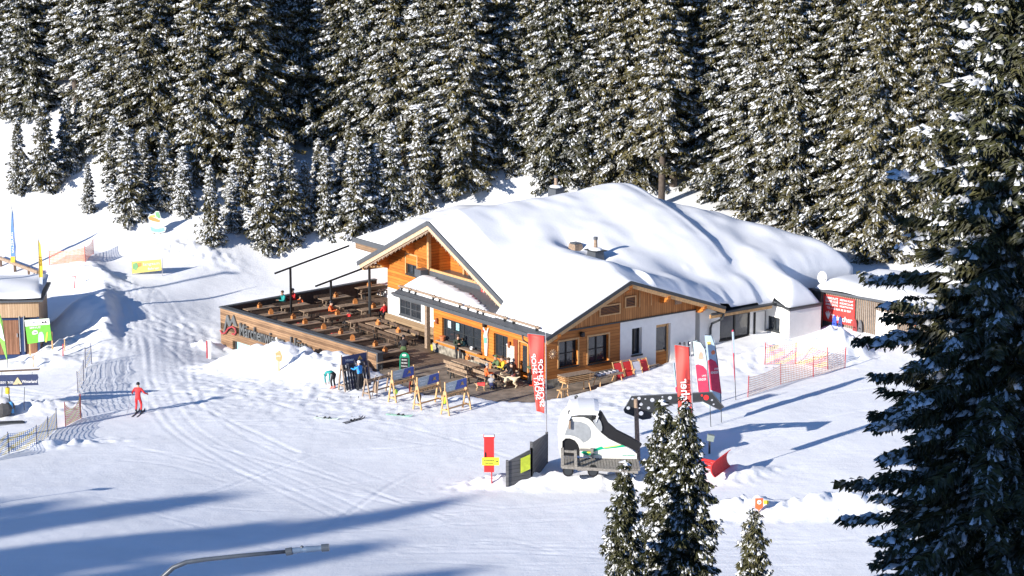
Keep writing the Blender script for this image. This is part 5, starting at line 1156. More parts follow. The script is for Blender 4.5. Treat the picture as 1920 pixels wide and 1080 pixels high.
sit(944, 698, face(*(-V-U*.3).xy), 'sit', 'brown-haired person in yellow and black at the crowded front table', cm('jacket_yellow', (.72, .50, .04)), blk, ('hair', M_hair), h=.5)
sit(955, 702, face(*(-U).xy), 'sit', 'person in black and white leaning over the crowded front table', blk, blk, ('hair', M_hair), h=.5)
sit(962, 712, face(*(-U-V*.5).xy), 'sit', 'person in a black jacket and dusty pink trousers right of the cream dog', blk, cm('dusty_pink', (.50, .22, .20)), ('helmet', bkh), h=.45)
sit(921, 722, face(*(-U+V).xy), 'sit', 'small child in a grey jacket crouching beside the cream dog', gry, cm('navy', (.03, .04, .12)), ('hat', gry), h=.4, sc=.68)
cream = cm('cream_fur', (.66, .55, .38)); tan = cm('tan_fur', (.45, .30, .17))
g = at(956, 727, 0); dog(g, face(-1, .25), 'large cream dog standing in front of the crowded table', cream, 1.15)
g = at(902, 733, 0); dog(g, face(.9, -.1), 'small tan dog in a red coat standing at the end of the front bench', tan, .78, M_red, .12)
# front tables
GF = 'tables and benches in front of the sunny facade'
def near_set(p, rz, wt, wb1, wb2):
    put('table', make_table, p, rz, wt, GF); side = Vector((-math.sin(rz), math.cos(rz), 0))
    put('bench2', lambda: make_bench(2.2, M_table), p+side*.66, rz, wb1, GF); put('bench2', None, p-side*.66, rz+math.pi, wb2, GF)
p = at(874, 680, .76); near_set(Vector((p.x, p.y, 0)), HA, 'brown wooden table below the serving window', 'slatted bench between the table and the stone base', 'long backed bench in front of the table below the serving window')
p = at(930, 697, .76); near_set(Vector((p.x, p.y, 0)), HA, 'crowded wooden table with people beside the entrance door', 'bench behind the crowded table below the menu board', 'backed bench where the orange vest sits')
put('caddy', None, at(877, 674, .776), HA, 'orange caddy on the table below the serving window', GC); put('caddy', None, at(919, 690, .776), HA+.3, 'orange caddy on the crowded front table', GC)
p = at(735, 676, .47); put('bench2', None, Vector((p.x, p.y, .02)), HV, 'backed bench left of the green chalkboard', GF)
p = at(862, 700, .47); put('bench2', None, Vector((p.x, p.y, .0)), HA+math.pi, 'backed bench nearest the ski racks', GF)
# chalkboard, round table, bucket, backpack
t = thing('chalkboard', at(759, 696, 0), 'green framed round-topped chalkboard standing on the patio edge', 'chalkboard', -.1); gf = cm('green_frame', (.0, .22, .12), .4)
arc = [(-.3, 0, .1), (.3, 0, .1)] + [(.3*math.cos(a), 0, .88+.3*math.sin(a)) for a in np.linspace(0, math.pi, 12)]
mb = MB(); mb.prism([(x, -.15+.12*z, z) for x, y, z in arc], (0, -.04, 0), gf); mb.build('frame', t)
mb = MB(); mb.box((0, -.125, .52), (.48, .03, .7), M_black, rot=Matrix.Rotation(-.12, 3, 'X')); mb.build('board', t)
mb = MB(); mb.ball((0, -.09, 1.02), .13, M_txtw, 12, 6, (1, .15, .55)); mb.build('badge', t)
mb = MB(); lay(mb, 0, 'Speisen', M_txtw, (0, -.135, .74), (1, 0, 0), (0, .12, 1), .32, .09, .004); lay(mb, 0, 'Getränke', M_txtw, (0, -.16, .56), (1, 0, 0), (0, .12, 1), .36, .08, .004); lay(mb, 0, 'Mehlspeisen', M_txtw, (0, -.185, .36), (1, 0, 0), (0, .12, 1), .38, .07, .004); mb.build('lettering', t)
mb = MB(); mb.bar((-.25, .25, 0), (-.25, .0, .95), .05, .03, gf); mb.bar((.25, .25, 0), (.25, .0, .95), .05, .03, gf); mb.build('rear_leg', t)
p = at(999, 722, 0); t = thing('standing_table', p, 'round green bar table on a red leg beside the entrance', 'table'); mb = MB(); gt = mat('green_tabletop', (.12, .19, .10), .6, .5, 8)
mb.tube([(0, 0, 1.08), (0, 0, 1.12)], .36, gt, 28); mb.build('tabletop', t); mb = MB(); rp = cm('red_painted_steel', (.70, .07, .03), .4); mb.tube([(0, 0, 0), (0, 0, 1.08)], .035, rp, 10); mb.build('column', t); mb = MB(); mb.tube([(0, 0, 0), (0, 0, .03)], .24, rp, 24); mb.build('foot', t)
p = at(1007, 732, 0); t = thing('blue_bucket', p, 'bright blue tub lying tilted at the foot of the round table', 'bucket', .3); mb = MB(); bp_ = cm('blue_plastic', (.03, .35, .65), .4); mb.tube([(-.1, 0, .1), (.16, 0, .26)], [.17, .24], bp_, 16); mb.build('tub', t); mb = MB(); mb.tube([(.15, 0, .255), (.19, 0, .28)], .255, bp_, 16); mb.build('rim', t)
p = at(985, 706, 0); t = thing('backpack', p, 'black backpack slumped against the door post', 'backpack'); mb = MB(); mb.ball((0, 0, .28), .25, M_black, 12, 8, (.9, .6, 1.15)); mb.build('bag', t, smooth=True); mb = MB(); mb.tube([(-.1, -.14, .1), (-.12, -.2, .3), (-.1, -.12, .5)], .02, M_dark, 6); mb.build('strap', t)
# ------------------------------------------------------------------ ski racks
def rack(px, py, rz, label, L_=1.85, H_=1.9, panel=None, wood=M_freshw, group='ski racks at the edge of the patio'):
    g = ground(px, py); t = thing('ski_rack', g, label, 'ski rack', rz, group)
    for s in (-1, 1):
        for d in (-1, 1):
            mb = MB(); mb.bar((s*L_/2, d*.32, -.05), (s*L_/2, d*.05, H_*.66 if not panel else H_*.72), .06, .09, wood); mb.build('leg', t)
        mb = MB(); mb.bar((s*L_/2, -.26, .28), (s*L_/2, .26, .28), .05, .09, wood); mb.build('stretcher', t)
    for z in (H_*.56,):
        for d in (-1, 1):
            mb = MB(); mb.bar((-L_/2-.05, d*.12, z), (L_/2+.05, d*.12, z), .05, .1, wood)
            for k in range(9): mb.box((-L_/2+.15+k*(L_-.3)/8, d*.155, z), (.07, .03, .06), M_dark if k % 2 else wood)
            mb.build('rail', t)
    mb = MB(); mb.bar((-L_/2, 0, .3), (L_/2, 0, .3), .06, .08, wood); mb.build('rail', t)
    if panel:
        mb = MB(); z = H_*.82; mb.box((0, 0, z), (L_-.1, .04, .52), cm('panel_grey', (.46, .52, .54), .4) if panel == 'blue' else cm('panel_navy', (.05, .07, .17), .4)); po = mb.build('sign_panel', t)
        for s in (-1, 1): 
            mb = MB(); mb.bar((s*(L_/2), 0, H_*.6), (s*(L_/2), 0, H_), .05, .07, wood); mb.build('post', t)
        if panel == 'blue':
            mb = MB(); mb.prism([(-.1, -.03, z-.26), (L_/2-.05, -.03, z-.26), (L_/2-.05, -.03, z+.26), (.12, -.03, z+.26)], (0, -.01, 0), cm('panel_blue', (.07, .12, .42), .4)); 
            mb.build('blue_field', po); mb = MB(); ob = cm('emblem_ochre', (.55, .33, .10), .5)
            mb.prism([(x+.45, -.05, z+y) for x, y in ((-.16, -.1), (-.02, .02), (-.08, .12), (.02, .06), (.1, .14), (.12, .0), (.2, -.12), (.02, -.05))], (0, -.01, 0), ob); mb.build('emblem', po)
            mb = MB(); lay(mb, 0, 'Märchenwiesen', M_txtw, (-.45, -.025, z+.08), (1, 0, 0), (0, 0, 1), .6, .09, .004); lay(mb, 0, 'Hütte', M_txtw, (-.45, -.025, z-.08), (1, 0, 0), (0, 0, 1), .3, .1, .004); mb.build('lettering', po)
        else:
            mb = MB(); lay(mb, 0, 'Hütte', M_txtw, (-.35, -.025, z), (1, 0, 0), (0, 0, 1), .6, .16, .004); mb.build('lettering', po)
            mb = MB(); mb.prism([(x+.4, -.03, z+y) for x, y in ((-.2, -.1), (0, .14), (.2, -.1))], (0, -.01, 0), cm('emblem_ochre', (.55, .33, .10), .5)); mb.build('emblem', po)
    return t, g
RZ = R(50)
rack(756, 749, RZ, 'leftmost of three fresh timber ski racks with a grey and blue sign panel', panel='blue')
rack(803, 762, RZ, 'middle one of three fresh timber ski racks with a grey and blue sign panel', panel='blue')
rack(855, 772, RZ, 'rightmost of three fresh timber ski racks with a grey and blue sign panel', panel='blue')
rack(709, 740, RZ, 'low weathered ski rack without a sign panel', L_=2.0, H_=1.75, wood=M_log)
t5, g5 = rack(665, 726, R(42), 'weathered ski rack crowded with skis under a navy sign', L_=1.9, H_=2.1, panel='navy', wood=M_log)
ru = Vector((math.cos(R(42)), math.sin(R(42)), 0)); rn = Vector((ru.y, -ru.x, 0))
def standing_skis(p, lean, label, m, L_=1.65, group='skis and boards leaning on the racks'):
    t = thing('ski_pair', p, label, 'skis', 0, group); rot = Vector((0, 1, 0)).rotation_difference((Vector((lean[0], lean[1], 1))).normalized()).to_matrix()
    for s in (-1, 1):
        k = MB(); ski_mb(k, s*.03, L_/2, L_, m, 0); mb = MB(); mb.add([rot @ Vector(v) for v in k.v], k.f, m); o = mb.build('ski', t)
        k = MB(); k.box((s*.03, L_*.45, .05), (.06, .1, .06), M_black); mb = MB(); mb.add([rot @ Vector(v) for v in k.v], k.f, M_black); mb.build('binding', o)
for i in range(9):
    p = g5 + ru*(-.8+.2*i) + rn*.36; standing_skis(p, (-rn.x*.22+rng.uniform(-.03, .03), -rn.y*.22), 'dark skis leaning in the crowded rack, %s from its left end' % ORD[i], cm('ski_%d' % (i % 3), [(.03, .03, .035), (.10, .10, .12), (.02, .02, .05)][i % 3], .35), rng.uniform(1.5, 1.75))
# things hanging on the racks
def hang(px, py, name, label, cat, m, h=.55):
    g = ground(px, py); p = g + Vector((0, 0, .45)); t = thing(name, p, label, cat); mb = MB(); mb.ball((0, 0, h/2), .15, m, 10, 8, (.9, .55, h/.3)); mb.build('bag' if cat != 'helmet' else 'shell', t, smooth=True)
    mb = MB(); mb.tube([(-.05, 0, h*.85), (0, 0, h+.25), (.05, 0, h*.85)], .015, M_dark, 6); mb.build('strap', t)
hang(786, 768, 'hanging_bag', 'black bag hanging from the middle timber rack', 'bag', M_black); hang(834, 772, 'hanging_bag', 'bright yellow bag hanging from the rightmost timber rack', 'bag', cm('neon_yellow', (.55, .75, .05)))
hang(742, 754, 'hanging_bag', 'small neon green bag on the leftmost timber rack', 'bag', cm('neon_green', (.45, .75, .10)), .32)
p = ground(767, 738); t = thing('snowboard', p, 'dark red snowboard leaning on the right end of the leftmost timber rack', 'snowboard', R(50)); mb = MB(); mb.prism([(.13*math.sin(a)*1.0, -.3+.16*(.75+.72*math.cos(a)), .75-.72*math.cos(a)) for a in np.linspace(0, 2*math.pi, 20)[:-1]], (0, .02, 0), cm('board_red', (.3, .03, .03), .35)); mb.build('deck', t); mb = MB(); mb.box((0, -.22, .5), (.2, .1, .1), M_black); mb.build('binding', t)
p = ground(709, 742); t = thing('sledge', p, 'wooden sledge leaning upright on the low weathered rack', 'sledge', R(140)); 
for s in (-.17, .17):
    mb = MB(); mb.tube([(s, .3, 0), (s, .25, .4), (s, .12, 1.0), (s, -.05, 1.2), (s, -.15, 1.15)], .022, M_log, 6); mb.build('runner', t)
mb = MB(); mb.box((0, .17, .55), (.34, .03, .7), M_log, rot=Matrix.Rotation(.2, 3, 'X')); mb.build('seat', t)
# skis and poles lying in the snow
GS = 'skis left in the snow before the racks'
def onsnow(px, py, ax, ay, label, m, L_=1.7):
    g = ground(px, py); ski_pair('ski_pair', g+Vector((0, 0, .02)), face(ax, ay), label, m, L_, .18, GS)
onsnow(612, 786, 1, -.25, 'pale skis lying in the snow furthest left of the racks', M_skib, 1.5); onsnow(663, 790, .8, .9, 'dark skis lying in the snow below the person in blue', M_ski, 1.6); onsnow(750, 780, 1, -.3, 'mint skis lying in the snow below the leftmost timber rack', cm('ski_mint', (.30, .55, .45), .35), 1.6)
for i, (x, y, h) in enumerate(((618, 783, 1.15), (594, 782, 1.1), (660, 782, 1.2), (674, 782, 1.2), (732, 778, 1.0), (746, 778, 1.05), (1436, 690, 1.3), (1450, 690, 1.3), (1330, 620, 1.2))):
    if i == 8: continue
    pole_thing(ground(x, y), ['right pole planted by the pale skis', 'left pole planted by the pale skis', 'left pole planted by the dark skis', 'right pole planted by the dark skis', 'left pole planted by the mint skis', 'right pole planted by the mint skis', 'left thin pole planted near the red netting', 'right thin pole planted near the red netting'][i]+' in the snow', (rng.uniform(-.06, .06), 0), h, 'ski poles planted in the snow')
# ------------------------------------------------------------------ along the gable wall
def stool_table(u, v, rz, label, L_=1.9, W_=.62, H_=.72, slats=True, stack=0, top=None, legm=M_freshw):
    t = thing('wooden_table', W(u, v, 0), label, 'table', HV+rz, 'light wooden tables before the gable wall'); mb = MB(); mb.box((0, 0, H_), (L_, W_, .05), top or legm); mb.build('tabletop', t)
    for a in (-1, 1):
        for b in (-1, 1):
            mb = MB(); mb.bar((a*(L_/2-.08), b*(W_/2+.03), 0), (a*(L_/2-.2), b*(W_/2-.1), H_), .05, .05, legm); mb.build('leg', t)
    return t
stool_table(1.75, .85, .0, 'light timber table carrying a stack of table tops')
gs = 'stacked table tops before the gable wall'
for k in range(4):
    t = thing('stacked_top', W(1.75, .85, .75+.105*k), 'wooden table top, %s from the bottom of the stack' % ORD[k], 'table top', HV+rng.uniform(-.05, .05), gs); mb = MB()
    for q_ in range(4): mb.box((rng.uniform(-.02, .02), -.27+.18*q_, .08), (2.15, .16, .035), M_log if k == 3 else M_freshw)
    mb.build('boards', t); 
    for s in (-.8, .8): 
        mb = MB(); mb.box((s, 0, .03), (.07, .66, .06), M_freshw); mb.build('batten', t)
stool_table(1.7, 3.3, .0, 'light timber table with bright packages left of the red deck chairs', top=M_log)
for k in range(5):
    t = thing('white_package', W(1.65+rng.uniform(-.1, .1), 2.6+.34*k, .75), 'white package on the timber table, %s from its left end' % ORD[k], 'package', HV+rng.uniform(-.3, .3), 'packages on the timber table'); mb = MB(); mb.box((0, 0, .06), (.24, .3, .12), cm('pack_white', (.6, .58, .62), .5)); mb.build('box', t); mb = MB(); mb.box((0, 0, .125), (.14, .2, .01), M_dark); mb.build('label_patch', t)
t = stool_table(2.3, -.5, .1, 'short light stool at the hut corner', .75, .3, .5)
def deck_chair(u, v, m, label):
    t = thing('deck_chair', W(u, v, 0), label, 'deck chair', HV, 'deck chairs leaning at the gable wall')
    mb = MB(); mb.prism([(-.27, .28, 1.05), (.27, .28, 1.05), (.27, -.12, .12), (-.27, -.12, .12)], (0, -.03, -.01), m); mb.build('sling', t)
    for s in (-1, 1):
        mb = MB(); mb.bar((s*.31, -.22, .0), (s*.31, .32, 1.15), .04, .05, M_freshw); mb.build('side_rail', t); mb = MB(); mb.bar((s*.28, .35, .0), (s*.28, -.05, .72), .04, .05, M_freshw); mb.build('leg', t)
    for (y, z) in ((.32, 1.12), (-.2, .08)): mb = MB(); mb.bar((-.31, y, z), (.31, y, z), .04, .04, M_freshw); mb.build('crossbar', t)
deck_chair(1.15, 4.6, M_red, 'red deck chair next to the timber table'); deck_chair(1.15, 5.3, M_red, 'second red deck chair, half hidden by the white one'); deck_chair(1.5, 5.75, cm('sling_white', (.6, .58, .62)), 'white deck chair between the red ones'); deck_chair(1.35, 6.4, M_red, 'red deck chair with white print nearest the small window')
t = thing('side_bench', W(.9, 7.3, 0), 'low wooden bench under the small window of the white wall', 'bench', HV); mb = MB(); mb.box((0, 0, .5), (1.3, .3, .05), M_log); mb.build('seat', t)
for s in (-1, 1): mb = MB(); mb.box((s*.55, 0, .24), (.06, .26, .48), M_log); mb.build('leg', t)
t = thing('wooden_chair', W(.75, 7.0, 0), 'light wooden chair with rounded back by the white wall', 'chair', HV); mb = MB(); mb.box((0, 0, .45), (.42, .4, .04), M_freshw); mb.build('seat', t); mb = MB(); mb.prism([(.22*math.sin(a), .2, .82+.17*math.cos(a)) for a in np.linspace(0, 6.283, 16)[:-1]], (0, .03, 0), M_freshw); mb.build('backrest', t)
for a in (-.17, .17):
    for b in (-.16, .16): mb = MB(); mb.bar((a, b, 0), (a, b, .44 if b < 0 else .7), .04, .04, M_freshw); mb.build('leg', t)
for i in range(5): standing_skis(W(.55+.05*i, 10.0+.32*i, 0), (-.12, .05), 'dark skis leaning on the white wall right of the glass door, %s from left' % ORD[i], cm('ski_%d' % (i % 3), (.03, .03, .035), .35), 1.55, 'skis leaning on the white wall')
# ------------------------------------------------------------------ flags and banners
def banner_flag(base, px0, px1, pytop, pybot, topy_pole, m, lines, label, lean=0, taper=.0, mirror=True):
    Y = base.y; P_ = lambda x, y: fr(x, y, Y)-base
    t = thing('banner_flag', base, label, 'flag'); xb = (0, 0, -.3)
    tp_ = P_(px1+2, topy_pole); mb = MB(); mb.tube([xb, (tp_.x*.5, 0, tp_.z*.5), tp_], [.035, .03, .022], M_pole, 8); mb.ball(tp_, .05, M_pole, 8, 6); mb.build('pole', t)
    a = P_(px0, pytop); b = P_(px1, pytop+4); H_ = (P_(px0, pybot)-a).z; n = 22; w = 10; vs = []
    for j in range(n+1):
        v = j/n; l = a.x + (lean*v); r_ = b.x*(1-v)+ (b.x+taper)*v
        for i in range(w+1):
            q_ = i/w; vs.append((l+(r_-l)*q_, .07*math.sin(v*9+q_*3)+.05*math.sin(q_*7+v*4)-.03, a.z + (b.z-a.z)*q_ + H_*v))
    mb = MB(); mb.add(vs, [(j*(w+1)+i, (j+1)*(w+1)+i, (j+1)*(w+1)+i+1, j*(w+1)+i+1) for j in range(n) for i in range(w)], m); cl = mb.build('cloth', t, smooth=True)
    so = cl.modifiers.new('thickness', 'SOLIDIFY'); so.thickness = .008
    mb = MB(); mb.bar((a.x, 0, a.z+.03), (b.x+.06, 0, b.z+.03), .03, .03, M_pole); mb.build('top_rod', t)
    mb = MB()
    for (s_, v0, v1, q_, wd) in lines:
        vm = (v0+v1)/2; l = a.x+lean*vm; r_ = b.x+taper*vm; cx = l+(r_-l)*q_; dirv = Vector((lean*1.0, 0, H_)).normalized() if q_ < .6 else Vector((taper*1.0+lean*.35, 0, H_)).normalized()
        side = Vector((-dirv.z, 0, dirv.x)).normalized()
        lay(mb, 0, s_, M_txtw, (cx, -.14, a.z+(b.z-a.z)*q_+H_*vm), -dirv, (side*(-1 if not mirror else 1)), abs(H_)*(v1-v0), wd, .004)
    if mb.v: mb.build('lettering', t)
    return t
base = ground(1025, 868)
banner_flag(base, 989, 1021, 626, 770, 622, M_redf, [('SPORT SHOP', .24, .84, .28, .24), ('SPORTSHOP', .30, .92, .72, .24)], 'tall red flag with mirrored white sport shop lettering at the grey board fence', lean=.47, taper=.0)
base = ground(1303, 900)
banner_flag(base, 1265, 1292, 647, 795, 643, M_redf, [('Tritscher', .40, .97, .58, .42)], 'red flag with mirrored white lettering behind the foreground spruces', lean=.30, taper=.22)
def beach_flag(base, outline, m, label, parts=(), pole=None):
    Y = base.y; P_ = lambda x, y, d=0: fr(x, y, Y)-base+Vector((0, d, 0))
    t = thing('beach_flag', base, label, 'flag'); mb = MB(); mb.prism([P_(*q_) for q_ in outline], (0, .02, 0), m); cl = mb.build('cloth', t)
    pl = pole or outline; mb = MB(); mb.tube([(0, 0, -.1)]+[P_(*q_) for q_ in pl], .02, M_dark, 6); mb.build('pole', t)
    for (nm, ol, m2) in parts: mb = MB(); mb.prism([P_(x, y, -.012) for x, y in ol], (0, -.004, 0), m2); mb.build(nm, t)
    return t, P_
pal = cm('flag_pale_blue', (.55, .68, .74)); pal2 = cm('flag_blue', (.42, .54, .66)); fr_ = cm('flag_crimson', (.66, .05, .11)); flesh = cm('cartoon_peach', (.7, .42, .30))
b1 = ground(1333, 800); t, P_ = beach_flag(b1, [(1299, 640), (1305, 638), (1316, 643), (1322, 655), (1325, 670), (1330, 715), (1333, 768), (1310, 752), (1305, 700)], pal, 'pale blue and crimson feather flag, left one of the pair beside the red flag', [('crimson_field', [(1304, 684), (1309, 683), (1318, 686), (1325, 694), (1331, 752), (1311, 748)], fr_), ('round_motif', [(1309, 672), (1311, 663), (1314, 659), (1317, 662), (1319, 672), (1314, 674)], flesh)], [(1330, 735), (1326, 680), (1322, 655), (1314, 642), (1300, 638)])
mb = MB(); lay(mb, 0, 'KINDER', M_txtw, P_(1317, 711, -.03), (1, 0, .08), (0, 0, 1), .42, .14, .003); lay(mb, 0, 'LAND', M_txtw, P_(1320, 704, -.03), (1, 0, .08), (0, 0, 1), .22, .1, .003); mb.build('lettering', t)
b2 = ground(1353, 792); t, P_ = beach_flag(b2, [(1321, 629), (1334, 628), (1340, 640), (1346, 675), (1353, 745), (1352, 765), (1332, 738), (1327, 680)], pal2, 'blue and crimson feather flag, right one of the pair beside the red flag', [('crimson_field', [(1327, 676), (1333, 673), (1342, 678), (1347, 690), (1353, 738), (1332, 731)], fr_), ('round_motif', [(1333, 660), (1337, 656), (1341, 659), (1340, 664), (1335, 665)], cm('ball_orange', (.75, .22, .10))), ('yellow_motif', [(1325, 641), (1332, 640), (1333, 646), (1327, 647)], cm('motif_yellow', (.7, .5, .15)))], [(1351, 735), (1345, 675), (1341, 648), (1334, 629), (1322, 628)])
mb = MB(); lay(mb, 0, 'KINDER', M_txtw, P_(1340, 698, -.03), (1, 0, .08), (0, 0, 1), .42, .14, .003); lay(mb, 0, 'LAND', M_txtw, P_(1343, 691, -.03), (1, 0, .08), (0, 0, 1), .22, .1, .003); mb.build('lettering', t)
b3 = ground(1380, 750); t, P_ = beach_flag(b3, [(1372, 620), (1375, 618), (1378, 700), (1380, 738), (1376, 700)], fr_, 'very thin tall flag, blue above and crimson below, right of the feather flags', [('blue_field', [(1372, 622), (1376, 622), (1377.5, 662), (1374.5, 662)], pal2)], [(1379, 735), (1377, 680), (1375, 620)])
b4 = ground(1272, 775); t, P_ = beach_flag(b4, [(1262, 681), (1266, 679), (1269, 735), (1268, 736), (1266, 725)], pal2, 'narrow blue flag partly hidden behind the red lettered flag', [('crimson_field', [(1266, 727), (1269, 724), (1272, 735), (1268, 736)], fr_)], [(1270, 730), (1264, 680)])
b5 = ground(78, 640); t, P_ = beach_flag(b5, [(72, 450), (76, 458), (80, 500), (80, 520), (73, 520), (72, 470)], cm('flag_yellow', (.75, .50, .05)), 'narrow yellow and grey flag on a tall pole beside the timber hut', [('grey_field', [(73, 520), (80, 520), (80, 535), (76, 558), (73, 545)], cm('flag_grey', (.5, .55, .62)))], [(77, 600), (75, 540), (73, 480), (71, 436)])
mb = MB(); lay(mb, 0, 'SKI', cm('flag_ink', (.25, .15, .02)), P_(76, 490, -.03), (0, 0, 1), (-1, 0, 0), .6, .13, .003); mb.build('lettering', t)
b6 = ground(31, 510); t, P_ = beach_flag(b6, [(22, 392), (25, 400), (30, 440), (30, 462), (28, 491), (20, 491), (20, 430)], cm('flag_mid_blue', (.12, .25, .62)), 'narrow blue flag with white letters at the upper left piste', [('yellow_foot', [(20, 481), (28, 481), (28, 492), (20, 492)], cm('flag_yellow', (.75, .50, .05))), ('grey_field', [(25, 402), (28, 412), (31, 440), (29, 462), (27, 440)], cm('flag_grey', (.5, .55, .62)))], [(30, 500), (27, 440), (23, 395), (20, 384)])
mb = MB(); lay(mb, 0, 'SALZBURG', M_txtw, P_(23.5, 455, -.03), (0, 0, 1), (-1, 0, 0), 1.5, .16, .003); mb.build('lettering', t)
b7 = ground(14, 690); t, P_ = beach_flag(b7, [(0, 588), (4, 600), (14, 668), (13, 676), (0, 640)], cm('flag_lime', (.25, .6, .10)), 'green and white feather flag cut by the left edge in front of the timber hut', [('white_field', [(0, 605), (3, 612), (9, 640), (0, 632)], M_txtw)], [(14, 675), (8, 630), (1, 592)])

# ------------------------------------------------------------------ netting
def net(pts, top_off, mname, c1, c2, stripe, label, postm, hgt=1.15, cell=.12, fill=.34, group='safety nets beside the runs', sag=.12, ax='X'):
    g = [ground(x, y) for x, y in pts]; t = thing('safety_net', g[0], label, 'net', 0, group); o = g[0]; m = net_mat(mname, c1, c2, cell, stripe, fill, ax)
    mb = MB(); s_ = 0; hs = top_off if isinstance(top_off, (list, tuple)) else [hgt]*len(g)
    for i in range(len(g)-1):
        a, b = g[i]-o, g[i+1]-o; L_ = (b-a).length; n = 6
        for k in range(n):
            u0, u1 = k/n, (k+1)/n; f = lambda u: -sag*4*u*(1-u)
            p0, p1 = a.lerp(b, u0), a.lerp(b, u1); h0 = hs[i]*(1-u0)+hs[i+1]*u0+f(u0); h1 = hs[i]*(1-u1)+hs[i+1]*u1+f(u1)
            mb.quad(p0+Vector((0, 0, .04)), p1+Vector((0, 0, .04)), p1+Vector((0, 0, h1)), p0+Vector((0, 0, h0)), m, [(s_+L_*u0, 0), (s_+L_*u1, 0), (s_+L_*u1, 1.1), (s_+L_*u0, 1.1)])
        s_ += L_
    mb.build('netting', t)
    for i, p in enumerate(g):
        mb = MB(); q_ = p-o; mb.tube([q_-Vector((0, 0, .3)), q_+Vector((rng.uniform(-.05, .05), 0, hs[i]+.08))], .025, postm, 6); mb.build('post', t)
pr = cm('post_red', (.45, .04, .05)); pb = cm('post_dark_blue', (.03, .04, .12))
net([(1402, 745), (1464, 721), (1525, 706), (1584, 690)], 1.2, 'net_red', (.72, .25, .27), (.75, .42, .08), 0, 'low red safety net crossing the snow in front of the heaps', pr, 1.2, .13, .22)
net([(1434, 684), (1492, 682), (1552, 692)], 1.3, 'net_redyellow', (.82, .28, .30), (.85, .62, .25), .55, 'red and yellow safety net behind the low red one', pr, 1.3, .13, .26)
net([(93, 497), (160, 491), (175, 476)], 1.05, 'net_pink', (.85, .14, .12), (.85, .32, .1), .0, 'red safety net at the bend of the upper run', pr, 1.05, .13, .36)
net([(151, 783), (146, 737), (157, 715), (160, 690), (172, 682)], 1.5, 'net_blueyellow', (.15, .28, .62), (.80, .55, .10), .5, 'blue and yellow safety net running up along the groomed run', pb, 1.25, .12, .2, ax='X')
net([(123, 800), (152, 785)], [1.35, 1.35], 'net_pinkyellow', (.85, .25, .15), (.85, .62, .15), .5, 'short red and yellow net joining the blue and yellow ones', pr, 1.3, .12, .5, sag=.5)
net([(-30, 868), (17, 850), (68, 837), (90, 820), (107, 804)], 1.15, 'net_blueyellow2', (.20, .34, .60), (.85, .62, .10), .5, 'blue and yellow safety net at the lower left edge', pb, 1.1, .12, .34)
# yellow banner, cut-out board, stake markers
def flat_sign(name, base, ol, m, label, cat, depth=.03, posts=(), extra=(), back=0.):
    Y = base.y; P_ = lambda x, y, d=0: fr(x, y, Y)-base+Vector((0, d, 0)); t = thing(name, base, label, cat)
    mb = MB(); mb.prism([P_(*q_) for q_ in ol], (0, depth, 0), m); mb.build('panel', t)
    for (x0, y0, x1, y1, m2, w_) in posts: mb = MB(); mb.bar(P_(x0, y0, depth+.05), P_(x1, y1, depth+.05), w_, w_, m2); mb.build('post', t)
    for (nm, ol2, m2) in extra: mb = MB(); mb.prism([P_(x, y, -.01) for x, y in ol2], (0, -.006, 0), m2); mb.build(nm, t)
    return t, P_
b = ground(275, 516); yb_ = cm('banner_yellow', (.72, .58, .16)); t, P_ = flat_sign('slow_banner', b, [(247, 491), (302, 486), (303, 507), (248, 513)], yb_, 'yellow banner with pale letters hung across the run', 'banner', .02, [(247, 489, 248, 521, M_pole, .05), (304, 484, 304, 518, M_pole, .05)], [('green_motif', [(249, 495), (256, 492), (260, 499), (255, 507), (249, 504)], cm('motif_green', (.2, .42, .2))), ('orange_motif', [(258, 493), (265, 492), (265, 499), (259, 500)], cm('motif_orange', (.7, .3, .1)))])
mb = MB(); bl = cm('banner_print', (.60, .74, .70)); lay(mb, 0, 'langsam', bl, P_(284, 495, -.03), (1, 0, .09), (0, 0, 1), 1.15, .26, .004); lay(mb, 0, 'fahren', bl, P_(288, 503, -.03), (1, 0, .09), (0, 0, 1), .8, .2, .004); mb.build('lettering', t)
b = ground(292, 440); t, P_ = flat_sign('cutout_board', b, [(280, 434), (281, 424), (279, 412), (277, 407), (280, 403), (288, 401), (292, 396), (298, 396), (303, 411), (306, 425), (312, 427), (309, 435), (300, 437), (288, 437)], cm('board_pale', (.7, .74, .72)), 'cut-out board painted with an orange oval and blue foot on the slope', 'board', .04, [(288, 430, 288, 443, M_log, .08), (300, 430, 300, 443, M_log, .08)], [('orange_oval', [(278, 407), (281, 405), (292, 409), (300, 413), (299, 417), (288, 415), (280, 412)], cm('motif_orange', (.7, .3, .1))), ('yellow_cap', [(281, 404), (290, 403), (291, 407), (283, 406)], cm('motif_yellow2', (.8, .6, .08))), ('blue_foot', [(281, 424), (292, 429), (307, 427), (309, 433), (298, 436), (284, 434)], cm('motif_sky', (.25, .6, .75))), ('green_leaf', [(291, 398), (297, 397), (301, 408), (298, 410), (293, 406)], cm('motif_green', (.2, .42, .2)))])
b = ground(1424, 960); t, P_ = flat_sign('snow_marker', b, [(1416, 935), (1431, 935), (1431, 950), (1424, 957), (1416, 953)], cm('marker_orange', (.85, .13, .04)), 'orange square marker with a white ring in the snow bank', 'marker', .08, [(1423, 950, 1423, 975, M_log, .06)], [('white_ring', [(1423.5+4*math.cos(a), 941.5+4*math.sin(a)) for a in np.linspace(0, 6.283, 16)[:-1]], M_txtw), ('dark_centre', [(1424.5+1.4*math.cos(a), 941.5+1.4*math.sin(a)) for a in np.linspace(0, 6.283, 8)[:-1]], M_dark)])
for o_ in t.children:
    if o_.name.startswith('dark_centre'): o_.location.y = -.012
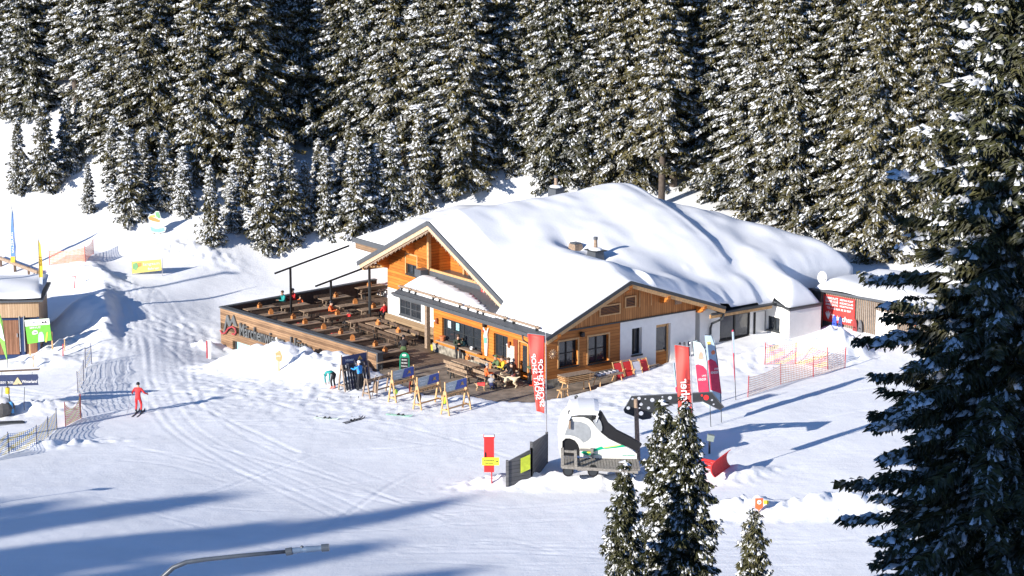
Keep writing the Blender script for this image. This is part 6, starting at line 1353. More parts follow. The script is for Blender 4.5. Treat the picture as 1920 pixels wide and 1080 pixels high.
b = ground(1437, 955) + Vector((0, .5, 0)); flat_sign('snow_marker', b, [(1432, 939), (1441, 939), (1441, 948), (1432, 947)], cm('marker_yellow', (.85, .68, .05)), 'small yellow marker beside the orange one in the snow bank', 'marker', .08, [(1437, 945, 1437, 965, M_log, .05)])
b = ground(139, 540); t = thing('piste_marker', b, 'thin red stake marker on the bank left of the run', 'marker'); mb = MB(); mb.bar((0, 0, -.2), (.12, 0, .9), .06, .04, pr); mb.build('stake', t); mb = MB(); mb.box((.0, -.03, .8), (.3, .03, .06), pr); mb.build('crossbar', t)
b = ground(405, 672) + Vector((-.4, -.4, 0)); t = thing('red_marker_post', b, 'white and red striped board leaning at the far corner of the terrace wall', 'marker'); mb = MB(); mb.box((0, 0, .65), (.28, .05, 1.3), M_txtw); mb.build('board', t); mb = MB(); mb.box((-.12, -.04, .65), (.08, .03, 1.25), pr); mb.build('stripe', t)
b = ground(533, 690); Yb = b.y; t = thing('signpost', fr(523, 700, Yb), 'small timber signpost with a white wooden figure on top in the snow heap', 'signpost'); o_ = t.location.copy(); Q = lambda x, y, d=0: fr(x, y, Yb)-o_+Vector((0, d, 0))
mb = MB(); mb.bar((0, 0, 0), Q(523, 658), .09, .09, M_freshw); mb.build('post', t)
mb = MB(); mb.prism([Q(*q_) for q_ in ((516, 661), (526, 659), (530, 668), (528, 678), (518, 676))], (0, -.05, 0), M_freshw); mb.build('board', t, label='timber name board')
mb = MB(); lay(mb, 0, 'Hütte', M_txtw, Q(522, 667, -.06), (1, 0, .05), (0, 0, 1), .28, .09, .003); mb.build('lettering', t)
mb = MB(); mb.prism([Q(*q_) for q_ in ((517, 660), (516, 650), (518, 645), (516, 633), (519, 632), (521, 642), (524, 643), (527, 650), (527, 659))], (0, .05, 0), cm('figure_white', (.66, .66, .62))); mb.build('figure', t)

# ------------------------------------------------------------------ grey board fence, red box
def board_panel(a, b, h0, h1, label, name='board_fence'):
    t = thing(name, a, label, 'fence', 0, 'grey board fence panels'); d = b-a; mg = planks('fence_boards', (.075, .078, .085), (.15, .15, .16), (.03, .03, .03), 'Z', .2, (1, 1, 6)) if 'fence_boards' not in MATS else MATS['fence_boards']
    mb = MB(); n = Vector((d.y, -d.x, 0)).normalized()*.05; mb.prism([Vector((0, 0, -.2)), Vector((d.x, d.y, d.z-.2)), d+Vector((0, 0, h1)), Vector((0, 0, h0))], n, mg); mb.build('panel', t)
    for p, h in ((Vector((0, 0, 0)), h0), (d, h1)): mb = MB(); mb.box((p.x, p.y, p.z+h/2), (.14, .14, h+.12), mg); mb.build('post', t)
    return t, d, n
a = ground(951, 910); b = ground(996, 890); c_ = ground(1025, 868)
t, d, n = board_panel(a, b, 1.25, 1.35, 'grey board fence panel with the yellow notice, left one'); mb = MB(); p = d*.72+Vector((0, 0, .75))+n.normalized()*.09; dn = d.normalized()
mb.prism([p+dn*x+Vector((0, 0, z)) for x, z in ((-.28, -.38), (.28, -.38), (.28, .38), (-.28, .38))], n.normalized()*.02, cm('notice_yellow', (.62, .72, .06))); mb.build('notice', t)
board_panel(b, c_, 1.65, 1.6, 'grey board fence panel at the red sport shop flag, right one')
b = ground(920, 905); t = thing('info_box', b, 'red upright box with a yellow arrow sign on a thin red pole', 'info box'); rb_ = cm('signal_red', (.75, .03, .03)); Q = lambda x, y, d=0: fr(x, y, b.y)-b+Vector((0, d, 0))
z0 = Q(0, 884).z; z1 = Q(0, 820).z; mb = MB(); mb.box((Q(914, 0).x+.03, .1, (z0+z1)/2), (.5, .45, z1-z0), rb_); mb.build('box', t); mb = MB(); mb.box((Q(914, 0).x+.03, .1, z1+.03), (.56, .5, .07), rb_); mb.box((Q(914, 0).x+.03, .1, z1+.09), (.5, .45, .06), M_rsnow); mb.build('lid', t)
mb = MB(); mb.box((Q(912, 0).x-.1, -.14, (z0+z1)/2-.1), (.06, .03, .5), M_black); mb.build('slot', t)
mb = MB(); mb.tube([(.06, -.1, -.4), (.04, -.1, z0+.9)], .03, rb_, 8); mb.build('pole', t)
mb = MB(); mb.box((0, -.2, Q(0, 863).z), (.86, .04, .40), cm('arrow_sign_yellow', (.85, .82, .05))); so = mb.build('arrow_sign', t); mb = MB(); lay(mb, 0, 'Kinderland', M_dark, (-.08, -.225, Q(0, 861).z), (1, 0, 0), (0, 0, 1), .5, .09, .003); lay(mb, 0, 'Skischule', M_dark, (-.08, -.225, Q(0, 866).z), (1, 0, 0), (0, 0, 1), .4, .08, .003); mb.build('lettering', so)
mb = MB(); mb.prism([(.24+x, -.225, Q(0, 863).z+z) for x, z in ((0, -.02), (.08, -.02), (.08, -.06), (.14, 0), (.08, .06), (.08, .02), (0, .02))], (0, -.006, 0), M_dark); mb.build('arrow', so)

# ------------------------------------------------------------------ wooden snow-groomer play hut
b = ground(1066, 897); PH = R(4); t = thing('groomer_play_hut', b, 'white play hut shaped like a snow groomer with green stripes and black slide', 'play hut'); Yh = b.y; D_ = 2.3; o_ = b
M_phw = mat('play_hut_white', (.74, .74, .68), .45, .03, 2); M_phg = cm('hut_panel_grey', (.30, .32, .34), .35); M_grn = cm('stripe_green', (.0, .42, .22), .4); M_yel = cm('stripe_yellow', (.80, .80, .10), .4)
def Z(x, y, d=0): q_ = fr(1040+x/7.333, 740+y/7.333, Yh)-o_; return Vector((q_.x, q_.y+d, q_.z))
side = [(85, 880), (55, 720), (58, 560), (95, 430), (150, 350), (205, 310), (400, 310), (470, 335), (520, 380), (570, 450), (640, 525), (740, 605), (850, 660), (970, 715), (1080, 775), (1130, 815), (1130, 885), (850, 880), (600, 875), (345, 850), (345, 760), (325, 690), (280, 630), (210, 600), (150, 600), (105, 640), (100, 850)]
mb = MB(); mb.prism([Z(*q_) for q_ in side], (0, .06, 0), M_phw); mb.prism([Z(*q_, D_) for q_ in side[:17]], (0, .06, 0), M_phw)
mb.prism([Z(x, y, .06) for x, y in ((55, 720), (58, 560), (95, 430), (150, 350), (205, 310))][::-1]+[Z(x, y, .06) for x, y in ((235, 340), (180, 380), (125, 450), (90, 570), (88, 720))][::-1], (0, D_-.06, 0), M_phw); mb.build('body', t)
mb = MB(); mb.prism([Z(*q_, -.01) for q_ in ((135, 555), (165, 470), (200, 380), (250, 365), (350, 370), (430, 400), (480, 450), (500, 520), (490, 590), (450, 630), (395, 660), (345, 610), (280, 575), (200, 555))], (0, -.01, 0), M_phg); mb.build('side_window', t, label='grey painted cab window')
mb = MB(); mb.prism([Z(*q_, .12) for q_ in ((105, 850), (105, 640), (150, 600), (210, 600), (280, 630), (325, 690), (345, 760), (345, 850))], (0, .05, 0), M_black); mb.build('doorway_shade', t, label='black sheet for the shade inside the doorway')  # black sheet fills the doorway in place of the shade inside
mb = MB(); top = [(470, 335), (520, 375), (570, 450), (640, 525), (740, 605), (850, 660), (970, 715)]; topb = [(600, 230), (640, 280), (700, 370), (760, 430), (860, 500), (960, 555), (1090, 610), (1150, 640)]
mb.prism([Z(x, y, .07) for x, y in ((505, 360), (560, 430), (640, 520), (740, 600), (960, 705), (1130, 790))]+[Z(x, y-95, .07) for x, y in ((1200, 790), (1060, 700), (860, 600), (740, 500), (660, 360), (630, 330))], (0, .3, 0), M_black)
mb.add([Z(x, y, .07) for x, y in ((520, 350), (640, 520), (960, 705), (1130, 790))]+[Z(x, y, D_) for x, y in ((520, 350), (640, 520), (960, 705), (1130, 790))], [(0, 1, 5, 4), (1, 2, 6, 5), (2, 3, 7, 6)], M_black); mb.build('slide', t, label='black curved slide shaped like a windscreen')
mb = MB(); mb.prism([Z(*q_, -.02) for q_ in ((525, 355), (595, 315), (635, 370), (652, 440), (650, 490), (630, 510), (590, 470), (550, 410))], (0, .03, 0), M_phg); mb.build('front_pane', t)
mb = MB(); rs = [(200, 310), (215, 285), (300, 270), (400, 275), (480, 300), (520, 345), (470, 330), (400, 312)]
P0 = [Z(*q_, -.05) for q_ in ((195, 312), (400, 308), (475, 330), (525, 352), (636, 268), (480, 240), (250, 262), (210, 285))]
nn_ = 9; prof = [(195, 305), (225, 278), (330, 262), (440, 262), (540, 262), (600, 275), (560, 335)]; vs = []
for j, yd in enumerate(np.linspace(-.08, D_+.12, nn_)):
    for (x, y) in prof: e = math.sin(math.pi*(.12+.88*j/(nn_-1))*.9)**.6*.34; v = Z(x, y, yd); v.z += e*(1 if (x, y) not in (prof[0], prof[-1]) else .2); v.x += (.16 if x > 460 else 0)*e; vs.append(v)
k = len(prof); low_ = len(vs); vs += [Vector((v.x, v.y, v.z-.22)) for v in vs[:]]
fs = [(j*k+i, j*k+i+1, (j+1)*k+i+1, (j+1)*k+i) for j in range(nn_-1) for i in range(k-1)]; fs += [(low_+f[0], low_+f[3], low_+f[2], low_+f[1]) for f in fs]
fs += [(j*k+e, (j+1)*k+e, (j+1)*k+e+low_, j*k+e+low_) for j in range(nn_-1) for e in (0, k-1)] + [(i, i+1, i+1+low_, i+low_) for i in range(k-1)] + [((nn_-1)*k+i, (nn_-1)*k+i+1, (nn_-1)*k+i+1+low_, (nn_-1)*k+i+low_) for i in range(k-1)]
mb.add(vs, fs, M_rsnow); mb.build('snow_cap', t, smooth=False, label='thick snow cap on the cab roof')
mb = MB(); mb.prism([Z(*q_, -.012) for q_ in ((360, 800), (400, 765), (500, 762), (640, 710), (680, 740), (560, 775), (500, 800), (560, 815), (640, 820), (440, 830))], (0, -.008, 0), M_grn); mb.prism([Z(*q_, -.016) for q_ in ((660, 730), (850, 705), (930, 690), (975, 712), (850, 728), (680, 745))], (0, -.008, 0), M_grn); mb.build('green_stripe', t)
mb = MB(); mb.prism([Z(*q_, -.024) for q_ in ((440, 790), (470, 765), (500, 768), (495, 800), (460, 805))], (0, -.008, 0), M_yel); mb.prism([Z(*q_, -.024) for q_ in ((670, 725), (850, 695), (930, 688), (850, 706), (680, 733))], (0, -.008, 0), M_yel); mb.build('yellow_stripe', t)
mb = MB(); lay(mb, 0, 'www.planai.at', cm('print_green', (.1, .45, .35)), Z(1010, 835, -.03), (1, 0, 0), (0, 0, 1), .62, .1, .003); mb.build('lettering', t)
for (x, y, d) in ((200, 270, .3), (300, 190, D_-.3), (225, 240, .8)):
    mb = MB(); mb.tube([Z(x, y+20, d), Z(x, y-30, d)], .05, M_dark, 8); mb.ball(Z(x+18, y-28, d), .07, M_dark, 8, 6); mb.build('roof_light', t)
mb = MB(); mb.bar(Z(205, 350, -.12), Z(205, 460, -.12), .09, .12, M_log); mb.bar(Z(205, 350, -.12), Z(240, 340, .02), .06, .06, M_dark); mb.build('mirror', t)
mb = MB(); dk = mat('grey_platform_log', (.23, .215, .195), .8, .3, 10); n = 26
for i in range(n): x = 110+i*(1130-110)/(n-1); y = 850+ (45 if x > 300 else 20); mb.bar(Z(x, y, .2), Z(x+ (10 if x > 300 else 0), y+ (50 if x > 300 else 35), -1.15), .13, .1, dk)
mb.build('platform', t, label='log platform along the side')
mb = MB(); mb.bar(Z(90, 905, -1.15), Z(1130, 975, -1.15), .12, .14, dk); mb.build('track_beam', t)
for (x, y) in ((180, 985), (520, 990), (900, 1000)): mb = MB(); mb.tube([Z(x, y-10, -1.0), Z(x, y-10, -.7)], .28, M_black, 18); mb.tube([Z(x, y-10, -1.03), Z(x, y-10, -1.0)], .2, M_dark, 14); mb.build('wheel', t)
mb = MB(); mb.prism([Z(*q_, -.6) for q_ in ((110, 900), (1130, 930), (1130, 985), (140, 975))], (0, .8, 0), M_black); mb.build('underframe', t)
for (x0, y0, x1, y1, d) in ((98, 650, 98, 910, -1.1), (275, 680, 285, 920, -1.1), (510, 725, 515, 860, -.15)): mb = MB(); mb.bar(Z(x0, y0, d), Z(x1, y1, d), .14, .14, dk); mb.build('railing_post', t)
for (x0, y0, x1, y1, d) in ((98, 690, 280, 705, -1.1), (345, 745, 515, 750, -.15), (98, 890, 285, 905, -1.12)): mb = MB(); mb.bar(Z(x0, y0, d), Z(x1, y1, d), .07, .11, dk); mb.build('rail', t)
p = Z(190, 850, .75)+o_; person(p, 2.6, 'sit', 'child in a neon yellow jacket sitting inside the groomer play hut', cm('neon_yellow', (.55, .75, .05)), gry, ('helmet', bkh), sc=.75)
# red shovel blade in front of the play hut
b = ground(1345, 885); t = thing('plough', b, 'bright red curved plough blade at the front end of the play hut', 'plough blade', R(-25)); mb = MB(); vs = []; n = 9
for i in range(n):
    a = -1.1+2.2*i/(n-1)
    for s in (-1.15, 1.15): vs.append((.45-.42*math.cos(a)+.25*abs(s)*0, s, .48+.48*math.sin(a)))
k = len(vs); vs += [(x+.05, y, z) for x, y, z in vs]; fs = [(i*2, i*2+1, i*2+3, i*2+2) for i in range(n-1)]; fs += [(k+f[0], k+f[3], k+f[2], k+f[1]) for f in fs] + [(0, k, k+1, 1), (2*n-2, 2*n-1, k+2*n-1, k+2*n-2)] + [(i*2, i*2+2, k+i*2+2, k+i*2) for i in range(n-1)] + [(i*2+1, k+i*2+1, k+i*2+3, i*2+3) for i in range(n-1)]
mb.add(vs, fs, rb_); mb.build('blade', t)
for s in (-.6, 0, .6): mb = MB(); mb.bar((.1, s, .3), (-1.0, s*.6, .45), .1, .12, rb_); mb.build('arm', t)
b = ground(1330, 850); t = thing('lantern_post', b, 'small grey box on a short post behind the red blade', 'post lamp'); mb = MB(); mb.bar((0, 0, -.1), (0, 0, .65), .1, .1, M_dark); mb.build('post', t); mb = MB(); mb.box((.05, 0, .85), (.35, .3, .32), cm('lamp_grey_green', (.25, .30, .27)), Matrix.Rotation(.2, 3, 'Y')); mb.build('housing', t)
# perforated arrow board on a post
b = ground(1196, 862); Yp = b.y; t = thing('arrow_board', b, 'long dark arrow-shaped board with round holes on a grey post', 'sign board'); Q = lambda x, y, d=0: fr(x, y, Yp)-b+Vector((0, d, 0))
ol = [(1170, 768), (1184, 743), (1334, 735), (1357, 763), (1350, 768), (1318, 752), (1262, 757), (1228, 772), (1219, 784), (1205, 786), (1172, 773)]
holes = [(1178, 765, 3.5), (1186, 748, 2.3), (1198, 747, 3.4), (1210, 748, 1.8), (1223, 750, 4.2), (1202, 758, 3.2), (1199, 765, 1.7), (1216, 765, 3.1), (1202, 775, 4.3), (1256, 746, 3.8), (1242, 744, 1.8), (1306, 752, 2.5), (1315, 751, 1.8), (1338, 758, 2), (1335, 750, 2.1), (1290, 748, 2.6), (1240, 752, 2.2)]
# panel with real holes: triangulated from outline and hole rings
from mathutils.geometry import delaunay_2d_cdt
pv = [Vector(p) for p in ol]; pe = [(i, (i+1) % len(ol)) for i in range(len(ol))]; hs_ = []
for (x, y, r_) in holes:
    ring = [Vector((x+r_*math.cos(a), y+r_*math.sin(a))) for a in np.linspace(0, 2*math.pi, 15)[:-1]]
    if not all(inpoly(np.array([v.x]), np.array([v.y]), ol)[0] for v in ring): continue
    n0 = len(pv); pv += ring; pe += [(n0+i, n0+(i+1) % 14) for i in range(14)]; hs_.append((x, y, r_))
cdt = delaunay_2d_cdt(pv, pe, [], 0, 1e-4); me = bpy.data.meshes.new('panel')
def keep(f):
    c0 = sum((cdt[0][k] for k in f), Vector((0, 0)))/len(f)
    return inpoly(np.array([c0.x]), np.array([c0.y]), ol)[0] and all(math.hypot(c0.x-x, c0.y-y) > r_*.97 for x, y, r_ in hs_)
me.from_pydata([Q(*v) for v in cdt[0]], [], [tuple(f) for f in cdt[2] if keep(f)]); me.update(); me.materials.append(M_dark)
o = bpy.data.objects.new('panel', me); S.collection.objects.link(o); o.parent = t; so = o.modifiers.new('thickness', 'SOLIDIFY'); so.thickness = .08; so.offset = 0
mb = MB(); mb.tube([Q(*q_, -.04) for q_ in ol+ol[:1]], .035, M_grey, 6); mb.build('edge_tube', t)
mb = MB(); mb.tube([Q(1192, 747, -.12), Q(1196, 862, -.12)], [.11, .14], M_log, 10); mb.build('post', t)
mb = MB(); mb.tube([Q(1324, 745, -.06), Q(1324, 745, -.03)], .14, rb_, 16); mb.tube([Q(1316, 741, -.06), Q(1316, 741, -.03)], .06, rb_, 12); mb.build('red_disc', t)
# ------------------------------------------------------------------ batten shed with red sign at the right
b = at(1537, 618, .8); ha = R(-45); t = thing('batten_shed', b, 'grey batten-clad shed with a snowy flat roof right of the hut', 'shed', ha); M_bat = planks('shed_battens', (.17, .16, .155), (.30, .29, .28), (.04, .035, .03), 'X', .14, (8, 8, .6))
mb = MB(); Hs = 2.6; wall(mb, (0, 0, 0), EX, -EY, 0, 9, -.8, Hs, M_bat); wall(mb, (0, 0, 0), EY, -EX, 0, 6, -.8, Hs, M_bat); wall(mb, (9, 0, 0), EY, EX, 0, 6, -.8, Hs, M_bat); mb.build('wall', t)
mb = MB()
for i in range(60): mb.box((.08+.15*i, -.03, (Hs-.8)/2), (.055, .05, Hs+.7), M_log)
mb.build('battens', t); mb = MB(); mb.box((4.4, 2.9, Hs+.05), (9.6, 6.6, .14), M_grey); mb.build('roof', t)
mb = MB(); xs = np.arange(-.3, 9.31, .3); ys = np.arange(-.3, 6.31, .3); vs = []; 
for y in ys:
    for x in xs: d = min(x+.3, 9.3-x, y+.3, 6.3-y); vs.append((x, y, Hs+.12+.62*(1-math.exp(-d/.35))+.08*math.sin(x*1.1+y)))
nx_ = len(xs); mb.add(vs, [(j*nx_+i, j*nx_+i+1, (j+1)*nx_+i+1, (j+1)*nx_+i) for j in range(len(ys)-1) for i in range(nx_-1)], M_rsnow); mb.build('roof_snow', t, smooth=True)
mb = MB(); mb.box((5.2, -.05, 1.0), (1.6, .06, 1.9), M_white); mb.build('door', t)
def shed_pt(x, y): s_, z_ = hit(x, y, b, U0); return s_, z_-b.z
U0 = Vector((math.cos(ha), math.sin(ha), 0)); x0, zt = shed_pt(1547, 551); x1, zb2 = shed_pt(1604, 610); zc = shed_pt(1547, 600)[1]
ts = thing('sign_board', b, 'large red sign with white meeting point lettering on the batten shed', 'sign', ha); mb = MB(); hS = zt-zc; mb.box(((x0+x1)/2, -.12, (zt+zc)/2), (x1-x0, .05, hS), rb_ if False else cm('sign_red', (.74, .045, .04))); mb.build('panel', ts); wS = x1-x0; cz = (zt+zc)/2
mb = MB()
for i, (l, r_) in enumerate((('SAMMELPLATZ', 'MEETING POINT'), ('KINDER CLUB', 'KIDSCLUB'), ('ANMELDUNG', 'REGISTRATION'))):
    lay(mb, 0, l, M_txtw, (x0+wS*.27, -.155, cz+hS*(.40-.12*i)), (1, 0, 0), (0, 0, 1), wS*.40, hS*.085, .003); lay(mb, 0, r_, M_txtw, (x0+wS*.74, -.155, cz+hS*(.40-.12*i)), (1, 0, 0), (0, 0, 1), wS*.42, hS*.07, .003)
lay(mb, 0, 'TEL +43 664 38 33 867', M_txtw, (x0+wS*.5, -.155, cz+hS*.02), (1, 0, 0), (0, 0, 1), wS*.78, hS*.08, .003); lay(mb, 0, 'Tritscher', M_txtw, (x0+wS*.6, -.155, cz-hS*.31), (1, 0, 0), (0, 0, 1), wS*.68, hS*.2, .004)
mb.build('lettering', ts); mb = MB(); ex, ez = x0+wS*.17, cz-hS*.25
for i in range(4): a = 2.6-.55*i; mb.tube([(ex, -.16, ez-.28), (ex+.16*math.cos(a), -.16, ez-.05+.1*math.sin(a)), (ex+.24*math.cos(a), -.16, ez+.02+.24*math.sin(a))], [.02, .04, .015], M_txtw, 6)
mb.build('emblem', ts)
ts = thing('sign_board', b, 'second red sign near the shed door, half hidden by the dark spruce', 'sign', ha); mb = MB(); mb.box((7.3, -.12, 1.8), (1.0, .05, .7), MATS['sign_red']); mb.build('panel', ts); mb = MB(); lay(mb, 0, 'Skischule', M_txtw, (7.3, -.155, 1.85), (1, 0, 0), (0, 0, 1), .8, .18, .003); mb.build('lettering', ts)
for i, (s_, z_, c_) in enumerate(((1.3, .85, (.05, .1, .55)), (1.75, .8, (.04, .06, .2)), (2.9, .5, (.25, .04, .04)), (3.3, .6, (.12, .12, .13)), (.25, .4, (.6, .06, .05)))):
    p = b + U0*s_ + Vector((U0.y, -U0.x, 0))*.12; tt_ = thing('leaning_board', Vector((p.x, p.y, b.z-.3)), ['bright blue snow toy', 'dark blue snow toy', 'dark red snow toy', 'grey snow toy', 'pair of red skis'][i]+' leaning on the batten shed wall', 'snow toy', ha, 'snow toys leaning on the batten shed')
    mb = MB(); w_ = .17 if i < 4 else .05; mb.prism([(w_*math.sin(a), -.1-.0*a, .75+.75*math.cos(a)*(1 if i < 4 else 1.2)) for a in np.linspace(0, 6.283, 15)[:-1]], (0, .04, 0), cm('toy_%d' % i, c_, .4)); mb.build('shell', tt_); mb = MB(); mb.tube([(-.08, -.13, .9), (0, -.2, 1.0), (.08, -.13, .9)], .015, M_black, 5); mb.build('cord', tt_)
p = b + U0*.1 + Vector((0, 0, Hs+.2)); t = thing('satellite_dish', p, 'white satellite dish at the corner of the shed roof', 'satellite dish', R(-20)); mb = MB(); n = 16; vs = [(0, 0, .62)]
for r_ in (.2, .38): vs += [(r_*math.cos(a)*.8, -.0-.25*(r_*r_-.02)*2, .62+r_*math.sin(a)*1.1) for a in np.linspace(0, 6.283, n+1)[:-1]]
fs = [(0, 1+i, 1+(i+1) % n) for i in range(n)] + [(1+i, 1+n+i, 1+n+(i+1) % n, 1+(i+1) % n) for i in range(n)]; mb.add(vs, fs, M_txtw); do = mb.build('dish', t, smooth=True); so = do.modifiers.new('thickness', 'SOLIDIFY'); so.thickness = .02
mb = MB(); mb.tube([(0, .05, -.2), (0, .05, .6)], .03, M_pole, 8); mb.build('mast', t); mb = MB(); mb.tube([(0, 0, .35), (.25, -.35, .55)], .015, M_pole, 6); mb.ball((.25, -.36, .56), .05, M_dark, 8, 6); mb.build('receiver_arm', t)
b_ = ground(1905, 400); t = thing('course_banner', b_, 'red banner on the upper slope, glimpsed through the big dark spruce', 'banner'); mb = MB(); mb.box((0, 0, .7), (4.5, .05, .9), MATS['sign_red']); mb.build('cloth', t); mb = MB(); lay(mb, 0, 'Tritscher', M_txtw, (0, -.04, .7), (1, 0, 0), (0, 0, 1), 3, .5, .004); mb.build('lettering', t)
for s in (-2.2, 2.2): mb = MB(); mb.bar((s, .05, -.3), (s, .05, 1.3), .07, .07, M_log); mb.build('post', t)

# ------------------------------------------------------------------ left edge: timber hut, green board, rail, navy arch
b = ground(76, 655); hl = R(6); t = thing('timber_hut', b, 'small timber hut with brown doors and deep roof snow at the left edge', 'hut', hl); q_ = at(76, 655, b.z); Q = lambda x, y: fr(x, y, b.y)-b
hw = Q(76, 564).z; M_lt = planks('hut_light_boards', (.38, .25, .15), (.58, .42, .28), (.2, .12, .07), 'X', .16, (9, 9, .8)); M_dr = planks('hut_door_boards', (.18, .085, .05), (.36, .19, .12), (.1, .05, .03), 'X', .12, (9, 9, .8)); navy = cm('navy_paint', (.02, .045, .13), .5); z1_ = Q(0, 594).z
mb = MB(); mb.box((-3, -.02, (hw+z1_)/2), (6.0, .1, hw-z1_), M_lt); wall(mb, (0, 0, 0), EY, EX, 0, 5.5, -.6, hw, M_lt); mb.build('wall', t)
mb = MB(); wall(mb, (-6, .12, 0), EX, -EY, 0, 6, -.6, z1_, navy)
for x in (-.08, -1.05, -3.4, -5.9): mb.box((x, 0, z1_/2-.2), (.16, .14, z1_+.5), navy)
mb.build('dark_frame', t)
for (xa, xb_, lab) in ((-2.95, -1.35, 'left brown door'), (-.9, -.2, 'right brown door')):
    mb = MB(); mb.box(((xa+xb_)/2, .06, z1_/2-.25), (xb_-xa, .06, z1_+.1), M_dr); do = mb.build('door', t, label=lab); mb = MB(); mb.box((xb_-.1, -.0, z1_*.45), (.05, .08, .25), M_pole); mb.build('handle', do)
for x in (-1.27, -.98): mb = MB(); mb.tube([(x, -.1, -.1), (x, -.1, z1_+.1)], .035, M_pole, 8); mb.build('pipe', t)
mb = MB(); mb.box((-3, 2.6, hw+.05), (6.6, 5.9, .12), M_grey); mb.build('roof', t)
mb = MB(); xs = np.arange(-6.3, .31, .25); ys = np.arange(-.35, 5.61, .25); vs = []
for y in ys:
    for x in xs: d = min(x+6.4, .4-x, y+.45, 5.7-y); vs.append((x, y, hw+.1+.55*(1-math.exp(-d/.22))+.07*math.sin(x*.9+y*1.3)+.03*y))
nx_ = len(xs); mb.add(vs, [(j*nx_+i, j*nx_+i+1, (j+1)*nx_+i+1, (j+1)*nx_+i) for j in range(len(ys)-1) for i in range(nx_-1)], M_rsnow); mb.build('roof_snow', t, smooth=True)
b = ground(74, 668); t, P_ = flat_sign('advert_board', b, [(46, 600), (92, 597), (97, 638), (52, 645)], cm('board_green', (.16, .55, .06), .5), 'green and white board on wooden legs in front of the timber hut', 'sign', .05, [(54, 625, 56, 667, M_freshw, .09), (96, 622, 98, 656, M_freshw, .09)],
 [('white_header', [(46, 600), (92, 597), (93.5, 608), (47.5, 612)], M_txtw), ('speech_bubble', [(60, 623), (64, 619), (70, 620), (71, 625), (66, 627), (61, 627)], M_txtw), ('orange_peaks', [(77, 606), (80, 602), (83, 605), (85, 601), (89, 605)], cm('motif_orange', (.7, .3, .1))), ('grey_shape', [(72, 628), (74, 623), (79, 622), (82, 627), (83, 640), (72, 641)], cm('flag_grey', (.5, .55, .62))), ('yellow_stroke', [(87, 624), (90, 622), (88, 641), (85, 642)], cm('motif_yellow2', (.8, .6, .08)))])
mb = MB(); lay(mb, 0, 'SCHLADMING', cm('flag_grey', (.5, .55, .62)), P_(59, 604.5, -.03), (1, 0, .06), (0, 0, 1), .85, .12, .003); lay(mb, 0, 'SERVUS!', M_txtw, P_(66, 614, -.03), (1, 0, .06), (0, 0, 1), .7, .13, .003); lay(mb, 0, 'Hui', cm('ink_dark', (.03, .03, .03)), P_(66, 623, -.03), (1, 0, 0), (0, 0, 1), .2, .09, .003); mb.build('lettering', t)
a = ground(-15, 492)+Vector((0, 0, .3)); c_ = ground(72, 524)+Vector((0, 0, .3)); t = thing('log_rail', a, 'grey log rail running along the bank behind the timber hut', 'fence'); mb = MB(); mb.tube([(0, 0, .25), c_-a+Vector((0, 0, .2))], .13, M_log, 10); mb.build('rail', t)
for f_ in (.2, .5, .8): mb = MB(); p = (c_-a)*f_; mb.bar(p-Vector((0, 0, .6)), p+Vector((0, 0, .38)), .14, .14, M_bdark); mb.build('post', t)
b = ground(40, 770); Yn = b.y; t = thing('hanging_sign', b, 'navy hanging sign with white letters and a pyramid under a snowy beam', 'sign'); Q = lambda x, y, d=0: fr(x, y, Yn)-b+Vector((0, d, 0)); nv = cm('sign_navy', (.035, .05, .12), .5)
mb = MB(); mb.prism([Q(*q_) for q_ in ((-60, 705), (70, 702), (72, 708), (70, 714), (72, 722), (-60, 727))], (0, .05, 0), nv); mb.build('panel', t)
mb = MB(); mb.bar(Q(-60, 698, .1), Q(73, 692, .1), .35, .12, M_bdark); mb.build('beam', t); mb = MB(); vs = [Q(-60, 696, -.1), Q(74, 690.5, -.1), Q(74, 688.5, .1), Q(-60, 693, .1), Q(74, 690, .3), Q(-60, 695, .3)]; mb.add(vs, [(0, 1, 2, 3), (3, 2, 4, 5), (0, 5, 4, 1), (1, 4, 2)], M_rsnow); mb.build('beam_snow', t)
mb = MB(); lay(mb, 0, 'KIDDY CROSS', M_txtw, Q(12, 717, -.02), (1, 0, .02), (0, 0, 1), .8, .13, .003); lay(mb, 0, 'Winterland', M_txtw, Q(55, 715, -.02), (1, 0, .02), (0, 0, 1), .85, .17, .003); mb.build('lettering', t)
mb = MB(); mb.prism([Q(x, y, -.02) for x, y in ((24, 721), (33, 707), (42, 720))], (0, -.006, 0), cm('emblem_sand', (.6, .5, .3))); mb.build('pyramid', t)
for x in (4, 46): mb = MB(); mb.tube([Q(x, 726, 0), Q(x-1, 760, 0), Vector((Q(x, 770).x, 0, -.1))], .02, M_dark, 6); mb.build('leg', t)
for x in (3, 60): mb = MB(); mb.tube([Q(x, 697, .05), Q(x, 705, .02)], .012, M_dark, 5); mb.build('chain', t)
p = ground(25, 780); t = thing('padded_mast', p, 'mast with yellow pad above and blue pad below at the left edge', 'mast'); Q = lambda x, y: fr(x, y, p.y)-p
mb = MB(); mb.tube([Q(22, 776), Q(16, 735), Q(13, 715)], .03, M_dark, 8); mb.build('pole', t); mb = MB(); mb.tube([Q(14, 738), Q(14, 727)], .13, cm('pad_yellow', (.80, .55, .04)), 12); mb.build('yellow_pad', t); mb = MB(); mb.tube([Q(24, 774), Q(20, 753)], .09, cm('pad_blue', (.08, .32, .65)), 12); mb.build('blue_pad', t)
p = ground(10, 778); t = thing('covered_sled', p, 'dark covered sled heaped with snow at the left edge', 'sled', .2); mb = MB(); mb.ball((-.3, 0, .45), .8, cm('tarpaulin', (.10, .10, .10), .8), 14, 8, (1.1, .8, .7)); mb.build('tarpaulin', t); mb = MB(); mb.ball((-.3, 0, .78), .62, M_rsnow, 12, 8, (1.1, .8, .45)); mb.build('snow', t, smooth=True)
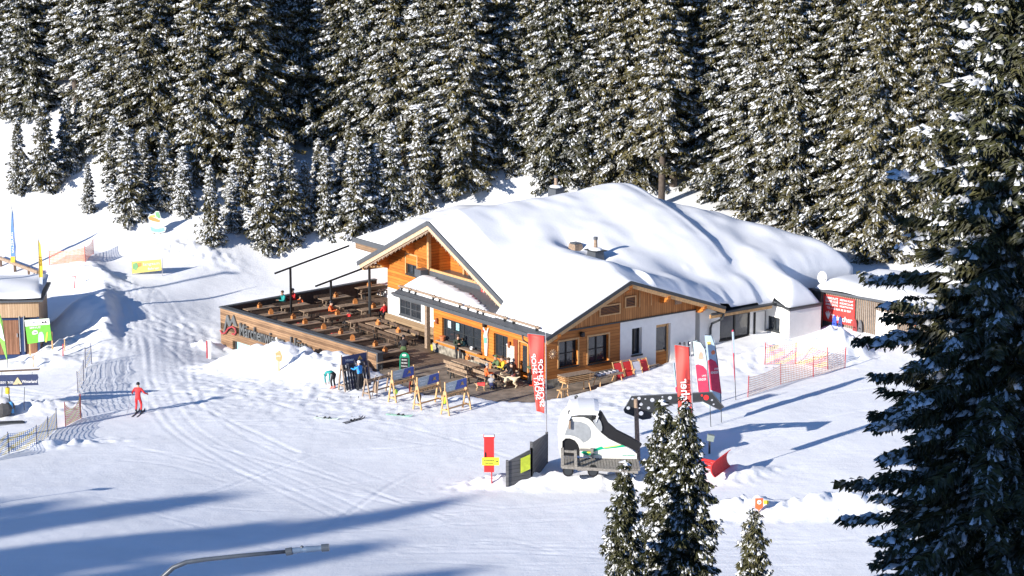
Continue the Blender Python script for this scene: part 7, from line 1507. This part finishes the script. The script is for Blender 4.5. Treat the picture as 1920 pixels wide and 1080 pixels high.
p = ground(8, 798); t = thing('ski_boat', p, 'flat dark hull-shaped sled in the snow at the left edge', 'sled', .15); mb = MB(); mb.prism([(-1.5, 0, .1), (1.1, 0, .1), (.8, 0, -.05), (-1.5, 0, -.1)], (0, .5, 0), cm('hull_grey', (.12, .13, .15), .4)); mb.build('hull', t); mb = MB(); mb.bar((-1.5, .25, .13), (1.0, .25, .13), .4, .03, M_dark); mb.build('deck', t)
for i, (x, y) in enumerate(((121, 658), (118, 668), (62, 690))):
    p = ground(x, y); t = thing('wooden_stake', p, ['thin wooden stake right of the green board', 'short red stake right of the green board', 'light stake below the green board'][i], 'stake'); mb = MB(); mb.bar((0, 0, -.2), (.03, 0, .8), .06, .06, pr if i == 1 else M_freshw); mb.build('post', t); mb = MB(); mb.tube([(0, -.04, .6), (.5, -.2, .45)], .008, M_dark, 4); mb.build('cord', t)
# ------------------------------------------------------------------ snow lance in the foreground and unseen masts added left of the view to cast shadow strips
Yl = 68; q0 = fr(305, 1085, Yl); gl = gz(q0.x-2.2, Yl); b = Vector((q0.x-2.4, Yl, gl)); t = thing('snow_lance', b, 'dark steel snow lance with a bent pipe and nozzle head in the foreground', 'snow lance'); Q = lambda x, y: fr(x, y, Yl)-b
ms = cm('lance_steel', (.06, .075, .10), .35); mb = MB(); mb.tube([(0, 0, -.3), (0, 0, 1.0), (.25, 0, 2.2)]+[Q(*q_) for q_ in ((270, 1130), (305, 1082), (325, 1064), (350, 1054), (385, 1049), (450, 1042), (540, 1034))], [.12, .11, .10, .085, .085, .08, .075, .07, .065, .06], ms, 12); mb.build('pipe', t, smooth=True)
mb = MB(); mb.tube([Q(536, 1035), Q(548, 1033)], .12, ms, 14); mb.build('collar', t)
mb = MB(); mb.tube([Q(548, 1033), Q(568, 1030.5), Q(575, 1030), Q(600, 1028), Q(615, 1027)], [.10, .085, .10, .085, .10], cm('lance_head', (.10, .15, .24), .35), 14); mb.build('nozzle_head', t); mb = MB(); mb.tube([Q(603, 1027.5), Q(617, 1026.5)], .12, ms, 14); mb.build('end_cap', t); mb = MB(); mb.ball(Q(566, 1026), .06, ms, 8, 6); mb.build('valve', t)
for (px, py, L_, r_) in ((412, 745, 26, .17), (428, 510, 32, .17), (192, 915, 15, .06)):
    tipp = ground(px, py); X = tipp.x-SHX*L_; Y = tipp.y-SHY*L_; g = gz(X, Y); H_ = L_*math.tan(SUN_EL)+tipp.z-g
    t = thing('shadow_mast', (X, Y, g), 'unseen mast added to cast a shadow on the run, %s' % ('left of the timber hut' if py == 510 else 'beyond the lower left edge' if py == 915 else 'left of the hanging sign'), 'mast'); mb = MB(); mb.tube([(0, 0, -.3), (0, 0, H_)], [r_*1.3, r_*.6], M_pole, 10); mb.build('pole', t); mb = MB(); mb.box((.2, 0, H_-.1), (.6, .25, .15), M_grey); mb.build('mast_head', t)
